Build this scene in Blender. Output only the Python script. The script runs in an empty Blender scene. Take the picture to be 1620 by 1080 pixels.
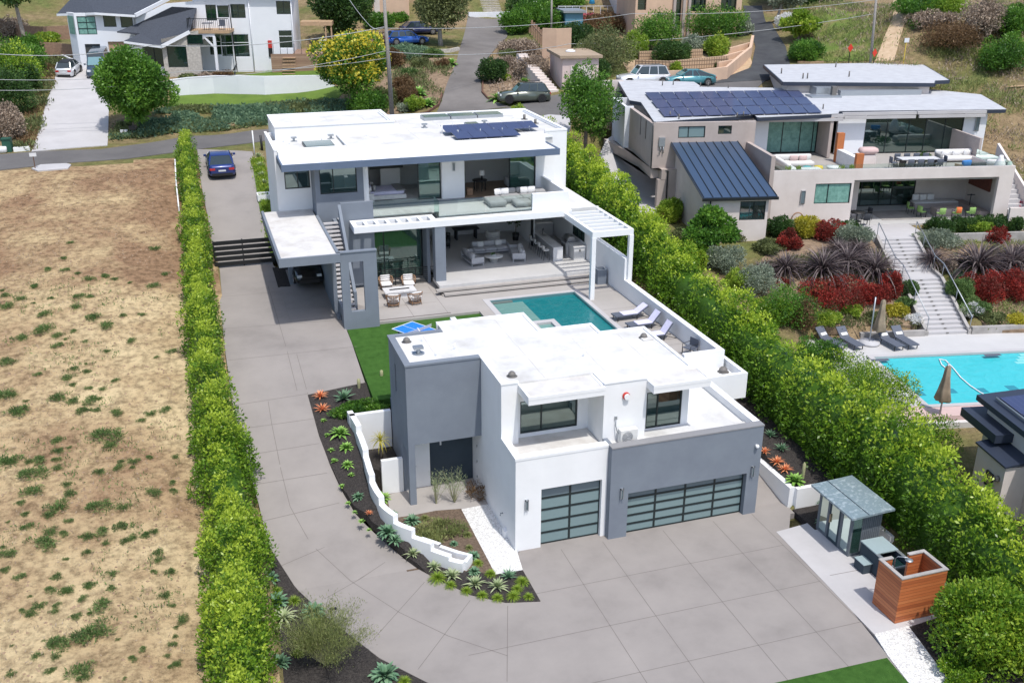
import bpy, math, random
import numpy as np
from mathutils import Vector, Matrix
rnd = random.Random(7)
R = math.radians
SC = bpy.context.scene
# ---------------------------------------------------------------- camera, sky, sun, exposure
CAMH, PITCH, ROLL, YAW, FPX = 24.0, .384411, .0035181, .3155659, 1581.26
_f = Vector((math.sin(YAW)*math.cos(PITCH), math.cos(YAW)*math.cos(PITCH), -math.sin(PITCH)))
_r = Vector((math.cos(YAW), -math.sin(YAW), 0)); _u = _r.cross(_f)
_r2 = _r*math.cos(ROLL)+_u*math.sin(ROLL); _u2 = -_r*math.sin(ROLL)+_u*math.cos(ROLL)
cam_d = bpy.data.cameras.new('camera'); cam = bpy.data.objects.new('camera', cam_d)
SC.collection.objects.link(cam); SC.camera = cam
cam_d.sensor_width = 36; cam_d.lens = FPX/1620*36; cam_d.clip_end = 3000; cam_d.clip_start = .5
cam.matrix_world = Matrix(((_r2.x, _u2.x, -_f.x, 0), (_r2.y, _u2.y, -_f.y, 0), (_r2.z, _u2.z, -_f.z, CAMH), (0, 0, 0, 1)))
W = bpy.data.worlds.new("World"); SC.world = W; W.use_nodes = True
wn = W.node_tree.nodes; bg = wn['Background']
sky = wn.new('ShaderNodeTexSky'); sky.sky_type = 'NISHITA'; sky.sun_disc = False
SUNV = Vector((.35, -2.0, 4.36)).normalized()
sky.sun_elevation = math.asin(SUNV.z); sky.sun_rotation = math.atan2(SUNV.x, SUNV.y)
sky.air_density = 1.0; sky.dust_density = 2.0; sky.ozone_density = 1.0
W.node_tree.links.new(sky.outputs[0], bg.inputs[0]); bg.inputs[1].default_value = .15
sun_d = bpy.data.lights.new('sun', 'SUN'); sun = bpy.data.objects.new('sun', sun_d); SC.collection.objects.link(sun)
sun_d.energy = 2.7; sun_d.angle = R(1.0); sun_d.color = (1, .96, .9)
sun.rotation_euler = SUNV.to_track_quat('Z', 'Y').to_euler(); sun.location = (0, -20, 60)
SC.view_settings.view_transform = 'Standard'; SC.view_settings.look = 'None'
SC.view_settings.exposure = .36; SC.view_settings.gamma = 1
# ---------------------------------------------------------------- helpers
def P(px, py, x=None, y=None, z=None):
    d = _r2*((px-810)/FPX) + _u2*(-(py-540)/FPX) + _f
    t = (z-CAMH)/d.z if z is not None else (x/d.x if x is not None else y/d.y)
    return Vector((0, 0, CAMH)) + d*t
class Nd:
    def __init__(s, name):
        s.m = bpy.data.materials.new(name); s.m.use_nodes = True; s.t = s.m.node_tree
        s.p = s.t.nodes['Principled BSDF']; s.out = s.t.nodes['Material Output']
    def n(s, t, **k):
        a = s.t.nodes.new('ShaderNode'+t)
        for q, v in k.items():
            if q in a.inputs: a.inputs[q].default_value = v
            else: setattr(a, q, v)
        return a
    def l(s, a, b): s.t.links.new(a, b)
def c4(c): return (c[0], c[1], c[2], 1)
def noise_mat(name, c1, c2=None, c3=None, scale=1.5, rough=.7, bump=.15, bscale=30, detail=6, lo=.35, hi=.65, metal=0, spec=.5, bdist=.02):
    """paint, stone, soil: two or three real surface colours mixed by noise, fine bump"""
    c2 = c2 or tuple(v*.88 for v in c1); N = Nd(name)
    tc = N.n('TexCoord'); nz = N.n('TexNoise', Scale=scale, Detail=detail, Roughness=.62); N.l(tc.outputs['Object'], nz.inputs['Vector'])
    cr = N.n('ValToRGB'); e = cr.color_ramp.elements; e[0].position = lo; e[1].position = hi
    e[0].color = c4(c1); e[1].color = c4(c2)
    if c3:
        k = cr.color_ramp.elements.new((lo+hi)/2); k.color = c4(c3)
    N.l(nz.outputs[0], cr.inputs[0]); N.l(cr.outputs[0], N.p.inputs['Base Color'])
    N.p.inputs['Roughness'].default_value = rough; N.p.inputs['Metallic'].default_value = metal
    N.p.inputs['Specular IOR Level'].default_value = spec
    if bump:
        b = N.n('TexNoise', Scale=bscale, Detail=4); N.l(tc.outputs['Object'], b.inputs['Vector'])
        bp = N.n('Bump', Strength=bump, Distance=bdist); N.l(b.outputs[0], bp.inputs['Height']); N.l(bp.outputs[0], N.p.inputs['Normal'])
    return N.m
def plain(name, c, rough=.5, metal=0, spec=.5, emit=None, coat=0):
    N = Nd(name); p = N.p
    tc = N.n('TexCoord'); nz = N.n('TexNoise', Scale=6, Detail=3); N.l(tc.outputs['Object'], nz.inputs['Vector'])
    mx = N.n('Mix', data_type='RGBA'); mx.inputs[6].default_value = c4(c); mx.inputs[7].default_value = c4([v*.9 for v in c])
    N.l(nz.outputs[0], mx.inputs[0]); N.l(mx.outputs[2], p.inputs['Base Color'])
    p.inputs['Roughness'].default_value = rough; p.inputs['Metallic'].default_value = metal; p.inputs['Specular IOR Level'].default_value = spec
    p.inputs['Coat Weight'].default_value = coat
    return N.m
def glass_mat(name, tint, trans=.5, rough=.03, mirror=.35):
    """tinted architectural glass: part see-through, part mirror"""
    N = Nd(name); N.t.nodes.remove(N.p)
    tr = N.n('BsdfTransparent'); tr.inputs[0].default_value = c4(tint)
    gl = N.n('BsdfGlossy', Roughness=rough); gl.inputs[0].default_value = (.75, .9, .85, 1)
    df = N.n('BsdfDiffuse'); df.inputs[0].default_value = c4([v*.16 for v in tint])
    fr = N.n('Fresnel', IOR=1.5); ad = N.n('Math', operation='ADD', use_clamp=True); ad.inputs[1].default_value = mirror*.35
    N.l(fr.outputs[0], ad.inputs[0])
    m1 = N.n('MixShader'); m1.inputs[0].default_value = 1-trans; N.l(tr.outputs[0], m1.inputs[1]); N.l(df.outputs[0], m1.inputs[2])
    m2 = N.n('MixShader'); N.l(ad.outputs[0], m2.inputs[0]); N.l(m1.outputs[0], m2.inputs[1]); N.l(gl.outputs[0], m2.inputs[2])
    tc = N.n('TexCoord'); nz = N.n('TexNoise', Scale=.6, Detail=1); N.l(tc.outputs['Object'], nz.inputs['Vector'])
    bp = N.n('Bump', Strength=.04, Distance=.1); N.l(nz.outputs[0], bp.inputs['Height']); N.l(bp.outputs[0], gl.inputs['Normal'])
    N.l(m2.outputs[0], N.out.inputs[0]); return N.m
LEAFK = 1.35
def leaf_mat(name, dark, mid, light, rough=.45, trans=.42, spec=.4):
    """leaf colours by a per-leaf attribute (random; in hedges also lighter toward the top)"""
    dark, mid, light = [[min(.8, v*LEAFK) for v in c] for c in (dark, mid, light)]; N = Nd(name); at = N.n('Attribute', attribute_name='tint')
    cr = N.n('ValToRGB'); e = cr.color_ramp.elements; e[0].position = 0; e[0].color = c4(dark); e[1].position = 1; e[1].color = c4(light)
    k = e.new(.5); k.color = c4(mid)
    N.l(at.outputs['Fac'], cr.inputs[0]); N.l(cr.outputs[0], N.p.inputs['Base Color'])
    N.p.inputs['Roughness'].default_value = rough; N.p.inputs['Specular IOR Level'].default_value = spec
    tl = N.n('BsdfTranslucent'); N.l(cr.outputs[0], tl.inputs[0]); mx = N.n('MixShader'); mx.inputs[0].default_value = trans
    N.l(N.p.outputs[0], mx.inputs[1]); N.l(tl.outputs[0], mx.inputs[2]); N.l(mx.outputs[0], N.out.inputs[0]); return N.m
def link(o): SC.collection.objects.link(o)
def tag(o, label=None, cat=None, group=None, kind=None):
    if label: o['label'] = label
    if cat: o['category'] = cat
    if group: o['group'] = group
    if kind: o['kind'] = kind
    return o
def thing(name, label, cat, loc=(0, 0, 0), rotz=0, group=None):
    o = bpy.data.objects.new(name, None); link(o); o.location = loc; o.rotation_euler = (0, 0, rotz); o.empty_display_size = .2
    return tag(o, label, cat, group)
def root_of(o):
    while o.parent: o = o.parent
    return o
class MB:
    local = False; slope = False
    def __init__(s): s.v = []; s.f = []; s.mi = []; s.sm = []
    def add(s, vs, fs, mi=0, smooth=False):
        b = len(s.v); s.v += [tuple(v) for v in vs]
        for f in fs: s.f.append([b+i for i in f]); s.mi.append(mi); s.sm.append(smooth)
        return s
    def box(s, x0, x1, y0, y1, z0, z1, mi=0):
        if x0 > x1: x0, x1 = x1, x0
        if y0 > y1: y0, y1 = y1, y0
        if z0 > z1: z0, z1 = z1, z0
        v = [(x, y, z) for z in (z0, z1) for x, y in ((x0, y0), (x1, y0), (x1, y1), (x0, y1))]
        return s.add(v, [(0, 3, 2, 1), (4, 5, 6, 7), (0, 1, 5, 4), (1, 2, 6, 5), (2, 3, 7, 6), (3, 0, 4, 7)], mi)
    def rbox(s, x0, x1, y0, y1, z0, z1, r=.05, mi=0):
        """box with chamfered top and vertical edges (cushions, mattresses)"""
        r = min(r, (x1-x0)*.45, (y1-y0)*.45, (z1-z0)*.45); rings = []
        for z, i in ((z0, r), (z0+r, 0), (z1-r, 0), (z1-r*.3, r*.3), (z1, r)):
            x2, x3, y2, y3 = x0+i, x1-i, y0+i, y1-i; c = r*.7
            rings.append([(x2+c, y2, z), (x3-c, y2, z), (x3, y2+c, z), (x3, y3-c, z), (x3-c, y3, z), (x2+c, y3, z), (x2, y3-c, z), (x2, y2+c, z)])
        v = [p for q in rings for p in q]; f = [tuple(range(7, -1, -1)), tuple(32+i for i in range(8))]
        for k in range(4):
            for i in range(8): f.append((k*8+i, k*8+(i+1) % 8, k*8+8+(i+1) % 8, k*8+8+i))
        return s.add(v, f, mi, True)
    def prism(s, poly, z0, z1, mi=0):
        n = len(poly)
        a = sum(poly[i][0]*poly[(i+1) % n][1]-poly[(i+1) % n][0]*poly[i][1] for i in range(n))
        if a < 0: poly = poly[::-1]
        g = (lambda z, p: z(p[0], p[1]) if callable(z) else z)
        v = [(p[0], p[1], g(z0, p)) for p in poly]+[(p[0], p[1], g(z1, p)) for p in poly]
        return s.add(v, [tuple(range(n-1, -1, -1)), tuple(range(n, 2*n))]+[(i, (i+1) % n, n+(i+1) % n, n+i) for i in range(n)], mi)
    def tube(s, pts, r, n=8, mi=0, caps=True):
        pts = [Vector(p) for p in pts]; rr = r if isinstance(r, (list, tuple)) else [r]*len(pts); rings = []
        for i, p in enumerate(pts):
            d = (pts[min(i+1, len(pts)-1)]-pts[max(i-1, 0)]).normalized()
            a = Vector((0, 0, 1)) if abs(d.z) < .9 else Vector((1, 0, 0)); u = d.cross(a).normalized(); w = d.cross(u)
            rings.append([p+(u*math.cos(t)+w*math.sin(t))*rr[i] for t in (2*math.pi*k/n for k in range(n))])
        v = [q for g in rings for q in g]; f = []
        for k in range(len(pts)-1):
            for i in range(n): f.append((k*n+i, k*n+(i+1) % n, k*n+n+(i+1) % n, k*n+n+i))
        b = len(s.v); s.add(v, f, mi, True)
        if caps:
            s.f.append([b+i for i in range(n-1, -1, -1)]); s.f.append([b+(len(pts)-1)*n+i for i in range(n)]); s.mi += [mi]*2; s.sm += [False]*2
        return s
    def cyl(s, x, y, z0, z1, r, n=16, r2=None, mi=0):
        return s.tube([(x, y, z0), (x, y, z1)], [r, r if r2 is None else r2], n, mi)
    def lathe(s, prof, cx=0, cy=0, n=16, mi=0):
        v = [(cx+r*math.cos(2*math.pi*k/n), cy+r*math.sin(2*math.pi*k/n), z) for r, z in prof for k in range(n)]
        f = [(j*n+i, j*n+(i+1) % n, j*n+n+(i+1) % n, j*n+n+i) for j in range(len(prof)-1) for i in range(n)]
        return s.add(v, f, mi, True)
    def wall(s, axis, c0, c1, a0, a1, z0, z1, holes=(), mi=0):
        """wall slab with openings; axis 'x': runs along x (a), thickness c0..c1 in y; 'y': the reverse"""
        As = sorted({a0, a1, *[h[i] for h in holes for i in (0, 1)]}); Zs = sorted({z0, z1, *[h[i] for h in holes for i in (2, 3)]})
        As = [a for a in As if a0 <= a <= a1]; Zs = [z for z in Zs if z0 <= z <= z1]
        def solid(i, j):
            if i < 0 or j < 0 or i >= len(As)-1 or j >= len(Zs)-1: return False
            am, zm = (As[i]+As[i+1])/2, (Zs[j]+Zs[j+1])/2
            return not any(h[0] < am < h[1] and h[2] < zm < h[3] for h in holes)
        pt = (lambda a, c, z: (a, c, z)) if axis == 'x' else (lambda a, c, z: (c, a, z))
        for i in range(len(As)-1):
            for j in range(len(Zs)-1):
                if not solid(i, j): continue
                A, B, Z, Y = As[i], As[i+1], Zs[j], Zs[j+1]
                q = [[(A, Z), (B, Z), (B, Y), (A, Y)]]
                for c in (c0, c1): s.add([pt(a, c, z) for a, z in q[0]], [(0, 1, 2, 3)], mi)
                for di, dj, e in ((-1, 0, ((A, Z), (A, Y))), (1, 0, ((B, Z), (B, Y))), (0, -1, ((A, Z), (B, Z))), (0, 1, ((A, Y), (B, Y)))):
                    if not solid(i+di, j+dj):
                        s.add([pt(e[0][0], c0, e[0][1]), pt(e[1][0], c0, e[1][1]), pt(e[1][0], c1, e[1][1]), pt(e[0][0], c1, e[0][1])], [(0, 1, 2, 3)], mi)
        return s
    def bar(s, a, b, w, h, mi=0):
        """rectangular bar between two points, width w (horizontal), height h"""
        a, b = Vector(a), Vector(b); d = (b-a).normalized(); up = Vector((0, 0, 1))
        u = d.cross(up); u = Vector((1, 0, 0)) if u.length < 1e-4 else u.normalized(); t = u.cross(d).normalized()
        u *= w/2; t *= h/2
        v = [p+q for p in (a, b) for q in (-u-t, u-t, u+t, -u+t)]
        return s.add(v, [(0, 1, 2, 3), (7, 6, 5, 4), (0, 4, 5, 1), (1, 5, 6, 2), (2, 6, 7, 3), (3, 7, 4, 0)], mi)
    def blob(s, cx, cy, cz, rx, ry, rz, n=10, m=7, mi=0):
        v = [(cx, cy, cz+rz)]; 
        for j in range(1, m):
            a = math.pi*j/m
            v += [(cx+rx*math.sin(a)*math.cos(2*math.pi*k/n), cy+ry*math.sin(a)*math.sin(2*math.pi*k/n), cz+rz*math.cos(a)) for k in range(n)]
        v.append((cx, cy, cz-rz)); f = [(0, 1+i, 1+(i+1) % n) for i in range(n)]
        for j in range(m-2): f += [(1+j*n+i, 1+j*n+n+i, 1+j*n+n+(i+1) % n, 1+j*n+(i+1) % n) for i in range(n)]
        L = len(v)-1; f += [(L, 1+(m-2)*n+(i+1) % n, 1+(m-2)*n+i) for i in range(n)]
        return s.add(v, f, mi, True)
    def xf(s, i0, M):
        for i in range(i0, len(s.v)): s.v[i] = tuple(M @ Vector(s.v[i]))
        return s
    def build(s, name, mats, parent=None, w=False, label=None):
        me = bpy.data.meshes.new(name); V = s.v
        if w and parent and not MB.local:
            r = root_of(parent); Mi = (Matrix.Translation(r.location) @ Matrix.Rotation(r.rotation_euler.z, 4, 'Z')).inverted()
            V = [tuple(Mi @ Vector(v)) for v in V]
        me.from_pydata(V, [], s.f)
        if not isinstance(mats, (list, tuple)): mats = [mats]
        for m in mats: me.materials.append(m)
        me.polygons.foreach_set('material_index', s.mi); me.polygons.foreach_set('use_smooth', s.sm)
        me.validate(); me.update(); o = bpy.data.objects.new(name, me); link(o)
        if parent: o.parent = parent
        if label: o['label'] = label
        return o
def kids(o): return [c for c in SC.collection.objects if c.parent == o]
_kc = {}
def dup(root, loc, rotz=0, label=None, group=None, scale=1):
    key = root.name
    if key not in _kc: _kc[key] = [(c, [(g, kids(g)) for g in kids(c)]) for c in kids(root)]
    r = root.copy(); link(r); r.location = loc; r.rotation_euler = (0, 0, rotz); r.scale = (scale,)*3
    if label: r['label'] = label
    if group: r['group'] = group
    for ch, gs in _kc[key]:
        c = ch.copy(); link(c); c.parent = r
        for g, _ in gs:
            d = g.copy(); link(d); d.parent = c
    return r
def interp(t, pts):
    if t <= pts[0][0]: return pts[0][1]
    for (a, u), (b, v) in zip(pts, pts[1:]):
        if t <= b: return u+(v-u)*(t-a)/(b-a)
    return pts[-1][1]
# ---------------------------------------------------------------- numpy noise
def vnoise(p, seed=0):
    p = np.asarray(p, float); i = np.floor(p).astype(np.int64); f = p-i; f = f*f*(3-2*f); out = np.zeros(len(p))
    for dx in (0, 1):
        for dy in (0, 1):
            for dz in (0, 1):
                h = ((i[:, 0]+dx)*374761393+(i[:, 1]+dy)*668265263+(i[:, 2]+dz)*2147483647+seed*974634777) & 0xffffffff
                h = ((h ^ (h >> 13))*1274126177) & 0xffffffff; h = (h ^ (h >> 16)) & 0xffff
                wgt = (f[:, 0] if dx else 1-f[:, 0])*(f[:, 1] if dy else 1-f[:, 1])*(f[:, 2] if dz else 1-f[:, 2])
                out += wgt*h/65535.
    return out
nrs = np.random.RandomState(3)
def unit(a): return a/np.maximum(np.linalg.norm(a, axis=1, keepdims=True), 1e-9)
def leaf_object(name, pts, nrm, size, tint, mat, parent=None, aspect=.45, outward=.6, core=None, up=.3, rs=None):
    """one small pointed leaf (a rhombus) per point, growing outward with random tilt"""
    rs = rs or nrs; n = len(pts); sz = (size*rs.uniform(.6, 1.35, n))[:, None]
    d = unit(nrm*outward+rs.normal(0, .55, (n, 3))+np.array([0, 0, up])); a = unit(np.cross(d, rs.normal(0, 1, (n, 3))))
    tip = pts+d*sz; mid = pts+d*sz*.5+np.cross(a, d)*sz*.06
    V = np.empty((n, 4, 3)); V[:, 0] = pts; V[:, 1] = mid+a*sz*aspect*.5; V[:, 2] = tip; V[:, 3] = mid-a*sz*aspect*.5
    V = V.reshape(-1, 3); F = np.arange(4*n); tv = np.clip(tint, 0, 1)
    nv, nf = 4*n, n; Vc = np.zeros((0, 3)); fc = []
    if core is not None: Vc, fc = core
    me = bpy.data.meshes.new(name); me.vertices.add(nv+len(Vc)); me.vertices.foreach_set('co', np.concatenate([V, Vc]).ravel())
    nl = 4*n+4*len(fc); me.loops.add(nl)
    cl = (np.array(fc).ravel()+nv) if len(fc) else np.zeros(0, int)
    me.loops.foreach_set('vertex_index', np.concatenate([F, cl]).astype(np.int32))
    me.polygons.add(n+len(fc)); me.polygons.foreach_set('loop_start', np.arange(0, nl, 4, dtype=np.int32))
    me.update(calc_edges=True)
    at = me.attributes.new('tint', 'FLOAT', 'FACE'); at.data.foreach_set('value', np.concatenate([tv, np.full(len(fc), .12)]).astype(np.float32))
    me.materials.append(mat); o = bpy.data.objects.new(name, me); link(o)
    if parent: o.parent = parent
    return o
def crown_pts(rs, clumps, n, jitter=.16):
    """points on the outer shells of several overlapping leaf clumps"""
    cl = np.array(clumps, float); wgt = cl[:, 3]**2*cl[:, 5]; idx = rs.choice(len(cl), n, p=wgt/wgt.sum()); c = cl[idx]
    d = unit(rs.normal(0, 1, (n, 3))); r = 1-np.abs(rs.normal(0, jitter, n)); k = 1+.5*(vnoise(d*2.5+idx[:, None]*7.1, 5)-.5)
    p = c[:, :3]+d*c[:, 3:6]*(r*k)[:, None]; return p, d, idx, r
def bush(name, label, cat, x, y, z, rx, ry, h, mat, n=900, leaf=.13, clumps=20, seed=1, group=None, aspect=.5, dens=1., tb=0., up=.3, parent=None, low=.0, outward=.6):
    """rounded shrub: many small leaf clumps through a lumpy dome"""
    rs = np.random.RandomState(seed); C = []
    for k in range(clumps):
        a = rs.uniform(0, 2*math.pi); q = math.sqrt(rs.uniform(0, 1))*.82; e = rs.uniform(.1, 1)
        s = rs.uniform(.2, .42); C.append((rx*q*math.cos(a), ry*q*math.sin(a), low+(h-low)*(.2+.56*e*(1-q*.5)), rx*s, ry*s, (h-low)*rs.uniform(.16, .32)))
    p, d, idx, r = crown_pts(rs, C, n); p[:, 2] = np.maximum(p[:, 2], .02)
    ct = rs.uniform(-.34, .34, clumps); t = .45+tb+ct[idx]+rs.normal(0, .18, n)
    o = leaf_object(name, p, d, leaf, t, mat, None if parent is None else parent, aspect=aspect, up=up, rs=rs, outward=outward)
    if parent is None:
        o.location = (x, y, z); o.rotation_euler.z = 0; tag(o, label, cat, group)
    return o
# ---------------------------------------------------------------- materials
M = {}
M['white'] = noise_mat('white_stucco', (.82, .83, .84), (.77, .78, .79), scale=.7, rough=.85, bump=.12, bscale=60, spec=.25)
M['roof'] = noise_mat('white_roof_membrane', (.66, .66, .65), (.42, .41, .39), scale=.55, rough=.8, bump=.1, bscale=8, lo=.45, hi=.8, spec=.25)
M['deckfloor'] = noise_mat('pale_roof_coating', (.62, .61, .59), (.44, .41, .38), scale=.9, rough=.85, lo=.45, hi=.8, spec=.2)
M['grey'] = noise_mat('grey_stucco', (.205, .235, .275), (.18, .205, .245), scale=.8, rough=.8, bump=.15, bscale=55, spec=.25)
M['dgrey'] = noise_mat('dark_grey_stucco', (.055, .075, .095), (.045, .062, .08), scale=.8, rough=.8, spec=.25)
M['steel_blue'] = noise_mat('slate_blue_fascia', (.12, .16, .24), (.10, .14, .21), scale=.7, rough=.6, bump=.03)
M['concrete'] = noise_mat('driveway_concrete', (.315, .29, .272), (.225, .207, .195), (.28, .258, .243), scale=.32, rough=.85, bump=.2, bscale=40, lo=.3, hi=.72, spec=.25, detail=9)
M['concrete2'] = noise_mat('pale_concrete', (.50, .49, .495), (.42, .41, .415), scale=.5, rough=.85, bump=.15, lo=.3, hi=.75, spec=.25, detail=9)
M['joint'] = plain('concrete_joint', (.17, .15, .14), .9)
M['terrace'] = noise_mat('terrace_paver', (.40, .375, .355), (.34, .32, .30), scale=.45, rough=.8, bump=.1, lo=.3, hi=.7, spec=.25, detail=9)
M['tile'] = noise_mat('pale_floor_tile', (.56, .555, .55), (.49, .485, .48), scale=.6, rough=.5, bump=.03, lo=.3, hi=.7)
M['asphalt'] = noise_mat('road_asphalt', (.155, .148, .145), (.115, .11, .11), (.135, .13, .128), scale=.35, rough=.9, bump=.3, bscale=40, lo=.3, hi=.7, detail=10, spec=.2)
M['asphalt_old'] = noise_mat('old_asphalt', (.21, .195, .185), (.13, .12, .115), (.17, .158, .15), scale=.25, rough=.9, bump=.3, lo=.3, hi=.7, detail=12, spec=.2)
M['asphalt_new'] = noise_mat('new_asphalt', (.075, .08, .085), (.05, .052, .058), scale=.5, rough=.85, bump=.3, spec=.2)
M['gravel'] = noise_mat('dark_gravel', (.075, .068, .062), (.022, .02, .02), (.045, .04, .038), scale=14, rough=.95, bump=.9, bscale=22, detail=8, lo=.3, hi=.7, bdist=.05, spec=.2)
M['mulch'] = noise_mat('brown_mulch', (.20, .15, .11), (.09, .065, .05), scale=9, rough=.95, bump=.8, bscale=18, detail=8, lo=.3, hi=.7, bdist=.05, spec=.1)
M['pebble'] = noise_mat('white_pebbles', (.85, .85, .84), (.5, .49, .47), (.78, .78, .77), scale=16, rough=.9, bump=.8, bscale=24, lo=.25, hi=.62, bdist=.04, spec=.2)
M['turf'] = noise_mat('green_turf', (.062, .15, .028), (.035, .095, .016), scale=3, rough=.9, bump=.9, bscale=60, lo=.3, hi=.7, bdist=.04, spec=.15, detail=9)
M['lawn2'] = noise_mat('natural_lawn', (.14, .22, .04), (.085, .145, .03), (.115, .18, .035), scale=.5, rough=.95, bump=.9, bscale=40, lo=.3, hi=.7, spec=.1, detail=9)
M['black'] = plain('black_metal', (.012, .014, .016), .45)
M['dkframe'] = plain('dark_window_frame', (.012, .022, .024), .4)
M['steel'] = plain('brushed_steel', (.55, .56, .58), .3, 1)
M['galv'] = plain('galvanised_metal', (.42, .45, .48), .45, .7)
M['glass'] = glass_mat('green_tinted_glass', (.30, .66, .56), .5, .03, .4)
M['glass_clear'] = glass_mat('clear_railing_glass', (.93, .985, .97), .95, .02, .0)
M['glass_dark'] = glass_mat('dark_window_glass', (.10, .24, .22), .35, .03, .5)
M['frost'] = plain('frosted_garage_glass', (.20, .285, .295), .18, 0, .6)
M['frost2'] = plain('frosted_top_glass', (.15, .20, .225), .2, 0, .6)
M['curtain'] = noise_mat('green_backed_curtain', (.22, .42, .36), (.12, .27, .23), scale=4, rough=.5)
M['skylight'] = plain('skylight_glass', (.10, .17, .17), .12, 0, .8)
M['interior'] = noise_mat('interior_wall', (.62, .62, .62), (.58, .58, .58), scale=.8, rough=.9)
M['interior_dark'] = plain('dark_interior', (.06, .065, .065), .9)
M['woodfloor'] = noise_mat('oak_floor', (.30, .21, .14), (.22, .15, .10), scale=3, rough=.5)
M['ftan'] = noise_mat('tan_stucco', (.70, .635, .60), (.63, .565, .53), scale=.8, rough=.85, bump=.12, spec=.2)
M['ftan2'] = noise_mat('brown_stucco', (.47, .405, .375), (.41, .35, .32), scale=.8, rough=.85, bump=.12, spec=.2)
M['peach'] = noise_mat('peach_stucco', (.66, .47, .34), (.58, .41, .30), scale=.8, rough=.85, spec=.2)
M['farm'] = noise_mat('farmhouse_white', (.78, .80, .84), (.74, .76, .80), scale=.8, rough=.8, spec=.2)
M['limewall'] = noise_mat('rendered_wall', (.62, .61, .60), (.55, .54, .53), scale=.7, rough=.85, spec=.2)
M['stone'] = noise_mat('pale_stone', (.55, .52, .47), (.36, .33, .30), scale=5, rough=.9, bump=.5)
M['dwall'] = noise_mat('weathered_render', (.42, .40, .385), (.30, .285, .27), scale=1.2, rough=.9, spec=.2)
M['cream'] = noise_mat('cream_cushion', (.70, .69, .66), (.63, .62, .6), scale=5, rough=.9)
M['cushion'] = noise_mat('white_cushion', (.80, .79, .78), (.72, .71, .7), scale=5, rough=.9)
M['gsofa'] = noise_mat('grey_outdoor_fabric', (.36, .36, .36), (.30, .30, .30), scale=6, rough=.95, bump=.2, bscale=120)
M['lsofa'] = noise_mat('light_grey_fabric', (.52, .52, .54), (.46, .46, .48), scale=6, rough=.95)
M['dkfab'] = plain('charcoal_fabric', (.04, .045, .055), .9)
M['navy'] = plain('slate_sling_fabric', (.10, .115, .15), .7)
M['lav'] = noise_mat('pale_lilac_towel', (.66, .65, .80), (.58, .57, .74), scale=6, rough=.95)
M['wood'] = noise_mat('teak', (.36, .22, .13), (.24, .14, .08), scale=7, rough=.6)
M['tan_wood'] = noise_mat('tan_board', (.48, .33, .20), (.38, .26, .16), scale=4, rough=.75)
M['fence_wood'] = noise_mat('weathered_board', (.34, .22, .15), (.24, .155, .11), scale=5, rough=.9)
M['polewood'] = noise_mat('grey_pole_wood', (.33, .31, .29), (.22, .205, .19), scale=9, rough=.9)
M['bark'] = noise_mat('grey_bark', (.22, .18, .15), (.11, .09, .075), scale=9, rough=.95, bump=.6)
M['palebark'] = noise_mat('pale_bark', (.40, .37, .33), (.24, .21, .19), scale=9, rough=.95, bump=.6)
M['rust'] = noise_mat('rust_edging', (.16, .08, .05), (.09, .05, .035), scale=5, rough=.9)
M['marble'] = noise_mat('white_stone_top', (.72, .72, .72), (.62, .62, .63), scale=3, rough=.35)
M['rubber'] = plain('tyre_rubber', (.018, .018, .02), .85)
M['red'] = plain('red_plastic', (.55, .04, .03), .4)
M['redrefl'] = plain('red_reflector', (.62, .05, .03), .35)
M['orange'] = plain('orange_fabric', (.85, .22, .07), .9)
M['lime'] = plain('lime_green_fabric', (.32, .52, .16), .9)
M['teal'] = plain('teal_fabric', (.03, .38, .40), .9)
M['yellow'] = plain('yellow_fabric', (.75, .55, .08), .9)
M['bluecloth'] = plain('blue_throw', (.05, .22, .55), .9)
M['umb'] = noise_mat('beige_canvas', (.34, .27, .19), (.25, .195, .14), scale=3, rough=.9)
M['brick'] = noise_mat('red_brown_panel', (.20, .07, .05), (.13, .045, .035), scale=9, rough=.8)
M['shingle'] = noise_mat('slate_shingle', (.06, .07, .09), (.04, .047, .063), scale=7, rough=.85, bump=.5, bscale=16)
M['metalroof'] = plain('blue_grey_metal_roof', (.06, .10, .17), .35, .3)
M['pvcover'] = plain('pale_blue_tub_lid', (.33, .42, .44), .4)
M['ppblue'] = plain('blue_table_top', (.02, .22, .75), .35)
M['dvent'] = plain('dark_vent', (.16, .15, .14), .6)
M['pinkstone'] = noise_mat('pink_paving', (.60, .44, .42), (.54, .40, .38), scale=2, rough=.85)
M['green_bin'] = plain('dark_green_plastic', (.02, .09, .06), .45)
M['redflower'] = plain('magenta_petal', (.75, .03, .16), .7)
# leaf materials
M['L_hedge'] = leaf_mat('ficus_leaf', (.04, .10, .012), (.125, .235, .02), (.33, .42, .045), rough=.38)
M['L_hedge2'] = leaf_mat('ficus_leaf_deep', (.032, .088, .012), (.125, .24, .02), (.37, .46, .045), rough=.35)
M['L_green'] = leaf_mat('broad_green_leaf', (.03, .085, .015), (.08, .19, .025), (.17, .31, .04))
M['L_dark'] = leaf_mat('dark_green_leaf', (.02, .05, .015), (.045, .10, .024), (.095, .165, .04))
M['L_olive'] = leaf_mat('olive_leaf', (.06, .075, .03), (.13, .155, .06), (.22, .25, .10), rough=.6)
M['L_lime'] = leaf_mat('lime_leaf', (.10, .17, .02), (.20, .31, .035), (.36, .42, .06))
M['L_yellow'] = leaf_mat('yellow_blossom', (.45, .38, .03), (.62, .50, .05), (.66, .56, .12), rough=.7)
M['L_red'] = leaf_mat('crimson_leaf', (.09, .03, .02), (.22, .028, .022), (.42, .05, .035), rough=.6)
M['L_redbrown'] = leaf_mat('rusty_leaf', (.09, .055, .03), (.16, .10, .05), (.25, .165, .085), rough=.6)
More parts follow.
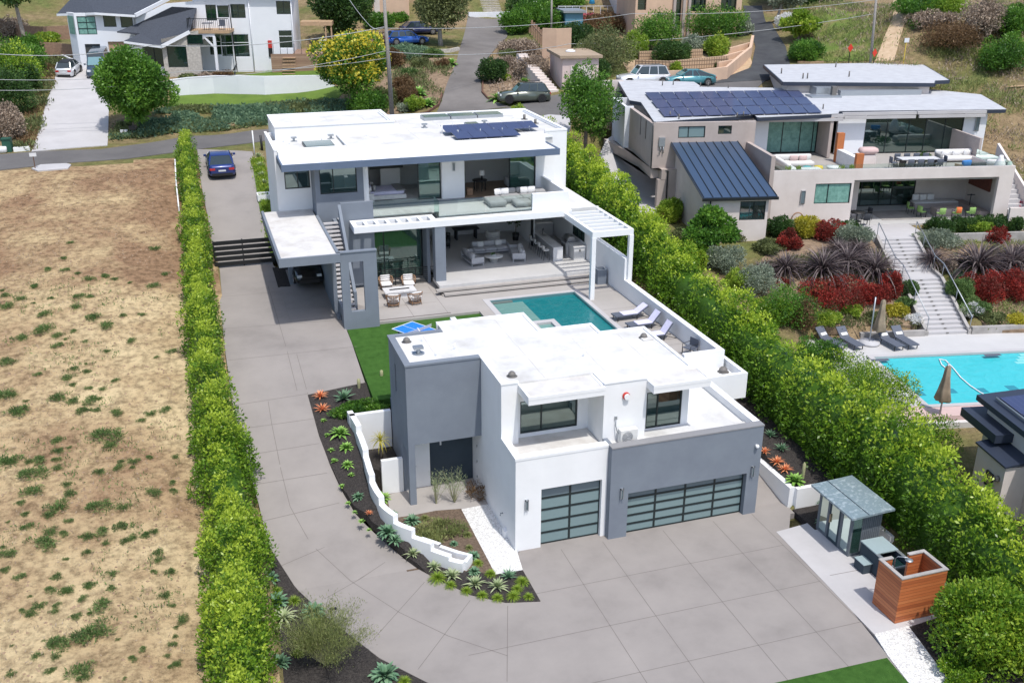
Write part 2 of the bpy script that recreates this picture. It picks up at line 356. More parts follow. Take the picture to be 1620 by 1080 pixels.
M['L_flax'] = leaf_mat('purple_flax_blade', (.022, .018, .02), (.075, .055, .06), (.40, .34, .32), rough=.45)
M['L_agave'] = leaf_mat('blue_green_agave', (.05, .11, .06), (.10, .19, .11), (.18, .29, .17), rough=.45, trans=.1)
M['L_agave2'] = leaf_mat('bright_green_agave', (.09, .19, .04), (.16, .30, .06), (.27, .42, .11), rough=.45, trans=.1)
M['L_aloe'] = leaf_mat('orange_aloe', (.40, .12, .05), (.62, .22, .10), (.75, .33, .18), rough=.5, trans=.1)
M['L_pale'] = leaf_mat('pale_striped_agave', (.14, .20, .09), (.25, .30, .16), (.38, .41, .25), rough=.5, trans=.1)
M['L_grass'] = leaf_mat('ornamental_grass', (.10, .13, .045), (.20, .235, .08), (.33, .35, .14), rough=.7)
M['L_dgrass'] = leaf_mat('dark_rush_grass', (.03, .045, .02), (.06, .08, .035), (.12, .13, .06), rough=.7)
M['L_weed'] = leaf_mat('green_weed', (.05, .10, .03), (.10, .17, .05), (.18, .26, .085), rough=.7)
M['L_dry'] = leaf_mat('dry_brush', (.17, .13, .10), (.28, .22, .17), (.38, .31, .24), rough=.9, trans=.1)
M['L_grey'] = leaf_mat('grey_green_leaf', (.12, .15, .11), (.22, .26, .19), (.34, .38, .29), rough=.7)
M['L_blue'] = leaf_mat('blue_green_cover', (.06, .115, .07), (.12, .20, .12), (.22, .31, .18), rough=.7)
M['L_gold'] = leaf_mat('golden_leaf', (.20, .20, .02), (.40, .36, .04), (.55, .50, .08))
M['L_magenta'] = leaf_mat('magenta_bract', (.40, .02, .10), (.70, .03, .18), (.85, .10, .28), rough=.6)
M['L_pinkf'] = leaf_mat('pink_blossom', (.35, .08, .12), (.55, .14, .20), (.65, .25, .30), rough=.7)
M['L_whitef'] = leaf_mat('white_blossom', (.6, .6, .55), (.75, .75, .7), (.85, .85, .8), rough=.7)
# dry lot soil: bleached tan with brown scraped patches
def soil():
    N = Nd('dry_soil'); tc = N.n('TexCoord'); a = N.n('TexNoise', Scale=.16, Detail=8, Roughness=.68); N.l(tc.outputs['Object'], a.inputs['Vector'])
    b = N.n('TexNoise', Scale=2.6, Detail=8, Roughness=.7); N.l(tc.outputs['Object'], b.inputs['Vector'])
    sep = N.n('SeparateXYZ'); N.l(tc.outputs['Object'], sep.inputs[0])
    mr = N.n('MapRange'); mr.inputs['From Min'].default_value = 50; mr.inputs['From Max'].default_value = 66; mr.inputs['To Max'].default_value = .12
    N.l(sep.outputs['Y'], mr.inputs['Value'])
    ad = N.n('Math', operation='ADD'); N.l(a.outputs[0], ad.inputs[0]); N.l(mr.outputs[0], ad.inputs[1])
    r1 = N.n('ValToRGB'); e = r1.color_ramp.elements; e[0].position = .40; e[0].color = (.54, .44, .27, 1); e[1].position = .68; e[1].color = (.26, .17, .105, 1)
    k = e.new(.54); k.color = (.42, .32, .19, 1); N.l(ad.outputs[0], r1.inputs[0])
    r2 = N.n('ValToRGB'); e = r2.color_ramp.elements; e[0].position = .36; e[0].color = (.42, .39, .36, 1); e[1].position = .56; e[1].color = (1.2, 1.17, 1.12, 1)
    N.l(b.outputs[0], r2.inputs[0]); mx = N.n('Mix', data_type='RGBA', blend_type='MULTIPLY'); mx.inputs[0].default_value = .8
    N.l(r1.outputs[0], mx.inputs[6]); N.l(r2.outputs[0], mx.inputs[7]); N.l(mx.outputs[2], N.p.inputs['Base Color'])
    N.p.inputs['Roughness'].default_value = 1; N.p.inputs['Specular IOR Level'].default_value = .1
    c = N.n('TexNoise', Scale=7, Detail=9, Roughness=.7); N.l(tc.outputs['Object'], c.inputs['Vector'])
    bp = N.n('Bump', Strength=.9, Distance=.12); N.l(c.outputs[0], bp.inputs['Height']); N.l(bp.outputs[0], N.p.inputs['Normal']); return N.m
def hillside():
    N = Nd('hillside_ground'); tc = N.n('TexCoord'); a = N.n('TexNoise', Scale=.09, Detail=9, Roughness=.66); N.l(tc.outputs['Object'], a.inputs['Vector'])
    r1 = N.n('ValToRGB'); e = r1.color_ramp.elements; e[0].position = .36; e[0].color = (.12, .155, .05, 1); e[1].position = .66; e[1].color = (.30, .22, .14, 1)
    k = e.new(.46); k.color = (.18, .165, .07, 1); k = e.new(.56); k.color = (.27, .20, .12, 1); N.l(a.outputs[0], r1.inputs[0])
    b = N.n('TexNoise', Scale=1.6, Detail=9, Roughness=.7); N.l(tc.outputs['Object'], b.inputs['Vector'])
    r2 = N.n('ValToRGB'); e = r2.color_ramp.elements; e[0].position = .3; e[0].color = (.5, .5, .48, 1); e[1].position = .65; e[1].color = (1.15, 1.15, 1.1, 1)
    N.l(b.outputs[0], r2.inputs[0]); mx = N.n('Mix', data_type='RGBA', blend_type='MULTIPLY'); mx.inputs[0].default_value = .8
    N.l(r1.outputs[0], mx.inputs[6]); N.l(r2.outputs[0], mx.inputs[7]); N.l(mx.outputs[2], N.p.inputs['Base Color'])
    N.p.inputs['Roughness'].default_value = 1; N.p.inputs['Specular IOR Level'].default_value = .1
    c = N.n('TexNoise', Scale=5, Detail=8); N.l(tc.outputs['Object'], c.inputs['Vector'])
    bp = N.n('Bump', Strength=.9, Distance=.2); N.l(c.outputs[0], bp.inputs['Height']); N.l(bp.outputs[0], N.p.inputs['Normal']); return N.m
M['soil'] = soil(); M['hill'] = hillside()
def water(name, deep, shallow, rough=.03, mixpos=None):
    """pool water: coloured body under a rippled glossy skin; pale above the shallow shelf"""
    N = Nd(name); tc = N.n('TexCoord'); nz = N.n('TexNoise', Scale=1.6, Detail=5, Distortion=1.2); N.l(tc.outputs['Object'], nz.inputs['Vector'])
    bp = N.n('Bump', Strength=.35, Distance=.12); N.l(nz.outputs[0], bp.inputs['Height']); N.l(bp.outputs[0], N.p.inputs['Normal'])
    vo = N.n('TexVoronoi', Scale=1.6, feature='DISTANCE_TO_EDGE'); nm = N.n('TexNoise', Scale=1.5, Detail=2); N.l(tc.outputs['Object'], nm.inputs['Vector']); N.l(nm.outputs['Color'], vo.inputs['Vector'])
    mx = N.n('Mix', data_type='RGBA'); mx.inputs[6].default_value = c4(deep); mx.inputs[7].default_value = c4(shallow)
    N.l(nz.outputs[0], mx.inputs[0]); N.l(mx.outputs[2], N.p.inputs['Base Color']); N.p.inputs['Roughness'].default_value = rough; N.p.inputs['IOR'].default_value = 1.33
    N.p.inputs['Specular IOR Level'].default_value = .5; return N.m
M['water_teal'] = water('teal_pool_water', (.010, .135, .155), (.016, .20, .21))
M['water_shelf'] = water('shallow_shelf_water', (.13, .27, .25), (.17, .31, .28))
M['water_cyan'] = water('turquoise_pool_water', (.03, .42, .47), (.07, .52, .56))
M['water_cyan2'] = water('pale_turquoise_water', (.20, .58, .58), (.24, .62, .62))
def planks(name, c1, c2, c3, period=.14):
    N = Nd(name); tc = N.n('TexCoord'); sp = N.n('SeparateXYZ'); N.l(tc.outputs['Object'], sp.inputs[0])
    dv = N.n('Math', operation='DIVIDE'); dv.inputs[1].default_value = period; N.l(sp.outputs['Z'], dv.inputs[0])
    fl = N.n('Math', operation='FLOOR'); N.l(dv.outputs[0], fl.inputs[0]); fr = N.n('Math', operation='FRACT'); N.l(dv.outputs[0], fr.inputs[0])
    wn_ = N.n('TexWhiteNoise', noise_dimensions='1D'); N.l(fl.outputs[0], wn_.inputs['W'])
    mp = N.n('Mapping'); mp.inputs['Scale'].default_value = (1.2, 1.2, 14); N.l(tc.outputs['Object'], mp.inputs[0]); g = N.n('TexNoise', Scale=2, Detail=6); N.l(mp.outputs[0], g.inputs[0])
    av = N.n('Math', operation='ADD'); N.l(wn_.outputs[0], av.inputs[0]); N.l(g.outputs[0], av.inputs[1]); hf = N.n('Math', operation='MULTIPLY'); hf.inputs[1].default_value = .5; N.l(av.outputs[0], hf.inputs[0])
    cr = N.n('ValToRGB'); e = cr.color_ramp.elements; e[0].position = .2; e[0].color = c4(c1); e[1].position = .8; e[1].color = c4(c3); k = e.new(.5); k.color = c4(c2); N.l(hf.outputs[0], cr.inputs[0])
    gt = N.n('Math', operation='GREATER_THAN'); gt.inputs[1].default_value = .07; N.l(fr.outputs[0], gt.inputs[0])
    mx = N.n('Mix', data_type='RGBA'); mx.inputs[6].default_value = c4([v*.3 for v in c1]); N.l(gt.outputs[0], mx.inputs[0]); N.l(cr.outputs[0], mx.inputs[7]); N.l(mx.outputs[2], N.p.inputs['Base Color'])
    N.p.inputs['Roughness'].default_value = .5; return N.m
M['cedar'] = planks('red_cedar_boards', (.34, .095, .035), (.48, .145, .05), (.58, .21, .08))
M['boards'] = planks('tan_deck_boards', (.26, .16, .11), (.34, .22, .15), (.38, .25, .18), .2)
def cells(name, base, line, nx, ny, lw=.03, rough=.25, coat=.5, axes='XY'):
    """flat panel with a grid of cell lines (generated coordinates)"""
    N = Nd(name); tc = N.n('TexCoord'); sp = N.n('SeparateXYZ'); N.l(tc.outputs['Generated'], sp.inputs[0]); r = []
    for ax, n in zip(axes, (nx, ny)):
        m = N.n('Math', operation='MULTIPLY'); m.inputs[1].default_value = n; N.l(sp.outputs[ax], m.inputs[0]); f = N.n('Math', operation='FRACT'); N.l(m.outputs[0], f.inputs[0])
        g = N.n('Math', operation='LESS_THAN'); g.inputs[1].default_value = lw*(1 if n > 3 else .6); N.l(f.outputs[0], g.inputs[0]); r.append(g)
    mxm = N.n('Math', operation='MAXIMUM'); N.l(r[0].outputs[0], mxm.inputs[0]); N.l(r[1].outputs[0], mxm.inputs[1])
    mx = N.n('Mix', data_type='RGBA'); mx.inputs[6].default_value = c4(base); mx.inputs[7].default_value = c4(line); N.l(mxm.outputs[0], mx.inputs[0]); N.l(mx.outputs[2], N.p.inputs['Base Color'])
    N.p.inputs['Roughness'].default_value = rough; N.p.inputs['Coat Weight'].default_value = coat; N.p.inputs['Coat Roughness'].default_value = .08; return N.m
M['solar'] = cells('solar_cells', (.035, .05, .125), (.09, .11, .20), 6, 10, .05, .5, .15)
# ---------------------------------------------------------------- ground heights
HD = [(34, 0), (36.7, .5), (41.3, 1.95), (46, 3.05), (50, 3.8), (53, 4.0), (62.7, 4.6), (71, 6.2), (77, 7.5), (83, 8.0), (92, 8.25)]
def hD(x, y): return interp(y, HD)
tp = []
for x in (-32, -22, -12, -3):
    for y, z in ((12, -.8), (22, .2), (32, 1.0), (42, 2.3), (52, 3.9), (60, 5.0), (68, 6.1), (75, 7.2), (80, 7.85), (86, 8.0), (90, 8.15)):
        tp.append((x, y, z))
for q in ((5, 20, -.6), (14, 15, -.6), (22, 18, -.2), (5, 30, -.4), (15, 33, -.5), (12, 38, -.5), (18, 42, -.4), (3, 40, 1.0), (5, 48, 2.8), (15, 52, 3.2), (15, 60, 3.5), (5, 62, 4.0), (15, 75, 6.6),
          (3, 70, 5.5), (3, 77, 7.1), (22, 66, 4.6), (22, 76, 8), (3, 84, 8), (3, 91, 8.2), (24, 28, -.3), (27, 20, .2), (27, 26, .4), (27, 33, 1.1), (27, 40, 2.4), (27, 48, 3.7), (27, 56, 4.4), (27, 65, 6), (27, 75, 8.4),
          (32, 22, .2), (33, 28, .4), (33, 34, 1.0), (32, 40, 1.6), (32, 46, 2.5), (33, 52, 3.7), (34, 57, 4.9), (31, 64, 5.0), (31, 72, 5.6), (28, 70, 6.2), (38, 52, 4.3), (42, 55.5, 4.9), (38, 60, 5), (46, 60, 5), (56, 58, 5), (50, 53, 4.3), (60, 52, 4.2),
          (41, 46.5, 1.9), (36, 45, 1.6), (45, 45.5, 1.9), (54, 43.5, 1.9), (64, 41, 1.9), (48, 49, 3), (38, 49, 3.0), (58, 47.5, 3), (40, 40, 1.5), (50, 38, 1.5), (60, 36, 1.5), (36, 34, 1), (50, 28, .8), (40, 22, .3), (66, 56, 6), (72, 66, 7.5),
          (45, 70, 7), (40, 82, 9.5), (55, 70, 8), (66, 72, 9.5), (60, 20, 0), (80, 40, 3), (85, 60, 8)): tp.append(q)
for px, py, z in ((600, 196, 8.7), (750, 172, 9.5), (850, 168, 10), (830, 160, 10.2), (880, 190, 9.7), (1000, 140, 10.8), (1110, 133, 11.1), (110, 115, 11.3), (140, 170, 9.7), (150, 215, 8.4), (60, 225, 8.3), (20, 170, 9.8), (20, 100, 12), (60, 40, 13.6), (250, 190, 9.1), (400, 175, 9.4), (400, 146, 10.2), (500, 140, 10.3),
                  (300, 150, 10.0), (300, 122, 10.9), (450, 117, 11.0), (400, 108, 11.0), (500, 100, 11.4), (480, 60, 13.3), (640, 68, 13.2), (700, 180, 9.4), (640, 130, 10.9), (720, 130, 10.9), (740, 80, 12.6), (780, 32, 14.4), (560, 80, 12.4), (560, 20, 15.4), (690, 60, 13.3), (850, 110, 11.6), (910, 130, 11), (820, 20, 15.2),
                  (940, 140, 10.8), (1000, 80, 12.8), (1100, 95, 12.2), (1160, 85, 12.6), (1020, 30, 14.6), (1220, 100, 12.0), (1200, 40, 14), (1190, 130, 11.2), (1300, 60, 13.9), (1300, 20, 15.6), (1350, 90, 12.8), (1420, 100, 12.6), (1420, 20, 16), (1500, 60, 14.4), (1560, 30, 16.5), (1600, 110, 12.4), (1610, 170, 10.2), (1600, 60, 15), (1510, 110, 12.2),
                  (100, 2, 15.8), (300, 2, 16), (500, 2, 16.2), (700, 2, 16.5), (900, 2, 16.5), (1100, 2, 16.6), (1300, 2, 17), (1500, 2, 18)):
    v = P(px, py, z=z); tp.append((v.x, v.y, v.z))
for x, y, z in ((-60, 160, 26), (0, 180, 30), (60, 190, 33), (130, 190, 36), (-60, 60, 4), (-60, 110, 14), (130, 120, 20), (130, 80, 12), (110, 30, 3), (-60, 20, -1)): tp.append((x, y, z))
tp = np.array(tp, float)
def _U(r2): return np.where(r2 > 1e-9, r2*np.log(np.maximum(r2, 1e-9)), 0)
_n = len(tp); _S = 40.
_K = _U(((tp[:, None, :2]-tp[None, :, :2])**2).sum(2)/_S**2)+np.eye(_n)*.004
_A = np.zeros((_n+3, _n+3)); _A[:_n, :_n] = _K; _A[:_n, _n] = 1; _A[:_n, _n+1:] = tp[:, :2]/_S; _A[_n, :_n] = 1; _A[_n+1:, :_n] = tp[:, :2].T/_S
_w = np.linalg.solve(_A, np.concatenate([tp[:, 2], [0, 0, 0]]))
def Tn(xy):
    xy = np.asarray(xy, float).reshape(-1, 2); out = np.empty(len(xy))
    for i in range(0, len(xy), 4000):
        q = xy[i:i+4000]; k = _U(((q[:, None, :]-tp[None, :, :2])**2).sum(2)/_S**2)
        out[i:i+4000] = k @ _w[:_n]+_w[_n]+(q/_S) @ _w[_n+1:]
    return out
def T(x, y): return float(Tn([(x, y)])[0])
def G(px, py, fn=None):
    """where the ray through this point of the view meets the ground"""
    fn = fn or T; z = 6.
    a = P(px, py, z=-3); b = P(px, py, z=21); lo, hi = 0., 1.
    for _ in range(26):
        m = (lo+hi)/2; q = b.lerp(a, m)
        if q.z > fn(q.x, q.y): lo = m
        else: hi = m
    return b.lerp(a, hi)
CARVE = [(1.9, 24.1, 57, 81, None), (2.2, 23.8, 14, 57, None), (36.5, 66, 35.5, 45.8, 'npool')]
def build_terrain():
    xs = np.concatenate([np.arange(-120, -36, 4), np.arange(-36, 76, 1.), np.arange(76, 220, 4)]); ys = np.concatenate([np.arange(-20, 8, 4), np.arange(8, 112, 1.), np.arange(112, 150, 2), np.arange(150, 420, 6)])
    X, Y = np.meshgrid(xs, ys); XY = np.stack([X.ravel(), Y.ravel()], 1); Z = Tn(XY)
    far = np.clip((Y.ravel()-135)/60, 0, 1); Z = Z*(1-far)+far*np.maximum(Z, 17+(Y.ravel()-125)*.22)
    edge = np.clip((np.abs(X.ravel()-20)-70)/60, 0, 1); base = np.interp(Y.ravel(), [0, 80, 130, 420], [-1, 8, 18, 80]); Z = Z*(1-edge)+base*edge
    x, y = X.ravel(), Y.ravel()
    ins = (x > 1.7) & (x < 23.9) & (y > 10) & (y < 80); hd = np.interp(y, [a for a, b in HD], [b for a, b in HD]); Z = np.where(ins, np.minimum(Z, hd-.9), Z)
    ins = (x > 22) & (x < 26.8) & (y > 12) & (y < 33.6); Z = np.where(ins, np.minimum(Z, -.35), Z)
    ins = (x > 21.5) & (x < 24.7) & (y > 30) & (y < 41); Z = np.where(ins, np.minimum(Z, -.35), Z); ins = (x > 24.6) & (x < 27.4) & (y > 33) & (y < 41.5); Z = np.where(ins, np.minimum(Z, np.interp(y, [33.5, 41], [.6, 1.9])), Z)
    ins = (x > 6.2) & (x < 24) & (y > 30) & (y < 44.6); Z = np.where(ins, np.minimum(Z, -.35), Z)
    ins = (x > 8) & (x < 25.4) & (y > 44) & (y < 62.5); Z = np.where(ins, np.minimum(Z, 3.3), Z)
    ins = (x > 4.5) & (x < 24.6) & (y > 62) & (y < 69); Z = np.where(ins, np.minimum(Z, 3.9), Z)
    ins = (x > 15) & (x < 22.5) & (y > 45) & (y < 55); Z = np.where(ins, np.minimum(Z, 2.0), Z)
    # neighbour pool pit (local frame)
    dx, dy = x-NBX, y-NBY; lx = dx*math.cos(NBR)+dy*math.sin(NBR); ly = -dx*math.sin(NBR)+dy*math.cos(NBR)
    ins = (lx > NPOOL[0]-.5) & (lx < NPOOL[1]) & (ly > NPOOL[2]-.3) & (ly < NPOOL[3]+.3); Z = np.where(ins, np.minimum(Z, .1), Z)
    ins = (lx > -12) & (lx < -5.2) & (ly > 1) & (ly < 18); Z = np.where(ins, np.minimum(Z, 5.2), Z)
    ins = (lx > .3) & (lx < 19) & (ly > -1) & (ly < 13); Z = np.where(ins, np.minimum(Z, 4.8), Z)
    xo_ = 6.65+.107*(ly+2.9); ins = (lx > xo_-.6) & (lx < xo_+3.2) & (ly > -13.8) & (ly < -2); Z = np.where(ins, np.minimum(Z, 1.0+(ly+13.2)*.31), Z)
    ins = (lx > -3) & (lx < 28) & (ly > -25) & (ly < -13); Z = np.where(ins, np.minimum(Z, 1.25), Z)
    nx, ny = len(xs), len(ys); idx = np.arange(nx*ny).reshape(ny, nx)
    F = np.stack([idx[:-1, :-1], idx[:-1, 1:], idx[1:, 1:], idx[1:, :-1]], -1).reshape(-1, 4)
    me = bpy.data.meshes.new('hillside'); me.from_pydata(np.stack([x, y, Z], 1).tolist(), [], F.tolist())
    me.materials.append(M['hill']); me.materials.append(M['soil'])
    cx, cy = x[F].mean(1), y[F].mean(1); soilm = (cx < 1.5) & (cy < 80.6+.10*(cx+13)) & (cx > -60)
    me.polygons.foreach_set('material_index', soilm.astype(np.int32)); me.polygons.foreach_set('use_smooth', [True]*len(F)); me.update()
    o = bpy.data.objects.new('hillside_ground', me); link(o); o['kind'] = 'structure'
NBX, NBY, NBR = 38.67, 59.81, R(-11.5)      # neighbour house frame: front left corner
def NB(px, py, x=None, y=None, z=None):
    """point of the view on a plane of the neighbour's own frame -> its local coordinates"""
    d = (_r2*((px-810)/FPX)+_u2*(-(py-540)/FPX)+_f); o = Vector((-NBX, -NBY, CAMH)); c, s = math.cos(NBR), math.sin(NBR)
    rot = lambda v: Vector((v.x*c+v.y*s, -v.x*s+v.y*c, v.z)); d = rot(d); o = rot(o)
    t = (z-o.z)/d.z if z is not None else ((x-o.x)/d.x if x is not None else (y-o.y)/d.y); return o+d*t
def nbw(x, y, z): 
    c, s = math.cos(NBR), math.sin(NBR); return Vector((NBX+x*c-y*s, NBY+x*s+y*c, z))
_a = NB(1386.7, 567.4, z=1.6); _b = NB(1524.4, 640.6, z=1.6)
NPOOL = (_a.x-.2, _a.x+24, _b.y, _a.y)
build_terrain()
import bmesh
def drape(name, poly, mat, fn=None, off=.05, step=1.0, skirt=.35, kind='structure', label=None, cat=None, group=None, loc=None):
    """ground sheet cut on a grid and laid on the ground with a closed edge"""
    fn = fn or T; bm = bmesh.new(); vs = [bm.verts.new((p[0], p[1], 0)) for p in poly]; bm.faces.new(vs)
    x0, x1 = min(p[0] for p in poly), max(p[0] for p in poly); y0, y1 = min(p[1] for p in poly), max(p[1] for p in poly)
    for ax, a, b in ((0, x0, x1), (1, y0, y1)):
        t = math.ceil(a/step)*step
        while t < b:
            no = (1, 0, 0) if ax == 0 else (0, 1, 0); co = (t, 0, 0) if ax == 0 else (0, t, 0)
            bmesh.ops.bisect_plane(bm, geom=bm.verts[:]+bm.edges[:]+bm.faces[:], plane_co=co, plane_no=no); t += step
    big = [f for f in bm.faces if len(f.verts) > 4]; bmesh.ops.triangulate(bm, faces=big)
    if fn is T:
        zz = Tn([(v.co.x, v.co.y) for v in bm.verts])
        for v, z in zip(bm.verts, zz): v.co.z = z+off
    else:
        for v in bm.verts: v.co.z = fn(v.co.x, v.co.y)+off
    if skirt:
        e = [e for e in bm.edges if e.is_boundary]; r = bmesh.ops.extrude_edge_only(bm, edges=e)
        for g in r['geom']:
            if isinstance(g, bmesh.types.BMVert): g.co.z -= skirt
    bmesh.ops.recalc_face_normals(bm, faces=bm.faces[:])
    me = bpy.data.meshes.new(name); bm.to_mesh(me); bm.free(); me.materials.append(mat); o = bpy.data.objects.new(name, me); link(o)
    if sum(p.normal.z for p in me.polygons) < 0: me.flip_normals()
    return tag(o, label, cat, group, kind)
def xy(lst, fn=None): return [tuple(G(a, b, fn)[:2]) for a, b in lst]
# ---------------------------------------------------------------- streets, driveway, beds
DW = [(312, 236), (318, 290), (330, 350), (342, 428), (350, 500), (357, 560), (368, 640), (385, 720), (408, 792), (425, 862), (465, 925), (520, 978), (600, 1040), (690, 1086), (760, 1120), (1120, 1120), (1225, 1081), (1405, 1037),
      (1245, 838), (1190, 768), (1246, 802), (1190, 740)]
left = [(312, 236), (318, 290), (330, 350), (342, 428), (350, 500), (357, 560), (368, 640), (385, 720), (408, 792), (425, 862), (465, 925), (520, 978), (600, 1040), (690, 1086)]
inner = [(855, 951), (800, 953), (745, 941), (690, 915), (640, 884), (600, 850), (562, 812), (540, 775), (522, 735), (505, 690), (487, 625)]
dpoly = xy(left, hD)+[(10, 22), (22.5, 22)]+xy([(1405, 1037), (1248, 842)], hD)+[(24.2, 33.3), (24.2, 40), (22.6, 40), (22.6, 33.62), (11.26, 33.8)]+xy([(827, 902)], hD)+xy(inner, hD)+[(7.25, 46.1), (7.25, 52.2), (9.2, 52.4), (9.2, 54), (5.0, 59.2), (4.4, 62.6), (4.4, 71), (4.7, 76), (5.0, 82.6)]
def road_pts(): return None
dw = drape('driveway', dpoly, M['concrete'], hD, 0, 1.0, .5)
# road
rn = [(-60, 287), (0, 270), (100, 259), (200, 252), (312, 237), (403, 226), (480, 212), (600, 206), (700, 204), (800, 198), (870, 192), (905, 183), (950, 168), (1000, 160)]
rf = [(1010, 128), (960, 131), (905, 146), (870, 153), (800, 172), (700, 180), (600, 190), (500, 203), (400, 207), (300, 216), (160, 237), (50, 241), (0, 245), (-60, 250)]
roadp = [(-34, G(-60, 287).y)]+xy(rn)+xy([(1120, 165), (1215, 140), (1250, 102), (1216, 40), (1196, 10)])+xy([(1170, 10), (1186, 45), (1192, 100), (1170, 123)])+xy(rf)+[(-34, G(-60, 250).y)]
drape('street', xy(rn)+xy([(1120, 165), (1180, 160), (1215, 125)])+xy([(1170, 124), (1090, 128)])+xy(rf), M['asphalt'], T, .05, 1.0)
drape('side_road', xy([(1130, 133), (1215, 128), (1250, 104), (1243, 75), (1224, 45), (1205, 10)])+xy([(1176, 10), (1184, 40), (1195, 75), (1188, 108)]), M['asphalt_new'], T, .075, 1.0)
drape('uphill_lane', xy([(690, 181), (750, 176), (805, 170), (762, 148), (760, 112), (778, 85), (802, 60), (806, 28), (740, 27), (733, 60), (722, 100), (705, 140)]), M['asphalt_old'], T, .08, 1.0)
drape('farmhouse_driveway', xy([(50, 241), (62, 205), (78, 150), (88, 122), (112, 98), (168, 88), (178, 120), (172, 180), (170, 231)]), M['concrete2'], T, .07, 1.0)
drape('house_apron', xy([(838, 190), (868, 183), (905, 186), (900, 216), (870, 214)]), M['concrete2'], T, .09, 1.0)
drape('verge', xy([(50, 268), (65, 262), (105, 260), (113, 262), (108, 268), (60, 272)]), M['concrete2'], T, .09, 1.0)
drape('carport_floor', [(4.42, 53.5), (7.1, 53.5), (7.1, 62), (4.42, 62)], M['concrete'], hD, .02, 1.0, .3)
drape('neighbour_pad', xy([(948, 246), (960, 222), (985, 205), (1046, 246), (1046, 345), (1005, 330)]), M['concrete2'], T, .08, 1.0)
# joints cut in the concrete
def joint(mb, pts, fn, w=.022, off=.004):
    for (a, b) in zip(pts, pts[1:]):
        a, b = Vector(a), Vector(b); L = (b-a).length; n = max(1, int(L/.7)); u = (b-a)/L; s = Vector((-u.y, u.x))*w/2
        for i in range(n):
            p, q = a+(b-a)*i/n, a+(b-a)*(i+1)/n
            mb.add([(v.x, v.y, fn(v.x, v.y)+off) for v in (p-s, q-s, q+s, p+s)], [(0, 1, 2, 3)])
jm = MB(); c6 = lambda l: xy([(300+a/2.077, 560+b/2.077) for a, b in l], hD)
for l in ([(258, 155), (270, 230), (300, 380), (330, 500), (400, 625), (530, 745), (690, 848), (850, 925), (1045, 990)], [(352, 0), (388, 130)], [(135, 170), (390, 130)], [(150, 248), (408, 212)], [(180, 333), (426, 293)], [(215, 428), (452, 390)], [(232, 550), (492, 488)],
          [(288, 700), (550, 588)], [(450, 800), (642, 683)], [(600, 940), (772, 748)], [(750, 1035), (922, 808)], [(1045, 826), (1043, 1075)]): joint(jm, c6(l), hD)
pxl = lambda l: xy(l, hD)
for l in ([(345, 470), (545, 452)], [(352, 520), (552, 505)], [(424, 452), (470, 618)], [(360, 570), (565, 548)]): joint(jm, pxl(l), hD)
for gx in (13.15, 15.05, 17.9, 20.35, 22.3):
    joint(jm, [(gx, 33.5), (gx-.05, 22)], hD)
for gy, xa in ((30.9, 10.9), (28.2, 7.6), (25.5, 7.6)): joint(jm, [(xa, gy), (22.3, gy)], hD)
jm.build('driveway_joints', M['joint'], dw)
m = MB(); m.box(11.4, 22.3, 33.5, 34.6, -.3, -.004); m.box(22.3, 24.2, 33, 40, -.3, -.006); m.build('garage_apron', M['concrete'], dw)
zero = lambda x, y: 0.
side = drape('side_pad', xy([(1228, 841), (1272, 829), (1300, 818)], zero)+[(26.4, 31.5), (26.4, 25.2), (26.3, 24.4)]+xy([(1383, 1003)], zero), M['concrete2'], zero, .012, 50, .4)
jm = MB(); joint(jm, [(22.9, 28.4), (26.3, 28.3)], zero, off=.018); joint(jm, [(24.6, 29.2), (24.6, 26.4)], zero, off=.018); jm.build('side_pad_joints', M['joint'], side)
drape('turf_corner', xy([(1225, 1081), (1403, 1041), (1470, 1120), (1200, 1130)], zero), M['turf'], zero, .04, 50, .3)
drape('pebble_strip', xy([(1383, 1003), (1437, 990), (1500, 1075), (1530, 1130), (1468, 1120), (1405, 1038)], zero), M['pebble'], zero, .03, 50, .3)
drape('side_bed', xy([(1437, 992), (1510, 968), (1620, 1000), (1650, 1120), (1535, 1130)], zero), M['gravel'], zero, .02, 50, .3)
drape('corner_bed', [(24.25, 31.5), (24.25, 33.25), (26.2, 33.25), (26.2, 31.5)], M['gravel'], zero, .02, 50, .3)
# planted gravel bed outside the curved wall and the entry garden inside it
wpath = [(553, 651, 3.0), (568, 684, 2.7), (579, 722, 2.35), (589, 762, 2.0), (604, 797, 1.65), (626, 824, 1.35), (654, 845, 1.05), (684, 863, .8), (712, 879, .6), (733, 889, .45)]
WP = [(*P(a, b, z=z)[:2], z) for a, b, z in wpath]
def catmull(p, n=5):
    out = []
    for i in range(len(p)-1):
        a, b, c, d = Vector(p[max(i-1, 0)]), Vector(p[i]), Vector(p[i+1]), Vector(p[min(i+2, len(p)-1)])
        for k in range(n):
            t = k/n; q = .5*((2*b)+(c-a)*t+(2*a-5*b+4*c-d)*t*t+(3*b-a-3*c+d)*t**3); out.append((q.x, q.y))
    return out+[tuple(p[-1][:2])]
uq = [WP[0]]
for q in WP[1:]:
    if (Vector(q[:2])-Vector(uq[-1][:2])).length > .35: uq.append(q)
cv = catmull([q[:2] for q in uq], 5)
zst = [3.05, 2.7, 2.35, 2.0, 1.65, 1.3, .95, .62, .45]
WS = [(x, y, zst[min(len(zst)-1, int(i/(len(cv)-1)*len(zst)))]) for i, (x, y) in enumerate(cv)]
def bedz(x, y):
    d, zt = min((math.hypot(x-q[0], y-q[1]), q[2]) for q in WS); h = hD(x, y); return h+max(0, zt-.62-h)*max(0, min(1, 1.12-d/1.6))
bed_out = xy(inner, hD)+[(7.25, 46.1), (7.85, 46), (7.85, 42.92), (5.5, 42.95)]+[(x, y) for x, y, z in WP]+xy([(784, 909), (827, 902)], hD)
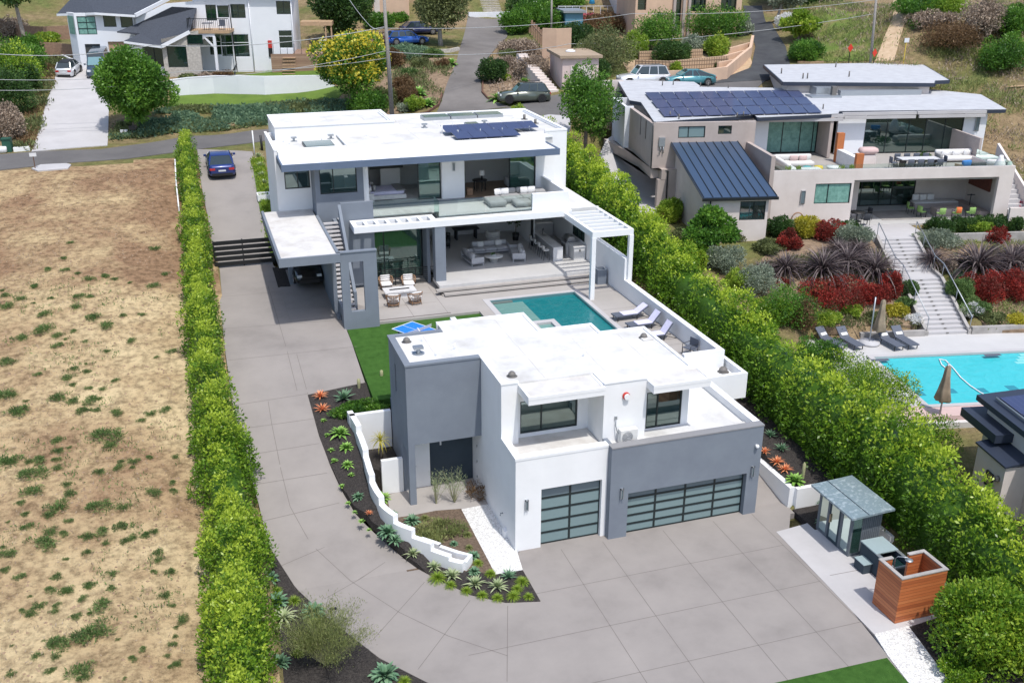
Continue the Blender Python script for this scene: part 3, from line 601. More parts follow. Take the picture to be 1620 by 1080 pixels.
drape('gravel_bed', bed_out, M['gravel'], bedz, .03, .5, .4)
gard = [(WP[i][0], WP[i][1]) for i in range(3, 10)]
m = MB(); m.box(6.6, 11.24, 33.9, 44.4, -.4, .003); tag(m.build('entry_base', M['mulch']), kind='structure')
drape('entry_garden', gard+xy([(784, 909), (730, 805), (690, 808), (655, 815)], zero), M['mulch'], zero, .03, 50, .3)
drape('entry_paving', xy([(612, 783), (640, 776)], zero)+[(7.9, 44.5), (11.3, 44.5), (11.3, 37.7)]+xy([(730, 806), (690, 811), (655, 824), (618, 815)], zero), M['terrace'], zero, .016, 50, .3)
drape('pebble_path', xy([(730, 806), (771, 798)], zero)+[(11.3, 37.7), (11.3, 33.75)]+xy([(827, 902), (784, 909)], zero), M['pebble'], zero, .035, 50, .3)
lowbed = [(425, 862), (460, 920), (520, 980), (600, 1042), (690, 1088), (700, 1130), (420, 1130), (415, 1000), (415, 880)]
drape('lower_bed', xy(lowbed, hD), M['gravel'], hD, .03, 1., .4)
cw = MB(); hw = .13
def ribbon(mb, pts, hw, z0f, closed=False):
    """one wall body along a path: pts = (x, y, top z); mitred joints, steps stay crisp"""
    n = len(pts); P2 = [Vector(p[:2]) for p in pts]; off = []
    for i in range(n):
        d = Vector((0, 0))
        if i: d += (P2[i]-P2[i-1]).normalized()
        if i < n-1: d += (P2[i+1]-P2[i]).normalized()
        d.normalize(); off.append(Vector((-d.y, d.x))*hw)
    for i in range(n-1):
        zt, za, zb = pts[i][2], z0f(i), z0f(i+1); A, B, s, t = P2[i], P2[i+1], off[i], off[i+1]
        zu = pts[i+1][2] if mb.slope else zt
        v = [(A.x-s.x, A.y-s.y, za), (B.x-t.x, B.y-t.y, zb), (B.x+t.x, B.y+t.y, zb), (A.x+s.x, A.y+s.y, za), (A.x-s.x, A.y-s.y, zt), (B.x-t.x, B.y-t.y, zu), (B.x+t.x, B.y+t.y, zu), (A.x+s.x, A.y+s.y, zt)]
        f = [(4, 5, 6, 7), (0, 1, 5, 4), (2, 3, 7, 6)]
        if i == 0: f.append((3, 0, 4, 7))
        if i == n-2: f.append((1, 2, 6, 5))
        elif not mb.slope and pts[i+1][2] < zt-.01:
            zz = pts[i+1][2]; v += [(B.x-t.x, B.y-t.y, zz), (B.x+t.x, B.y+t.y, zz)]; f.append((8, 9, 6, 5))
        mb.add(v, f)
cw.slope = False; ribbon(cw, WS, hw, lambda i: min(0, hD(0, WS[i][1]))-.3)
o = cw.build('garden_wall', M['white']); tag(o, 'long curved white wall stepping down beside the driveway bed of agaves', 'wall')
m = MB(); m.box(WP[0][0]-.1, 7.84, 42.62, 42.86, 0, 3.05); o = m.build('garden_wall', M['white']); tag(o, 'straight white wall behind the spiky yucca, joining the grey tower', 'wall')
m = MB(); m.box(6.85, 7.84, 40.18, 40.38, 0, 1.75); o = m.build('garden_wall', M['white']); tag(o, 'short white wall in front of the spiky yucca planter', 'wall')
drape('yucca_bed', [(5.7, 42.61), (7.84, 42.61), (7.84, 40.38), (6.86, 40.38), (6.2, 41)], M['gravel'], lambda x, y: 1.15, .0, 50, 1.1)
m = MB(); tw = [(q[0]+.42, q[1]+.42, z) for q, z in ((WP[-1], .45), (WP[-2], .45), (WP[-3], .55), (WP[-4], .55))]; ribbon(m, [(WP[-1][0]+.06, WP[-1][1]+.02, .449)]+tw, .09, lambda i: -.2); o = m.build('garden_curb', M['white']); tag(o, 'thin white curb parallel to the tail end of the curved wall', 'curb')
# lawn, terrace and pool of the main house
drape('lawn', [(7.3, 44), (15, 44), (15, 51.98), (9.15, 51.98), (9.15, 51.69), (7.3, 51.69)], M['turf'], lambda x, y: interp(y, [(44, 3.05), (51.7, 3.86)]), .0, 1., .5, kind='structure')
PX0, PX1, PY0, PY1 = 16.05, 21.45, 46.2, 53.55
m = MB()
for a in ((9.15, 24.0, PY1, 59.3), (15.0, PX0, 41, PY1), (PX1, 24.0, 41, PY1), (PX0, PX1, 41, PY0), (9.15, 15.0, 51.99, PY1), (7.3, 9.149, 52.0, 58.2)): m.box(*a, 2.6, 4.0)
terr = m.build('pool_terrace', M['terrace']); terr['kind'] = 'structure'
jm = MB()
for yy in (54.3, 56.0): joint(jm, [(9.2, yy), (13.1, yy)], lambda x, y: 4., .02)
for xx in (11.2, 13.2): joint(jm, [(xx, 52.2), (xx, 57.1)], lambda x, y: 4., .02)
for yy in (44, 47, 50, 53): joint(jm, [(21.9, yy), (24, yy)], lambda x, y: 4., .02)
jm.build('terrace_joints', M['joint'], terr)
m = MB(); m.box(9.1, 13.35, 52.18, 52.3, 4.0, 4.012); m.build('gap_shade_strip', M['joint'], terr)  # dark strip laid on the terrace, standing in for the shade of a gap
m = MB()
for i, (z, y0, xa) in enumerate(((4.33, 55.22, 13.3), (4.17, 54.85, 13.7))): m.box(xa, 24.0, y0, 55.6, z-.10, z)
m.box(13.6, 24.0, 55.1, 55.6, 3.99, 4.07)
st = m.build('terrace_steps', M['terrace']); tag(st, 'wide low floating steps between the covered patio and the pool', 'steps')
pool = thing('swimming_pool', 'teal plunge pool set in grey stone terrace with small spa', 'pool', (18.7, 50, 4))
m = MB(); m.wall('x', PY1-.02, PY1+.28, PX0-.35, PX1+.3, 3.9, 4.02); m.wall('y', PX0-.35, PX0, PY0, PY1-.02, 3.9, 4.02); m.wall('y', PX1, PX1+.3, PY0, PY1-.02, 3.9, 4.02); m.build('coping', M['concrete2'], pool, w=True)
m = MB(); m.wall('y', PX0+.001, PX0+.06, PY0, PY1-.03, 2.4, 3.99); m.wall('y', PX1-.06, PX1-.001, PY0, PY1-.03, 2.4, 3.99); m.wall('x', PY1-.09, PY1-.03, PX0+.06, PX1-.06, 2.4, 3.99); m.box(PX0+.06, PX1-.06, PY0, PY1-.09, 2.3, 2.4); m.build('basin', plain('pool_tile', (.10, .22, .24), .3), pool, w=True)
m = MB(); m.box(PX0+.06, PX1-.06, PY0, PY1-.09, 2.42, 3.86); m.build('water', M['water_teal'], pool, w=True)
m = MB(); m.box(PX0+.08, 18.0, 49.6, PY1-.4, 3.80, 3.875); m.build('shallow_shelf', M['water_shelf'], pool, w=True)
m = MB(); m.box(PX0+.08, 17.4, PY1-.4, PY1-.1, 3.8, 3.93); m.build('step', plain('pool_step', (.13, .16, .15), .6), pool, w=True)
m = MB()
for a in ((17.2, 18.62, 49.0, 49.4), (17.2, 17.42, 48.0, 49.0), (18.3, 18.62, 48.0, 49.0), (17.2, 18.62, 47.6, 48.0)): m.box(*a, 3.2, 4.06)
m.build('spa_wall', M['concrete2'], pool, w=True)
m = MB(); m.box(17.42, 18.3, 48, 49, 3.3, 3.93); m.build('spa_water', M['water_shelf'], pool, w=True)
# boundary walls on the right of the plot
bw = thing('boundary_wall', 'long white boundary wall along the hedge beside the pool', 'wall', (24.17, 48, 4))
m = MB(); m.box(24.02, 24.33, 40.65, 52.0, 0, 5.0); m.box(24.02, 24.33, 52.0, 57.2, 0, 6.3); m.box(22.1, 24.33, 40.4, 40.65, 0, 5.0); m.build('wall', M['white'], bw, w=True)
pw = thing('planter_wall', 'low white planter wall holding agaves right of the grey garage', 'wall', (24.3, 34, 0))
m = MB(); m.box(24.15, 24.42, 33.5, 38.4, -.3, 1.0); m.box(24.42, 27.2, 33.3, 33.52, -.3, 1.0); m.box(26.5, 26.7, 29.4, 33.2, -.3, .5); m.build('wall', M['white'], pw, w=True)
drape('planter_soil', [(24.42, 33.52), (27.3, 33.52), (27.3, 41), (24.42, 41)], M['gravel'], lambda x, y: interp(y, [(33.5, .9), (41, 2.1)]), 0, 1., .6)
# ---------------------------------------------------------------- windows and such
def window(par, axis, c, a0, a1, z0, z1, mull=(), glass='glass_dark', fr=.06, dp=.10, frm='dkframe', name='window', trans=()):
    m = MB(); h = dp/2; holes = []; es = [a0]+[v for v in mull]+[a1]; zs = [z0]+list(trans)+[z1]
    for i in range(len(es)-1):
        for j in range(len(zs)-1):
            holes.append((es[i]+(fr if i == 0 else fr/2), es[i+1]-(fr if i == len(es)-2 else fr/2), zs[j]+(fr if j == 0 else fr/2), zs[j+1]-(fr if j == len(zs)-2 else fr/2)))
    m.wall(axis, c-h, c+h, a0, a1, z0, z1, holes); f = m.build(name, M[frm], par, w=True)
    g = MB(); 
    if axis == 'x': g.box(a0+fr*.5, a1-fr*.5, c-.012, c+.012, z0+fr*.5, z1-fr*.5)
    else: g.box(c-.012, c+.012, a0+fr*.5, a1-fr*.5, z0+fr*.5, z1-fr*.5)
    g.build('pane', M[glass] if isinstance(glass, str) else glass, f, w=True); return f
def wall_lamp(par, x, y, z, h=.5, w=.14, dy=-1):
    m = MB(); m.box(x-w/2, x+w/2, y, y+dy*.04, z, z+h); m.box(x-w/2, x-w/2+.03, y+dy*.04, y+dy*.12, z, z+h); m.box(x+w/2-.03, x+w/2, y+dy*.04, y+dy*.12, z, z+h); m.box(x-w/2, x+w/2, y+dy*.04, y+dy*.12, z+h-.04, z+h); o = m.build('wall_lamp', M['galv'], par, w=True)
    m = MB(); m.box(x-w/2+.04, x+w/2-.04, y+dy*.045, y+dy*.09, z+.06, z+h-.06); m.build('lamp_shade', M['frost2'], o, w=True)
def roof_vent(par, x, y, z, s=1, cap=True):
    m = MB(); m.cyl(x, y, z, z+.03, .26*s, 12); m.cyl(x, y, z+.03, z+.22*s, .09*s, 10)
    if cap: m.box(x-.2*s, x+.2*s, y-.15*s, y+.15*s, z+.22*s, z+.32*s)
    m.build('roof_vent', M['galv'], par, w=True)
def vent_pipe(par, x, y, z, h=.35, r=.045, mat='white'):
    m = MB(); m.cyl(x, y, z, z+h, r, 8); m.cyl(x, y, z, z+.03, r*2.6, 10); m.build('vent_pipe', M[mat], par, w=True)
def turbine(par, x, y, z):
    m = MB(); m.lathe([(.0, z+.22), (.09, z+.21), (.15, z+.14), (.165, z+.07), (.13, z+.02), (.24, z), (.24, z-.01)], x, y, 14); m.build('roof_vent', M['dvent'], par, w=True)
# ================================================================ guest house with the garages
gh = thing('guest_house', 'white and grey cubic guest house above two frosted glass garage doors, nearest building', 'house', (15, 38, 0))
def bld(name, mat, par=None): 
    def f(mb): return mb.build(name, M[mat], par, w=True)
    return f
Bx = lambda *boxes: (lambda m: ([m.box(*b) for b in boxes], m)[1])(MB())
D1, D2 = (12.38, 15.10, 0, 2.80), (16.18, 21.88, 0, 2.12)
# lower storey
m = MB(); m.wall('x', 33.92, 34.22, 11.25, 15.33, -.2, 4.30, [(D1[0], D1[1], -.3, D1[3])]); m.box(11.25, 11.5, 34.22, 35.87, -.2, 4.30); m.box(11.25, 11.5, 35.87, 44.2, -.2, 6.84)
m.build('wall', M['white'], gh, w=True)
m = MB(); m.wall('x', 33.57, 33.95, 15.335, 22.5, -.2, 4.36, [(D2[0], D2[1], -.3, D2[3])]); m.wall('y', 15.335, 15.55, 33.95, 34.6, -.2, 4.36); m.build('grey_wall', M['grey'], gh, w=True)
m = MB(); m.wall('y', 22.2, 22.5, 33.95, 38.5, -.2, 4.36); m.build('wall', M['white'], gh, w=True)
m = MB(); m.wall('x', 33.90, 34.26, 11.22, 15.334, 4.30, 4.42); m.wall('y', 11.22, 11.52, 34.26, 35.86, 4.30, 4.42)
m.build('parapet_cap', M['white'], gh, w=True)
m = MB(); m.wall('x', 33.55, 33.98, 15.336, 22.52, 4.36, 4.42); m.build('parapet_cap', plain('grey_cap', (.26, .26, .27), .6), gh, w=True)
m = MB(); m.wall('y', 22.18, 22.52, 33.98, 38.55, 4.36, 4.42); m.build('parapet_cap', M['white'], gh, w=True)
m = MB(); m.box(11.52, 15.34, 34.26, 36.35, 3.85, 4.02); m.build('balcony_roof', M['deckfloor'], gh, w=True)
m = MB(); m.box(15.5, 22.2, 33.97, 34.65, 3.9, 4.12); m.box(19.62, 22.19, 34.65, 40.4, 3.85, 4.05); m.box(17.3, 19.62, 34.65, 35.15, 3.9, 4.10); m.build('lower_roof', M['roof'], gh, w=True)
def garage_door(x0, x1, z1, y, cols, rows=5):
    g = MB(); w = (x1-x0)/cols; h = z1/rows; fr = .045; holes = [(x0+i*w+fr, x0+(i+1)*w-fr, j*h+fr+.02*(j == 0), (j+1)*h-fr) for i in range(cols) for j in range(rows)]
    g.wall('x', y-.03, y+.03, x0, x1, .01, z1, holes); d = g.build('garage_door', M['dkframe'], gh, w=True)
    p = MB()
    for i in range(cols):
        for j in range(rows): p.box(x0+i*w+fr, x0+(i+1)*w-fr, y-.008, y+.008, j*h+fr, (j+1)*h-fr, 1 if j == rows-1 else 0)
    p.build('pane', [M['frost'], M['frost2']], d, w=True)
garage_door(D1[0], D1[1]-.0, D1[3], 34.14, 2); garage_door(D2[0], D2[1], D2[3], 33.86, 4)
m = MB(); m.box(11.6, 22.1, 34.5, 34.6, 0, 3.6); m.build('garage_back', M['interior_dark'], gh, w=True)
# upper storey: left bay recessed behind its balcony, centre pier, right bay
W1 = (12.25, 14.88, 4.18, 5.72); W2 = (17.6, 19.3, 4.16, 5.9)
m = MB(); m.wall('x', 36.35, 36.6, 11.5, 15.36, 4.0, 6.84, [W1]); m.wall('y', 15.36, 15.6, 34.65, 36.6, 4.0, 6.84); m.wall('x', 34.65, 34.9, 15.6, 17.3, 3.9, 6.84); m.wall('y', 17.1, 17.3, 34.9, 35.2, 4.0, 6.84)
m.wall('x', 35.2, 35.42, 17.1, 19.62, 3.9, 6.84, [W2]); m.wall('y', 19.4, 19.65, 35.42, 39.95, 3.9, 6.84); m.wall('x', 39.95, 40.1, 17.4, 19.65, 3.9, 6.84)
m.wall('y', 17.25, 17.4, 40.1, 41.1, 3.9, 6.84); m.wall('x', 41.1, 41.25, 14.8, 17.4, 3, 6.84); m.wall('y', 14.65, 14.8, 41.25, 43.6, 3, 6.84); m.wall('x', 43.45, 43.6, 10.4, 14.65, 3, 6.84)
m.box(11.5, 12.0, 35.87, 36.35, 4.02, 6.84)
m.build('wall', M['white'], gh, w=True)
m = MB(); m.wall('y', 12.0, 12.02, 35.88, 36.34, 4.02, 6.84); m.build('reveal', M['white'], gh, w=True)
window(gh, 'x', 36.45, *W1, mull=(W1[0]+.98,)); window(gh, 'x', 35.28, *W2, mull=(W2[0]+.55,))
m = MB(); m.box(11.6, 15.3, 36.65, 36.75, 4, 6.7); m.box(17.3, 19.3, 37.9, 38, 4, 6.7); m.box(11.6, 15.3, 36.6, 38, 3.95, 4.0); m.build('room_wall', M['interior'], gh, w=True)
m = MB(); m.lathe([(0, 4.55), (.22, 4.58), (.3, 4.75), (.26, 4.98), (.1, 5.05), (0, 5.05)], 18.75, 36.2, 14); m.build('round_basket', M['cream'], gh, w=True)
m = MB(); m.box(17.6, 19.3, 35.9, 36.7, 4.0, 4.55); m.build('window_bench', M['lsofa'], gh, w=True)
# roof slab and parapet rims
roofpoly = [(11.5, 35.9), (15.45, 35.9), (15.45, 34.7), (17.25, 34.7), (17.25, 35.25), (19.6, 35.25), (19.6, 39.95), (17.4, 39.95), (17.4, 41.12), (14.78, 41.12), (14.78, 43.5), (10.45, 43.5), (10.45, 42.4), (7.95, 42.4), (7.95, 38.95), (11.5, 38.95)]
m = MB(); m.prism(roofpoly, 6.6, 6.85); m.build('roof', M['roof'], gh, w=True)
m = MB(); r = .14
for s in (('x', 34.62, 34.62+r, 15.33, 17.33), ('x', 43.48, 43.64, 10.4, 14.84), ('y', 14.68, 14.84, 41.28, 43.48), ('x', 41.1, 41.28, 14.68, 17.46), ('y', 17.3, 17.46, 40.14, 41.1), ('x', 39.96, 40.14, 17.3, 19.7), ('y', 19.54, 19.7, 35.3, 39.96), ('y', 11.22, 11.38, 35.84, 38.8), ('x', 35.84, 36.0, 11.38, 12.0)):
    m.wall(s[0], s[1], s[2], s[3], s[4], 6.84, 6.91)
m.build('roof_rim', M['white'], gh, w=True)
def awning(x0, x1, yf, yb, z0, z1):
    m = MB(); m.box(x0, x1, yf, yb, z0, z1); m.wall('x', yf-.012, yf+.1, x0-.012, x1+.012, z1-.1, z1+.05); m.wall('y', x0-.012, x0+.1, yf+.1, yb, z1-.02, z1+.05); m.wall('y', x1-.1, x1+.012, yf+.1, yb, z1-.02, z1+.05)
    m.build('window_canopy', M['white'], gh, w=True); Bx((x0+.1, x1-.1, yf+.1, yb, z1+.002, z1+.02)).build('canopy_top', M['deckfloor'], gh, w=True)
awning(11.98, 15.33, 34.5, 36.34, 6.42, 6.74); awning(17.3, 19.95, 34.0, 35.19, 6.42, 6.74)
# grey entrance tower
m = MB(); TL = 3.05; 
m.wall('x', 38.85, 39.1, 7.86, 11.25, TL, 6.84); m.wall('y', 7.86, 8.1, 39.1, 42.5, -.2, 6.84, [(41.0, 41.25, 4.7, 6.1), (39.15, 40.2, -.3, 2.6)]); m.wall('x', 42.4, 42.6, 8.1, 10.4, 2, 6.84)
m.box(7.86, 8.16, 38.85, 39.1, -.2, TL); m.box(8.1, 11.25, 39.1, 44, 3.0, TL+.05)
m.wall('y', 8.1, 8.25, 40.3, 44, -.2, 3.0); m.build('tower_wall', M['grey'], gh, w=True)
m = MB(); m.wall('x', 38.82, 39.14, 7.83, 11.21, 6.845, 6.93); m.wall('y', 7.83, 8.13, 39.14, 42.38, 6.845, 6.93); m.wall('x', 42.38, 42.62, 7.83, 10.4, 6.845, 6.93); m.build('roof_rim', M['grey'], gh, w=True)
window(gh, 'y', 7.95, 41.0, 41.25, 4.7, 6.1, name='slit_window', fr=.03)
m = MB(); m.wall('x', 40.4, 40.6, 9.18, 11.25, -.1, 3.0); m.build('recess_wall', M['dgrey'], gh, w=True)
d = Bx((8.28, 9.15, 40.3, 40.38, .02, 2.95)).build('side_door', M['white'], gh, w=True)
m = MB(); m.tube([(8.36, 40.3, 1.2), (8.36, 40.22, 1.2), (8.48, 40.22, 1.2)], .02, 6); m.build('handle', M['steel'], d, w=True)
m = MB(); m.box(9.66, 9.73, 40.36, 40.4, 2.05, 2.25); m.build('doorbell', M['white'], gh, w=True)
m = MB(); 
for z in (.5, 1.3, 2.1, 2.8): m.box(11.2, 11.25, 39.55, 39.6, z, z+.1)
m.build('hinge', M['steel'], gh, w=True)
for p in ((11.72, 33.92, 1.95), (15.85, 33.57, 1.95), (22.12, 33.57, 1.95)): wall_lamp(gh, *p)
m = MB(); m.blob(22.2, 33.47, 3.45, .09, .09, .09); m.box(22.16, 22.24, 33.5, 33.57, 3.42, 3.5); m.build('security_camera', M['white'], gh, w=True)
m = MB(); m.tube([(16.34, 34.65, 6.2), (16.34, 34.58, 6.2)], .16, 18); a = m.build('fire_alarm', M['red'], gh, w=True); m = MB(); m.tube([(16.36, 34.58, 6.18), (16.36, 34.5, 6.18)], .13, 18); m.build('strobe', M['white'], a, w=True)
# air conditioner standing on the lower roof
ac = MB(); ac.box(16.0, 16.78, 34.22, 34.52, 4.18, 4.78); a = ac.build('air_conditioner', plain('ac_casing', (.72, .72, .7), .5), gh, w=True)
m = MB(); m.tube([(16.32, 34.215, 4.48), (16.32, 34.2, 4.48)], .24, 24); m.build('fan_grille', plain('fan_grey', (.28, .29, .3), .6), a, w=True)
m = MB()
for k in range(4):
    rr = .06+.055*k; m.tube([(16.32+rr*math.cos(t*math.pi/10), 34.19, 4.48+rr*math.sin(t*math.pi/10)) for t in range(21)], .006, 4)
m.build('grille_ring', M['white'], a, w=True)
Bx((16.05, 16.12, 34.15, 34.6, 4.125, 4.18), (16.66, 16.73, 34.15, 34.6, 4.125, 4.18)).build('foot', M['dvent'], a, w=True)
m = MB(); m.box(15.86, 15.98, 34.6, 34.65, 5.15, 5.3); m.tube([(15.92, 34.6, 5.15), (15.9, 34.58, 4.9), (15.96, 34.5, 4.65), (16.02, 34.45, 4.55)], .025, 6); m.build('isolator', M['galv'], gh, w=True)
turbine(gh, 8.55, 41.7, 6.85); roof_vent(gh, 8.75, 40.2, 6.85, 1.1); turbine(gh, 11.95, 36.6, 6.85); turbine(gh, 19.1, 38.9, 6.85)
for p in ((9.2, 41.4), (10.4, 40.1), (9.4, 39.6), (15.6, 37.6)): vent_pipe(gh, *p, 6.85, .32)
m = MB(); m.box(18.9, 19.4, 38.5, 38.8, 6.86, 6.9); m.build('roof_patch', M['deckfloor'], gh, w=True)
m = MB(); m.tube([(11.24, 35.6, .9), (11.12, 35.6, .9), (11.12, 35.6, .8)], .03, 6); m.build('tap', M['galv'], gh, w=True)
m = MB(); m.box(11.1, 11.25, 35.0, 35.3, .0, .35); m.build('meter_box', M['white'], gh, w=True)
# raised terrace box joining the boundary wall
tb = thing('terrace_box', 'small white walled roof terrace box between guest house and hedge', 'terrace', (23.5, 39.8, 4))
m = MB(); m.wall('x', 38.71, 38.9, 22.52, 24.7, 3.1, 4.42); m.wall('y', 24.5, 24.7, 38.9, 41.05, 3.1, 4.42); m.box(22.2, 24.5, 38.9, 40.39, 3.2, 4.0); m.build('wall', M['white'], tb, w=True)
m = MB(); m.lathe([(.0, 4.28), (.12, 4.27), (.2, 4.18), (.22, 4.1), (.17, 4.04), (.3, 4.02), (.3, 4.0)], 24.1, 40.0, 14); m.build('roof_vent', M['dvent'], tb, w=True)
# ================================================================ main house
mh = thing('modern_house', 'large two-storey white flat-roofed house with slate fascia facing the pool', 'house', (14.6, 62, 4))
# west wing
WF = (5.5, 7.04, 9.52, 10.95); WG = (7.38, 9.63, 9.52, 11.1)
m = MB(); m.wall('x', 62.0, 62.25, 5.0, 7.1, 4, 11.9, [WF]); m.wall('y', 5.0, 5.25, 62.25, 68.4, 4, 11.9); m.wall('x', 68.15, 68.4, 5.25, 5.5, 4, 11.9)
m.wall('y', 5.5, 5.75, 66.4, 70.9, 5, 12.6); m.wall('x', 66.15, 66.4, 5.5, 13.3, 11.7, 12.6); m.wall('x', 70.65, 70.9, 5.75, 13.3, 6, 12.6); m.wall('y', 13.05, 13.3, 66.4, 70.65, 11.7, 12.6)
m.wall('x', 71.6, 71.85, 13.3, 24.35, 6, 12.0); m.wall('y', 24.1, 24.35, 62.9, 71.6, 4, 12.0)
m.wall('x', 62.9, 63.1, 22.83, 24.1, 8.2, 12.0); m.box(22.83, 23.0, 61.6, 62.9, 8.3, 11.28)
m.box(10.02, 10.35, 60.1, 61.6, 8.3, 11.27); m.wall('x', 61.5, 61.7, 15.32, 16.82, 8.3, 11.27); m.wall('x', 61.6, 61.8, 21.72, 22.83, 8.3, 11.27)
m.build('wall', M['white'], mh, w=True)
m = MB(); m.wall('x', 60.0, 60.25, 7.1, 10.02, 4.2, 11.27, [WG]); m.wall('y', 7.1, 7.3, 60.25, 62.24, 8.0, 11.27); m.build('grey_wall', M['grey'], mh, w=True)
window(mh, 'x', 62.08, *WF, mull=(6.3,), glass='glass_dark'); window(mh, 'x', 60.1, *WG, mull=(8.2,), glass='glass_dark')
# roofs
m = MB(); m.box(5.25, 9.5, 62.25, 66.15, 11.5, 11.78); m.build('roof', M['roof'], mh, w=True)
m = MB(); m.prism([(9.5, 61.5), (22.83, 61.5), (22.83, 63.1), (24.1, 63.1), (24.1, 71.6), (13.3, 71.6), (13.3, 66.15), (9.5, 66.15)], 11.5, 11.90); m.build('roof', M['roof'], mh, w=True)
m = MB(); m.box(5.75, 13.05, 66.4, 70.65, 12.2, 12.5); m.build('roof', M['roof'], mh, w=True)
m = MB()
for s in (('x', 61.98, 62.16, 5.0, 9.5), ('y', 4.98, 5.15, 62.16, 68.4), ('x', 61.42, 61.6, 9.5, 22.8), ('y', 9.42, 9.58, 61.6, 66.1)): m.wall(*s, 11.9, 12.0)
for s in (('x', 62.88, 63.1, 22.8, 24.37), ('y', 24.15, 24.37, 63.1, 71.6), ('x', 71.6, 71.87, 13.3, 24.37)): m.wall(*s, 12.0, 12.12)
for s in (('x', 66.1, 66.3, 5.46, 13.34), ('y', 5.46, 5.66, 66.3, 70.7), ('x', 70.7, 70.94, 5.46, 13.34), ('y', 13.12, 13.34, 66.3, 70.7)): m.wall(*s, 12.6, 12.68)
m.build('roof_rim', M['white'], mh, w=True)
m = MB(); m.box(5.2, 22.3, 59.12, 61.42, 11.29, 11.56); m.box(5.2, 22.3, 61.42, 61.98, 11.29, 11.9); m.build('eaves', M['white'], mh, w=True)
m = MB(); m.wall('x', 58.98, 59.12, 5.1, 22.4, 11.24, 11.64); m.wall('y', 5.1, 5.2, 59.12, 61.97, 11.26, 11.64); m.wall('y', 22.3, 22.4, 59.12, 61.9, 11.26, 11.64); m.build('fascia', M['steel_blue'], mh, w=True)
# roof furniture
f = Bx((6.98, 8.8, 62.5, 64.5, 11.8, 11.93)).build('skylight', M['dkframe'], mh, w=True); Bx((7.04, 8.74, 62.56, 64.44, 11.93, 11.96)).build('pane', M['skylight'], f, w=True)
for i in range(3):
    x0 = 16.2+i*1.98; f = Bx((x0, x0+1.9, 69.8, 71.1, 11.9, 12.12)).build('skylight', M['galv'], mh, w=True); Bx((x0+.06, x0+1.84, 69.86, 71.04, 12.12, 12.15)).build('pane', plain('roof_glass', (.15, .22, .20), .15) if i == 0 else bpy.data.materials['roof_glass'], f, w=True)
f = Bx((18.5, 19.4, 66.4, 67.6, 11.9, 12.05)).build('skylight', M['galv'], mh, w=True); Bx((18.55, 19.35, 66.45, 67.55, 12.05, 12.08)).build('pane', M['skylight'], f, w=True)
def panel(par, x0, x1, y0, y1, z0, z1, name='solar_panel'):
    m = MB(); v = [(x0, y0, z0), (x1, y0, z0), (x1, y1, z1), (x0, y1, z1)]; m.add(v+[(a, b, c-.04) for a, b, c in v], [(0, 1, 2, 3), (7, 6, 5, 4), (0, 4, 5, 1), (1, 5, 6, 2), (2, 6, 7, 3), (3, 7, 4, 0)]); m.build(name, M['solar'], par, w=True)
for i in range(4): panel(mh, 16.45+i*1.07, 17.49+i*1.07, 61.75, 63.3, 12.10, 12.26)
for i in range(6): panel(mh, 16.2+i*1.07, 17.24+i*1.07, 63.6, 65.1, 12.2, 12.38)
m = MB()
for x in (16.9, 18.4, 19.9): m.cyl(x, 62.0, 11.9, 12.12, .03, 6); m.cyl(x, 63.2, 11.9, 12.36, .03, 6)
for x in (17.0, 19.5, 22.0): m.cyl(x, 63.8, 11.9, 12.26, .03, 6); m.cyl(x, 65.0, 11.9, 12.5, .03, 6)
m.build('panel_rack', M['galv'], mh, w=True)
for p in ((6.6, 65.5), (9.0, 65.7), (15.6, 67.2), (19.9, 67.3), (13.0, 66.6)): roof_vent(mh, p[0], p[1], 11.9 if p[0] > 9.5 else 11.78, .9)
for p, h in (((5.9, 65.2), .4), ((6.2, 64.4), .3), ((8.3, 65.0), .35), ((11.2, 64.9), .35), ((16.1, 64.3), .75), ((22.3, 70.6), .3), ((22.5, 68.8), .3), ((8.6, 60.4), .35)): vent_pipe(mh, *p, 11.56 if p[1] < 61 else (11.9 if p[0] > 9.5 else 11.78), h)
vent_pipe(mh, 23.2, 68.4, 11.9, .35, .1, 'dvent'); vent_pipe(mh, 23.4, 66.6, 11.9, .3, .1, 'dvent')
m = MB()
for x in (11.9, 14.3, 16.7, 19.1, 21.5): m.box(x, x+.05, 61.7, 71.5 if x > 13.4 else 66, 11.901, 11.908)
for x in (7.6,): m.box(x, x+.05, 62.3, 66.1, 11.781, 11.788)
for x in (7.5, 9.9, 12.3): m.box(x, x+.05, 59.2, 61.4, 11.561, 11.568); m.box(x-.7, x-.65, 66.5, 70.6, 12.501, 12.508)
m.box(13.4, 24, 67.3, 67.35, 11.901, 11.907); m.build('roof_seams', M['deckfloor'], mh, w=True); m = MB()
for x in (9.4, 13.2, 15.9, 18.1): m.box(x, x+.05, 36.0 if x != 9.4 else 39.1, 43.3 if x < 14 else 39.8, 6.851, 6.857)
m.box(11.5, 19.5, 38.6, 38.65, 6.851, 6.858); m.build('roof_seams', M['deckfloor'], gh, w=True)
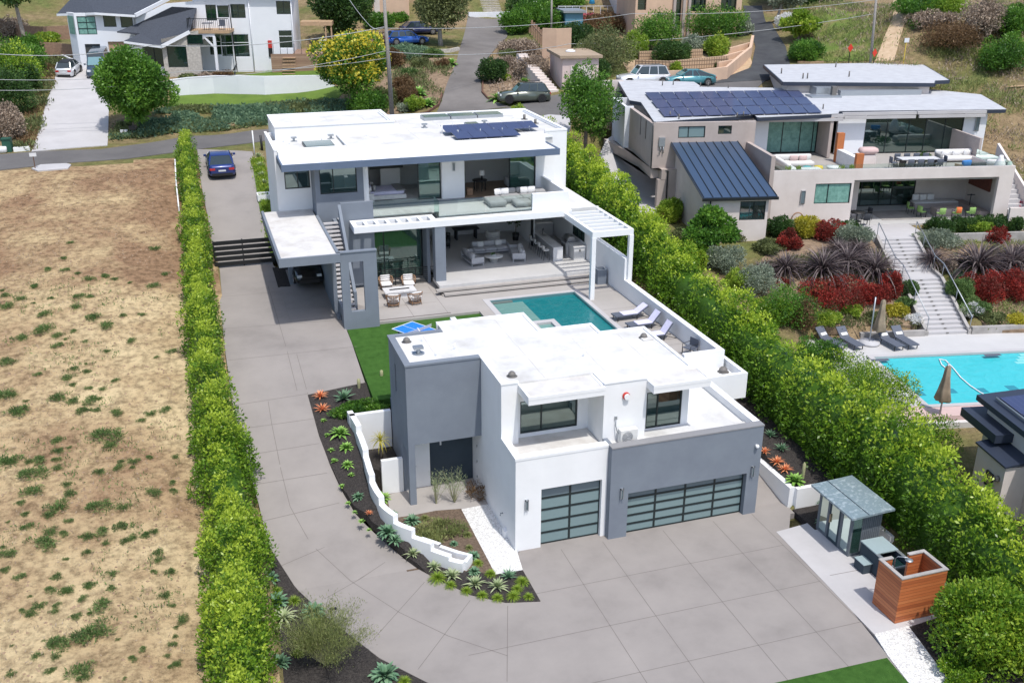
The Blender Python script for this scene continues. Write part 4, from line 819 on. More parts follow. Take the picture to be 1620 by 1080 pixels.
# upper rooms
m = MB(); m.wall('y', 10.2, 10.34, 61.7, 66.1, 8.3, 11.27); m.wall('x', 66.15, 66.3, 10.2, 15.4, 8.3, 11.4); m.wall('y', 15.3, 15.5, 61.7, 66.15, 8.3, 11.27); m.wall('y', 16.68, 16.8, 61.7, 65.5, 8.3, 11.27)
m.wall('x', 65.5, 65.65, 16.68, 22.0, 8.3, 11.4); m.wall('y', 21.85, 22.0, 61.8, 65.5, 8.3, 11.27); m.wall('x', 64.4, 64.5, 11.9, 13.2, 8.3, 11.27); m.box(10.3, 22.0, 61.7, 66.2, 11.3, 11.42)
m.build('interior_wall', M['interior'], mh, w=True)
m = MB(); m.box(10.34, 15.3, 61.3, 66.15, 8.1, 8.31); m.build('bedroom_floor', M['tile'], mh, w=True); Bx((16.8, 21.85, 61.3, 65.5, 8.1, 8.31)).build('study_floor', M['woodfloor'], mh, w=True)
def slider(x0, x1, y, z0, z1, open_to):
    window(mh, 'x', y, x0, x1, z0, z1, glass='glass', fr=.07, name='sliding_door')
window(mh, 'x', 61.78, 13.8, 15.3, 8.32, 11.1, glass='glass', fr=.07, name='sliding_door'); window(mh, 'x', 61.72, 19.9, 21.7, 8.32, 11.1, glass='glass', fr=.07, name='sliding_door')
m = MB(); m.box(10.36, 10.43, 61.6, 61.75, 8.32, 11.15); m.box(10.43, 13.8, 61.6, 61.75, 11.1, 11.2); m.box(16.83, 16.9, 61.6, 61.75, 8.32, 11.15); m.box(16.9, 19.9, 61.6, 61.75, 11.1, 11.2); m.build('door_track', M['dkframe'], mh, w=True)
m = MB(); m.box(11.2, 13.4, 64.3, 64.38, 9.9, 11.0); m.build('wall_picture', M['interior_dark'], mh, w=True)
# upper deck, railings, parapets
m = MB(); m.prism([(10.2, 58.25), (13.95, 58.25), (13.95, 57.05), (22.3, 57.05), (22.3, 61.5), (10.2, 61.5)], 8.0, 8.28); m.build('upper_deck', M['tile'], mh, w=True)
m = MB(); m.wall('x', 60.25, 60.4, 10.2, 10.35, 8.28, 8.3); m.box(10.2, 22.2, 60.95, 61.28, 8.285, 8.31); m.build('deck_channel', M['grey'], mh, w=True)
m = MB(); m.box(13.75, 22.3, 56.42, 57.02, 7.93, 8.3); m.build('beam', M['white'], mh, w=True)
m = MB(); hs = [(8.98+i*.66, 9.44+i*.66) for i in range(7)]
Z0, Z1 = 7.93, 8.3
m.box(8.72, 13.75, 56.42, 56.72, Z0, Z1); m.box(8.72, 13.75, 57.72, 58.0, Z0, Z1); e = [8.72]+[v for h in hs for v in h]+[13.75]
for i in range(0, len(e), 2): m.box(e[i], e[i+1], 56.72, 57.72, Z0, Z1)
m.build('slatted_canopy', M['white'], mh, w=True)
m = MB(); m.box(10.2, 14.0, 58.12, 58.24, 8.1, 8.34); m.box(13.9, 14.02, 57.1, 58.12, 8.1, 8.34); m.box(13.9, 19.88, 57.0, 57.1, 8.1, 8.345); m.build('rail_channel', plain('channel_grey', (.12, .125, .12), .6), mh, w=True)
for i, a in enumerate((('x', 58.17, 58.19, 10.2, 13.96), ('y', 13.96, 13.98, 57.06, 58.17), ('x', 57.04, 57.06, 13.98, 16.9), ('x', 57.04, 57.06, 16.93, 19.88))):
    m = MB(); m.wall(*a, 8.34, 9.35); m.build('glass_railing', M['glass_clear'], mh, w=True)
m = MB(); m.wall('x', 56.98, 57.2, 19.9, 22.3, 8.3, 9.36); m.wall('y', 22.1, 22.3, 57.2, 61.6, 8.3, 9.36); m.build('parapet', M['white'], mh, w=True)
m = MB(); m.wall('x', 58.1, 58.3, 8.27, 10.2, 4.2, 9.36); m.build('stair_screen', M['grey'], mh, w=True)
# side roof over the kitchen, pergola
m = MB(); m.box(22.31, 24.3, 57.2, 62.88, 7.98, 8.2); m.wall('x', 57.0, 57.2, 22.31, 24.35, 7.85, 8.24); m.build('side_roof', M['roof'], mh, w=True)
m = MB(); m.box(21.82, 22.04, 51.84, 57.0, 7.8, 8.15); m.box(24.2, 24.42, 51.84, 57.0, 7.8, 8.15); m.box(22.04, 24.2, 51.84, 52.06, 7.8, 8.15)
m.box(21.8, 22.06, 51.82, 52.08, 4.0, 7.8); m.box(24.18, 24.44, 51.82, 52.08, 4.0, 7.8)
for k in range(6): y = 52.75+k*.75; m.box(22.04, 24.2, y, y+.1, 7.88, 8.12)
m.build('pergola', M['white'], mh, w=True)
# ground floor
m = MB(); m.box(13.55, 24.0, 55.6, 57.3, 4.3, 4.5); m.box(13.9, 24.0, 57.3, 66, 4.3, 4.5); m.build('patio_floor', M['tile'], mh, w=True)
m = MB(); m.box(13.55, 14.2, 56.45, 57.1, 4.5, 7.93); m.box(13.35, 13.54, 57.8, 60, 4.0, 7.93); m.build('column', M['grey'], mh, w=True)
m = MB(); m.wall('x', 58.3, 58.5, 8.3, 9.95, 4, 7.98); m.wall('y', 8.0, 8.2, 58.5, 62, 4, 7.98); m.build('lower_wall', M['grey'], mh, w=True)
window(mh, 'x', 59.0, 9.97, 13.3, 4.15, 7.9, mull=(10.9,), glass='glass', fr=.06, name='tall_window')
m = MB(); m.wall('x', 66.0, 66.2, 8.2, 21.7, 4.2, 7.95); m.wall('y', 13.5, 13.7, 60.1, 66, 4.2, 7.95); m.box(8.3, 22, 58.4, 66, 7.94, 8.0); m.build('interior_wall', M['interior'], mh, w=True)
m = MB(); m.box(8.2, 13.5, 59.1, 66, 4.0, 4.15); m.build('lower_floor', M['tile'], mh, w=True)
m = MB(); m.wall('x', 65.0, 65.2, 21.9, 24.0, 4.4, 7.97); m.box(21.68, 21.8, 61.9, 66, 4.5, 7.95); m.build('kitchen_wall', M['white'], mh, w=True)
Bx((21.62, 21.68, 61.8, 62.2, 4.5, 7.93)).build('door_jamb', M['black'], mh, w=True)
m = MB(); m.wall('y', 24.02, 24.32, 57.2, 65.2, 0, 7.97, [(58.4, 60.6, 5.5, 7.4)]); m.build('kitchen_side_wall', M['white'], mh, w=True)
window(mh, 'y', 24.1, 58.4, 60.6, 5.5, 7.4, mull=(59.1, 59.9), glass='glass')
def rail(par, pts, z0, h, n=6, mat='black', posts=1.4, name='railing'):
    m = MB()
    for (a, b) in zip(pts, pts[1:]):
        a, b = Vector((*a, z0)), Vector((*b, z0)); L = (b-a).length; k = max(1, round(L/posts))
        for i in range(k+1): p = a+(b-a)*i/k; m.box(p.x-.025, p.x+.025, p.y-.025, p.y+.025, z0, z0+h)
        for j in range(n): z = z0+h*(j+1)/n; m.bar(a+Vector((0, 0, h*(j+1)/n-.02)), b+Vector((0, 0, h*(j+1)/n-.02)), .03, .03 if j < n-1 else .05)
    m.build(name, M[mat], par, w=True)
rail(mh, [(10.1, 58.05), (13.85, 57.85)], 4.0, 1.05, 8); rail(mh, [(10.9, 60.2), (13.3, 60.2)], 4.15, 1.05, 8, name='stair_railing')
# carport, canopy, outside stair
m = MB(); m.box(4.07, 7.0, 51.7, 61.98, 7.86, 8.18); m.build('carport_roof', M['deckfloor'], mh, w=True)
m = MB(); m.wall('x', 51.55, 51.7, 3.92, 7.159, 7.8, 8.27); m.wall('y', 3.92, 4.07, 51.7, 61.99, 7.8, 8.27); m.wall('y', 7.0, 7.16, 52.0, 59.99, 7.8, 8.27); m.build('carport_fascia', M['grey'], mh, w=True)
m = MB(); m.wall('y', 6.98, 7.2, 53.9, 60, 3.9, 7.8); m.box(5.04, 5.56, 58.9, 59.5, 4.0, 7.86); m.box(7.0, 7.25, 53.0, 53.9, 3.9, 4.1); m.build('carport_wall', M['grey'], mh, w=True)
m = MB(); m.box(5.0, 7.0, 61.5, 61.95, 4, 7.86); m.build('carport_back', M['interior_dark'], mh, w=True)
m = MB(); m.wall('x', 51.7, 51.95, 7.16, 9.13, 3.7, 8.24, [(7.61, 8.39, 4.87, 7.72)]); m.wall('x', 51.66, 51.99, 7.162, 9.16, 8.245, 8.31); m.wall('y', 7.2, 7.35, 51.95, 54, 3.9, 4.9); m.build('stair_portal', M['grey'], mh, w=True)
m = MB(); n = 22
for i in range(n):
    y = 52.9+i*(5.3/n); z = 4.15+(i+1)*(4.1/n); m.box(7.2, 8.08, y, 58.25 if i == n-1 else y+5.3/n*1.35, z-.07 if i else 4, z)
m.build('outside_stair', M['concrete2'], mh, w=True)
m = MB(); v = [(58.1, 8.0), (58.1, 9.3), (54.0, 5.35), (53.75, 5.3), (53.75, 4.1), (54.1, 4.1)]
m.add([(8.1, y, z) for y, z in v]+[(8.27, y, z) for y, z in v], [tuple(range(6)), tuple(range(11, 5, -1))]+[(i, (i+1) % 6, 6+(i+1) % 6, 6+i) for i in range(6)]); m.build('stair_guard', M['grey'], mh, w=True)
window(mh, 'x', 52.2, 7.25, 7.6, 8.3, 9.1, glass='glass_clear', fr=.02, name='glass_railing') if 0 else None
wall_lamp(mh, 16.1, 61.5, 10.1, .5, .14)
# gate over the drive
gt = thing('driveway_gate', 'black horizontal-slat gate across the upper driveway under the carport', 'gate', (2.6, 62.7, 4.6))
m = MB()
for k in range(5): m.box(.85, 4.55, 62.7, 62.76, 4.75+k*.34, 4.75+k*.34+.25)
m.build('board_panel', M['black'], gt, w=True); m = MB()
for x in (.85, 2.6, 4.5): m.box(x, x+.07, 62.76, 62.82, 4.6, 6.4)
m.build('gate_post', M['black'], gt, w=True)
drape('gate_bed', [(4.3, 58.7), (5.04, 58.6), (5.04, 62), (4.3, 62)], M['gravel'], hD, .03, 1., .3)
# ================================================================ frames for buildings that stand at their own angle
class Frame:
    def __init__(s, ox, oy, rz): s.o = (ox, oy); s.r = rz; s.c = math.cos(rz); s.s = math.sin(rz)
    def _t(s, v): return Vector((v.x*s.c+v.y*s.s, -v.x*s.s+v.y*s.c, v.z))
    def pix(s, px, py, x=None, y=None, z=None):
        d = s._t(_r2*((px-810)/FPX)+_u2*(-(py-540)/FPX)+_f); o = s._t(Vector((-s.o[0], -s.o[1], 0))); o.z = CAMH
        t = (z-o.z)/d.z if z is not None else ((x-o.x)/d.x if x is not None else (y-o.y)/d.y); return o+d*t
    def world(s, x, y, z=0): return Vector((s.o[0]+x*s.c-y*s.s, s.o[1]+x*s.s+y*s.c, z))
    def rect(s, a, b, c, d, y):
        p = s.pix(a, d, y=y); q = s.pix(c, b, y=y); return (p.x, q.x, p.z, q.z)
FN = Frame(NBX, NBY, NBR)
def L3(v, z=None): return (v.x, v.y, v.z if z is None else z)
# ================================================================ neighbour's modern house
MB.local = True
nh = thing('neighbour_house', 'tan modern house with dark-edged white roof, solar panels and glass-railed upper deck', 'house', (NBX, NBY, 0), NBR)
m = MB(); m.wall('x', 0, .3, 0, 17.85, 4.6, 8.97, [(3.12, 5.76, 6.55, 8.0), (5.93, 16.76, 4.0, 8.2)]); m.wall('y', 17.55, 17.85, .3, 6, 4.6, 8.6); m.wall('x', 5.2, 5.4, 7.2, 17.55, 4.6, 8.1, [(7.6, 13.4, 4.0, 7.8), (15, 15.8, 6.9, 7.6)])
m.wall('x', 2.6, 2.8, 5.0, 7.4, 4.6, 8.1, [(5.5, 7.2, 6.7, 7.8)]); m.wall('y', 7.4, 7.6, 2.6, 5.2, 4.6, 8.1); m.box(0, .3, .3, 6, 4.6, 8.1)
m.build('wall', M['ftan'], nh)
m = MB(); m.wall('y', -.3, -.003, -.0, 5.29, 4.6, 10.0); m.wall('x', 5.3, 5.6, -5.3, .3, 4.6, 8.0); m.wall('x', 5.3, 5.6, -7.4, .3, 8.0, 11.5, [(-5.52, -3.5, 10.37, 11.22), (-2.53, -1.5, 10.6, 11.22)]); m.wall('y', -7.4, -7.1, 5.6, 13, 8.0, 11.4, [(9.1, 9.45, 9.9, 11.3), (7.4, 7.75, 9.9, 11.3)])
m.box(7.05, 7.3, 7.6, 9.8, 8.2, 11.3)
m.build('brown_wall', M['ftan2'], nh)
m = MB(); m.wall('x', 12.98, 13.2, -7.6, -7.1, 7.4, 11.5); m.wall('y', -7.8, -7.6, 12.98, 17.5, 7.4, 11.5); m.wall('x', 17.5, 17.7, -7.8, 0, 7.4, 11.5); m.wall('x', 9.0, 9.2, .3, 2.7, 8.2, 11.3); m.wall('x', 9.0, 9.25, 8.3, 10.55, 8.2, 11.3); m.wall('x', 9.0, 9.25, 18.7, 20.6, 8.2, 11.3); m.wall('y', 20.35, 20.6, 9.25, 15, 8.2, 11.3)
m.build('white_wall', M['farm'], nh)
FNW = lambda *a, **k: window(nh, *a, **k)
FNW('x', .12, 3.12, 5.76, 6.55, 8.0, mull=(4.1,), glass=M['curtain']); FNW('x', 5.3, 7.6, 13.4, 4.95, 7.8, mull=(9.1, 10.6, 11.6), glass='glass_dark', name='patio_door'); FNW('x', 2.7, 5.5, 7.2, 6.7, 7.8, mull=(6.4,)); FNW('x', 5.3, 15, 15.8, 6.9, 7.6)
FNW('x', 5.4, -5.52, -3.5, 10.37, 11.22, mull=(-4.75,), glass=M['frost']); FNW('x', 5.4, -2.53, -1.5, 10.6, 11.22)
FNW('y', -7.3, 9.1, 9.45, 9.9, 11.3); FNW('y', -7.3, 7.4, 7.75, 9.9, 11.3)
FNW('x', 9.9, 2.7, 7.05, 8.2, 11.2, mull=(4.2, 5.65, 6.7), glass=M['curtain'], name='sliding_door')
FNW('x', 9.1, 10.55, 18.7, 8.2, 11.2, mull=(12.4, 14.2, 15.6, 17.2), glass='glass_dark', name='sliding_door')
m = MB(); m.box(.0, 17.55, .3, 9.9, 8.0, 8.15); m.build('deck_floor', M['terrace'], nh)
m = MB(); m.box(5.0, 17.55, 0, 5.2, 4.7, 4.93); m.build('patio_floor', M['tile'], nh)
m = MB(); m.box(9, 13, 1.0, 3.6, 4.935, 4.95); m.build('floor_panel', M['dwall'], nh)
m = MB(); m.box(17.4, 17.54, 2.0, 4.8, 6.6, 8.0); m.build('brick_panel', M['brick'], nh)
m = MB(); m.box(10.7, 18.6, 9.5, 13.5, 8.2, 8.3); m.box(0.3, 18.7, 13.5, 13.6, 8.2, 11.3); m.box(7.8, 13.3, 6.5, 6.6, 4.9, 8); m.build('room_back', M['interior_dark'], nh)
z = 11.55
rp = [FN.pix(a, b, z=z) for a, b in ((1035, 193), (1193, 182), (1198, 186), (1326, 180), (1328, 176), (1592, 173), (1552, 150), (1474, 142), (1330, 146), (1262, 140), (1110, 138), (1098, 130), (977, 127), (996, 159), (1014, 162))]
rp = [(p.x, p.y) for p in rp]
m = MB(); m.prism(rp, z-.02, z+.02); m.build('roof', noise_mat('grey_white_roofing', (.50, .515, .54), (.43, .44, .465), scale=1.2, rough=.9, bump=.3, bscale=60), nh)
m = MB(); n = len(rp); cx = sum(p[0] for p in rp)/n; 
for i in range(n):
    a, b = Vector(rp[i]), Vector(rp[(i+1) % n]); d = (b-a).normalized(); s = Vector((-d.y, d.x))*.06; m.bar((a.x+s.x, a.y+s.y, z-.14), (b.x+s.x, b.y+s.y, z-.14), .1, .30)
m.build('fascia', plain('navy_fascia', (.03, .04, .065), .5), nh)
m = MB(); m.prism([(x*.98+.15, y-(.2 if y > 15 else -.25)) for x, y in rp], 11.2, 11.5); m.build('soffit', M['ftan2'], nh)
zz = 12.5; up = [FN.pix(a, b, z=zz) for a, b in ((1239, 130), (1209, 103), (1454, 99), (1501, 127), (1479, 128), (1478, 132))]; up = [(p.x, p.y) for p in up]
m = MB(); m.prism(up, zz-.02, zz+.02); m.build('roof', bpy.data.materials['grey_white_roofing'], nh)
m = MB(); n = len(up)
for i in range(n):
    a, b = Vector(up[i]), Vector(up[(i+1) % n]); d = (b-a).normalized(); s = Vector((-d.y, d.x))*.06; m.bar((a.x+s.x, a.y+s.y, zz-.14), (b.x+s.x, b.y+s.y, zz-.14), .1, .30)
m.build('fascia', bpy.data.materials['navy_fascia'], nh)
m = MB(); ux = [(up[0][0]+.5, up[0][1]+.3), (up[1][0]+.5, up[1][1]-.4), (up[2][0]-.5, up[2][1]-.4), (up[5][0]-.2, up[5][1]+.3)]; m.prism(ux, 9, zz-.1); m.build('upper_wall', M['ftan'], nh)
a = FN.pix(1328, 151, z=11.6); b = FN.pix(1455, 149, z=11.6); m = MB(); m.box(a.x, b.x, a.y-.2, a.y+.4, 11.57, 12.0); m.build('roof_duct', M['galv'], nh)
a = FN.pix(1290, 146, z=11.6); m = MB(); m.box(a.x-.6, a.x+1.2, a.y-1.6, a.y+1, 11.57, 12.2); m.box(a.x-1.6, a.x+1, a.y-3.2, a.y-1.7, 11.57, 11.7); m.build('roof_unit', M['galv'], nh)
a = FN.pix(1318, 152, z=11.6); m = MB(); m.box(a.x-.2, a.x+.2, a.y-.2, a.y+.2, 11.57, 12.4); m.build('chimney_flue', M['dvent'], nh)
for px, py in ((1048, 135), (1065, 134), (1108, 137), (1120, 137), (1152, 139), (1060, 184), (1074, 188), (1166, 186), (1176, 184), (1302, 172)):
    a = FN.pix(px, py, z=11.6); m = MB(); m.cyl(a.x, a.y, 11.57, 11.95, .05, 6); m.build('vent_pipe', M['dvent'], nh)
for px, py in ((1236, 117), (1322, 107), (1343, 122), (1270, 125), (1277, 125)):
    a = FN.pix(px, py, z=12.5); m = MB(); m.cyl(a.x, a.y, 12.52, 13.0, .06, 6); m.build('vent_pipe', M['dvent'], nh)
# solar panels 3 x 12 on the left roof: quadrilateral laid out on the roof plane
sc = [FN.pix(a, b, z=11.85) for a, b in ((1051, 181), (1302, 175), (1262, 139), (1019, 143))]
def lerp2(u, v): p = sc[0].lerp(sc[1], u); q = sc[3].lerp(sc[2], u); return p.lerp(q, v)
for j in range(3):
    for i in range(11):
        u0, u1, v0, v1 = i/11+.002, (i+1)/11-.003, j/3+.012, (j+1)/3-.045
        q = [lerp2(u0, v0), lerp2(u1, v0), lerp2(u1, v1), lerp2(u0, v1)]; zs = (11.70, 11.70, 11.76, 11.76)
        m = MB(); t = [(p.x, p.y, k) for p, k in zip(q, zs)]; m.add(t+[(x, y, k-.04) for x, y, k in t], [(0, 1, 2, 3), (7, 6, 5, 4), (0, 4, 5, 1), (1, 5, 6, 2), (2, 6, 7, 3), (3, 7, 4, 0)]); m.build('solar_panel', M['solar'], nh)
# awnings rolled up at the roof edge
for x0, x1, y in ((1.35, 8.1, 7.65), (8.3, 14.3, 8.35), (14.4, 20.1, 8.4)):
    m = MB(); m.box(x0, x1, y, y+.25, 11.28, 11.5); m.box(x0+.1, x1-.1, y-.12, y+.02, 11.02, 11.24); m.build('awning', M['concrete2'], nh)
m = MB(); m.wall('x', .12, .14, .05, 17.8, 8.99, 9.3); m.wall('y', 17.7, 17.72, .3, 4.9, 8.3, 9.2); m.build('glass_railing', M['glass_clear'], nh)
wall_lamp(nh, 2.25, 0, 6.6, .95, .32); wall_lamp(nh, 1.5, 9.0, 9.4, .9, .25); wall_lamp(nh, 19.8, 9.0, 9.8, 1.2, .35)
m = MB(); m.box(-6.95, -6.5, 5.15, 5.3, 9.8, 10.45); m.tube([(-6.8, 5.2, 9.8), (-6.8, 5.2, 9.4), (-6.95, 5.2, 9.3)], .04, 6); m.tube([(-6.6, 5.2, 9.8), (-6.6, 5.2, 9.3)], .04, 6); m.build('meter_box', M['galv'], nh)
m = MB(); m.tube([(-7.43, 5.25, 11.3), (-7.43, 5.25, 8.2), (-6.3, 4.65, 8.1), (-6.3, 4.65, 5)], .06, 6); m.build('downpipe', M['black'], nh)
# carport under the left wing
m = MB(); m.prism([(-8.6, 17), (-6.75, 4.7), (-5.3, 4.7), (-5.3, 5.29), (-7.41, 5.29), (-7.41, 12.9), (-8.0, 17)], 7.45, 8.2); m.box(-7.0, -5.3, 4.72, 5.25, 4.5, 7.45); m.box(-8.5, -8.1, 15.6, 16.4, 5, 7.45); m.build('carport_frame', M['ftan2'], nh)
m = MB(); m.box(-11.5, -5.0, 3.5, 19, 5.0, 5.26); m.build('carport_floor', M['concrete2'], nh); m = MB(); m.box(-5.3, -5.0, 5.7, 19, 5, 7.4); m.box(-8, -5, 18.5, 18.8, 5, 7.4); m.build('carport_inner_wall', M['ftan2'], nh)
# shed-roofed wing
m = MB(); m.wall('x', -3.2, -2.95, -5.63, -1.42, 4.2, 7.85, [(-3.38, -1.6, 6.4, 7.7)]); ys = (-2.95, 5.25)
for x0, x1 in ((-5.63, -5.4), (-1.65, -1.42)): m.add([(x0, ys[0], 4.2), (x0, ys[1], 4.2), (x0, ys[1], 9.75), (x0, ys[0], 7.85), (x1, ys[0], 4.2), (x1, ys[1], 4.2), (x1, ys[1], 9.75), (x1, ys[0], 7.85)], [(0, 1, 2, 3), (7, 6, 5, 4), (0, 4, 5, 1), (1, 5, 6, 2), (2, 6, 7, 3), (3, 7, 4, 0)])
m.build('side_wing_wall', M['ftan'], nh); FNW('x', -3.1, -3.38, -1.6, 6.4, 7.7, mull=(-2.4,))
m = MB(); m.bar((-3.5, -3.45, 8.0), (-3.5, 5.28, 9.98), 5.1, .16); m.build('metal_roof', M['metalroof'], nh)
for k in range(9): x = -6.0+k*.625; m = MB(); m.bar((x, -3.46, 8.11), (x, 5.27, 10.09), .035, .05); m.build('roof_seam', M['black'], nh)
m = MB(); m.box(-6.1, -.9, -3.6, -3.46, 7.86, 8.04); m.tube([(-5.5, -3.4, 7.9), (-5.5, -3.3, 4.5)], .05, 6); m.build('gutter', M['black'], nh)
# outer stair on the right end
m = MB()
for k in range(12): m.box(17.95, 19.3, -.6+k*.32, -.6+(k+1)*.32, 4.5, 5.2+k*.28)
m.build('side_stair', M['concrete2'], nh)
m = MB(); m.add([(19.3, -1, 4.5), (19.3, 5, 4.5), (19.3, 5, 9.6), (19.3, -1, 6.3), (19.5, -1, 4.5), (19.5, 5, 4.5), (19.5, 5, 9.6), (19.5, -1, 6.3)], [(0, 1, 2, 3), (7, 6, 5, 4), (0, 4, 5, 1), (1, 5, 6, 2), (2, 6, 7, 3), (3, 7, 4, 0)]); m.wall('x', -1.2, -1.0, 17.3, 19.5, 4.0, 6.2); m.build('stair_wall', M['ftan'], nh)
m = MB(); m.wall('y', 17.86, 18.05, 5, 9.2, 8.2, 10.0); m.build('deck_wall', M['ftan2'], nh)
# ---------------- garden stair, pool deck, pool
xo = lambda y: 6.65+.107*(y+2.9)
gs = thing('garden_stair', 'long pale concrete stair with steel handrails down to the turquoise pool', 'stairs', (NBX, NBY, 0), NBR)
m = MB(); n = 22; z0, z1 = 1.72, 4.93; y = -13.2; k = 0
for i in range(n):
    tr = .40 if i != 12 else 1.5; zt = z0+(i+1)*(z1-z0)/(n)
    xa, xb = xo(y), xo(y+tr); m.add([(xa, y, z0-.4), (xa+2.5, y, z0-.4), (xb+2.5, y+tr+.02, z0-.4), (xb, y+tr+.02, z0-.4), (xa, y, zt), (xa+2.5, y, zt), (xb+2.5, y+tr+.02, zt), (xb, y+tr+.02, zt)], [(0, 3, 2, 1), (4, 5, 6, 7), (0, 1, 5, 4), (1, 2, 6, 5), (2, 3, 7, 6), (3, 0, 4, 7)]); y += tr
m.build('steps', M['concrete2'], gs); ytop = y
for sx in (-.22, 2.52):
    m = MB(); pts = [(-13.3, 1.95), (-8.4, 3.75), (-6.9, 3.85), (ytop, 5.15)]
    for (ya, za), (yb, zb) in zip(pts, pts[1:]):
        xa, xb = xo(ya)+sx, xo(yb)+sx; m.add([(xa, ya, .8), (xa+.2, ya, .8), (xb+.2, yb, .8), (xb, yb, .8), (xa, ya, za), (xa+.2, ya, za), (xb+.2, yb, zb), (xb, yb, zb)], [(0, 3, 2, 1), (4, 5, 6, 7), (0, 1, 5, 4), (1, 2, 6, 5), (2, 3, 7, 6), (3, 0, 4, 7)])
    m.build('cheek_wall', M['dwall'], gs); m = MB()
    m.tube([(xo(a)+sx+.1, a, b+.85) for a, b in pts], .035, 6)
    for a, b in ((-13.2, 1.95), (-10.8, 2.87), (-8.4, 3.75), (-6.9, 3.85), (-4.9, 4.6), (ytop, 5.1)): m.tube([(xo(a)+sx+.1, a, b), (xo(a)+sx+.1, a, b+.86)], .025, 6)
    m.build('handrail', M['galv'], gs)
m = MB(); y = -13.2
for i in range(n):
    tr = .40 if i != 12 else 1.5; zt = z0+(i+1)*(z1-z0)/n; m.box(xo(y)+1.15, xo(y)+1.32, y-.02, y+.001, zt-.10, zt-.03); y += tr
m.build('step_lights', M['dvent'], gs)
def nslab(name, poly, mat, z, th=.3, kind='structure', cat=None, label=None):
    m = MB(); m.prism([tuple(FN.world(*p)[:2]) for p in poly], z-th, z); o = m.build(name, M[mat]); return tag(o, label, cat, kind=kind)
nslab('patio_paving', [(5, ytop-.02), (10.4, ytop-.02), (10.4, -.01), (5, -.01)], 'concrete2', 4.92)
X0, X1, Y0, Y1 = NPOOL
nslab('pool_deck', [(-2.5, Y1), (27, Y1), (27, -13.2), (-2.5, -13.0)], 'tile', 1.7)
nslab('pool_deck', [(-2.5, Y0-.01), (X0, Y0-.01), (X0, Y1-.001), (-2.5, Y1-.001)], 'tile', 1.7)
nslab('pool_deck', [(-2.5, Y0-1.3), (5, Y0-1.3), (5, Y0-.011), (-2.5, Y0-.011)], 'pinkstone', 1.7, 1.2)
npl = thing('swimming_pool', 'long bright turquoise swimming pool below the garden stair', 'pool', (NBX, NBY, 0), NBR)
m = MB(); m.wall('x', Y1-.02, Y1+.3, X0-.3, X1, 1.6, 1.74); m.wall('y', X0-.3, X0, Y0-.3, Y1-.02, 1.6, 1.74); m.wall('x', Y0-.3, Y0, X0, X1, 1.6, 1.74); m.build('coping', M['concrete2'], npl)
m = MB(); m.box(X0, X1, Y0, Y1, .4, 1.58); m.build('water', M['water_cyan'], npl)
m = MB()
for k in range(4): a = FN.pix(1596+k*0, 566, z=1.6); m.box(a.x+k*.3, a.x+6, Y1-1.5+k*.35-.0, Y1-1.2+k*.35, 1.55, 1.585+.004*k)
m.build('pool_steps', M['water_cyan2'], npl)
for i, (a, b) in enumerate(((1454, 622), (1504, 618), (1553, 617), (1601, 613))):
    c = FN.pix(a, b, z=1.59); m = MB(); m.box(c.x-.28, c.x+.28, c.y-.28, c.y+.28, 1.582, 1.588); m.build('floor_tile', plain('blue_floor_tile', (.02, .25, .32), .2) if not i else bpy.data.materials['blue_floor_tile'], npl)
for a, b in ((1393, 569), (1570, 561)):
    c = FN.pix(a, b, z=1.75); m = MB(); m.box(c.x-.5, c.x+.5, c.y-.15, c.y+.15, 1.742, 1.75); m.build('skimmer', M['navy'], npl)
hose = [FN.pix(a, b, z=1.62) for a, b in ((1500, 585), (1490, 577), (1486, 568), (1496, 570), (1508, 582), (1520, 597), (1535, 610), (1550, 620), (1565, 628))]
m = MB(); m.tube([L3(v) for v in hose], .035, 6); o = m.build('pool_hose', M['white'], None); o.location = (NBX, NBY, 0); o.rotation_euler.z = NBR; tag(o, 'white hose floating in a curve on the turquoise pool', 'hose')
MB.local = True
o = thing('pool_curb', 'pale low planter wall left of the garden stair foot', 'wall', (NBX, NBY, 0), NBR); m = MB(); m.box(1.2, xo(-13.3)-.25, -13.35, -13.1, 1.2, 2.05); m.build('wall', M['dwall'], o)
o = thing('pool_curb', 'pale low planter wall right of the garden stair foot', 'wall', (NBX, NBY, 0), NBR); m = MB(); m.box(xo(-13.3)+2.75, 22, -13.35, -13.1, 1.2, 2.15); m.build('wall', M['dwall'], o)
o = thing('terrace_curb', 'pale low wall under the row of dark rush clumps beside the patio', 'wall', (NBX, NBY, 0), NBR); m = MB(); m.box(9.6, 20, -3.0, -2.8, 3.6, 4.95); m.build('wall', M['dwall'], o)
o = thing('terrace_curb', 'pale low wall below the patio left of the stair top', 'wall', (NBX, NBY, 0), NBR); m = MB(); m.box(-1.3, 6.2, -2.6, -2.4, 3.6, 4.9); m.build('wall', M['dwall'], o)
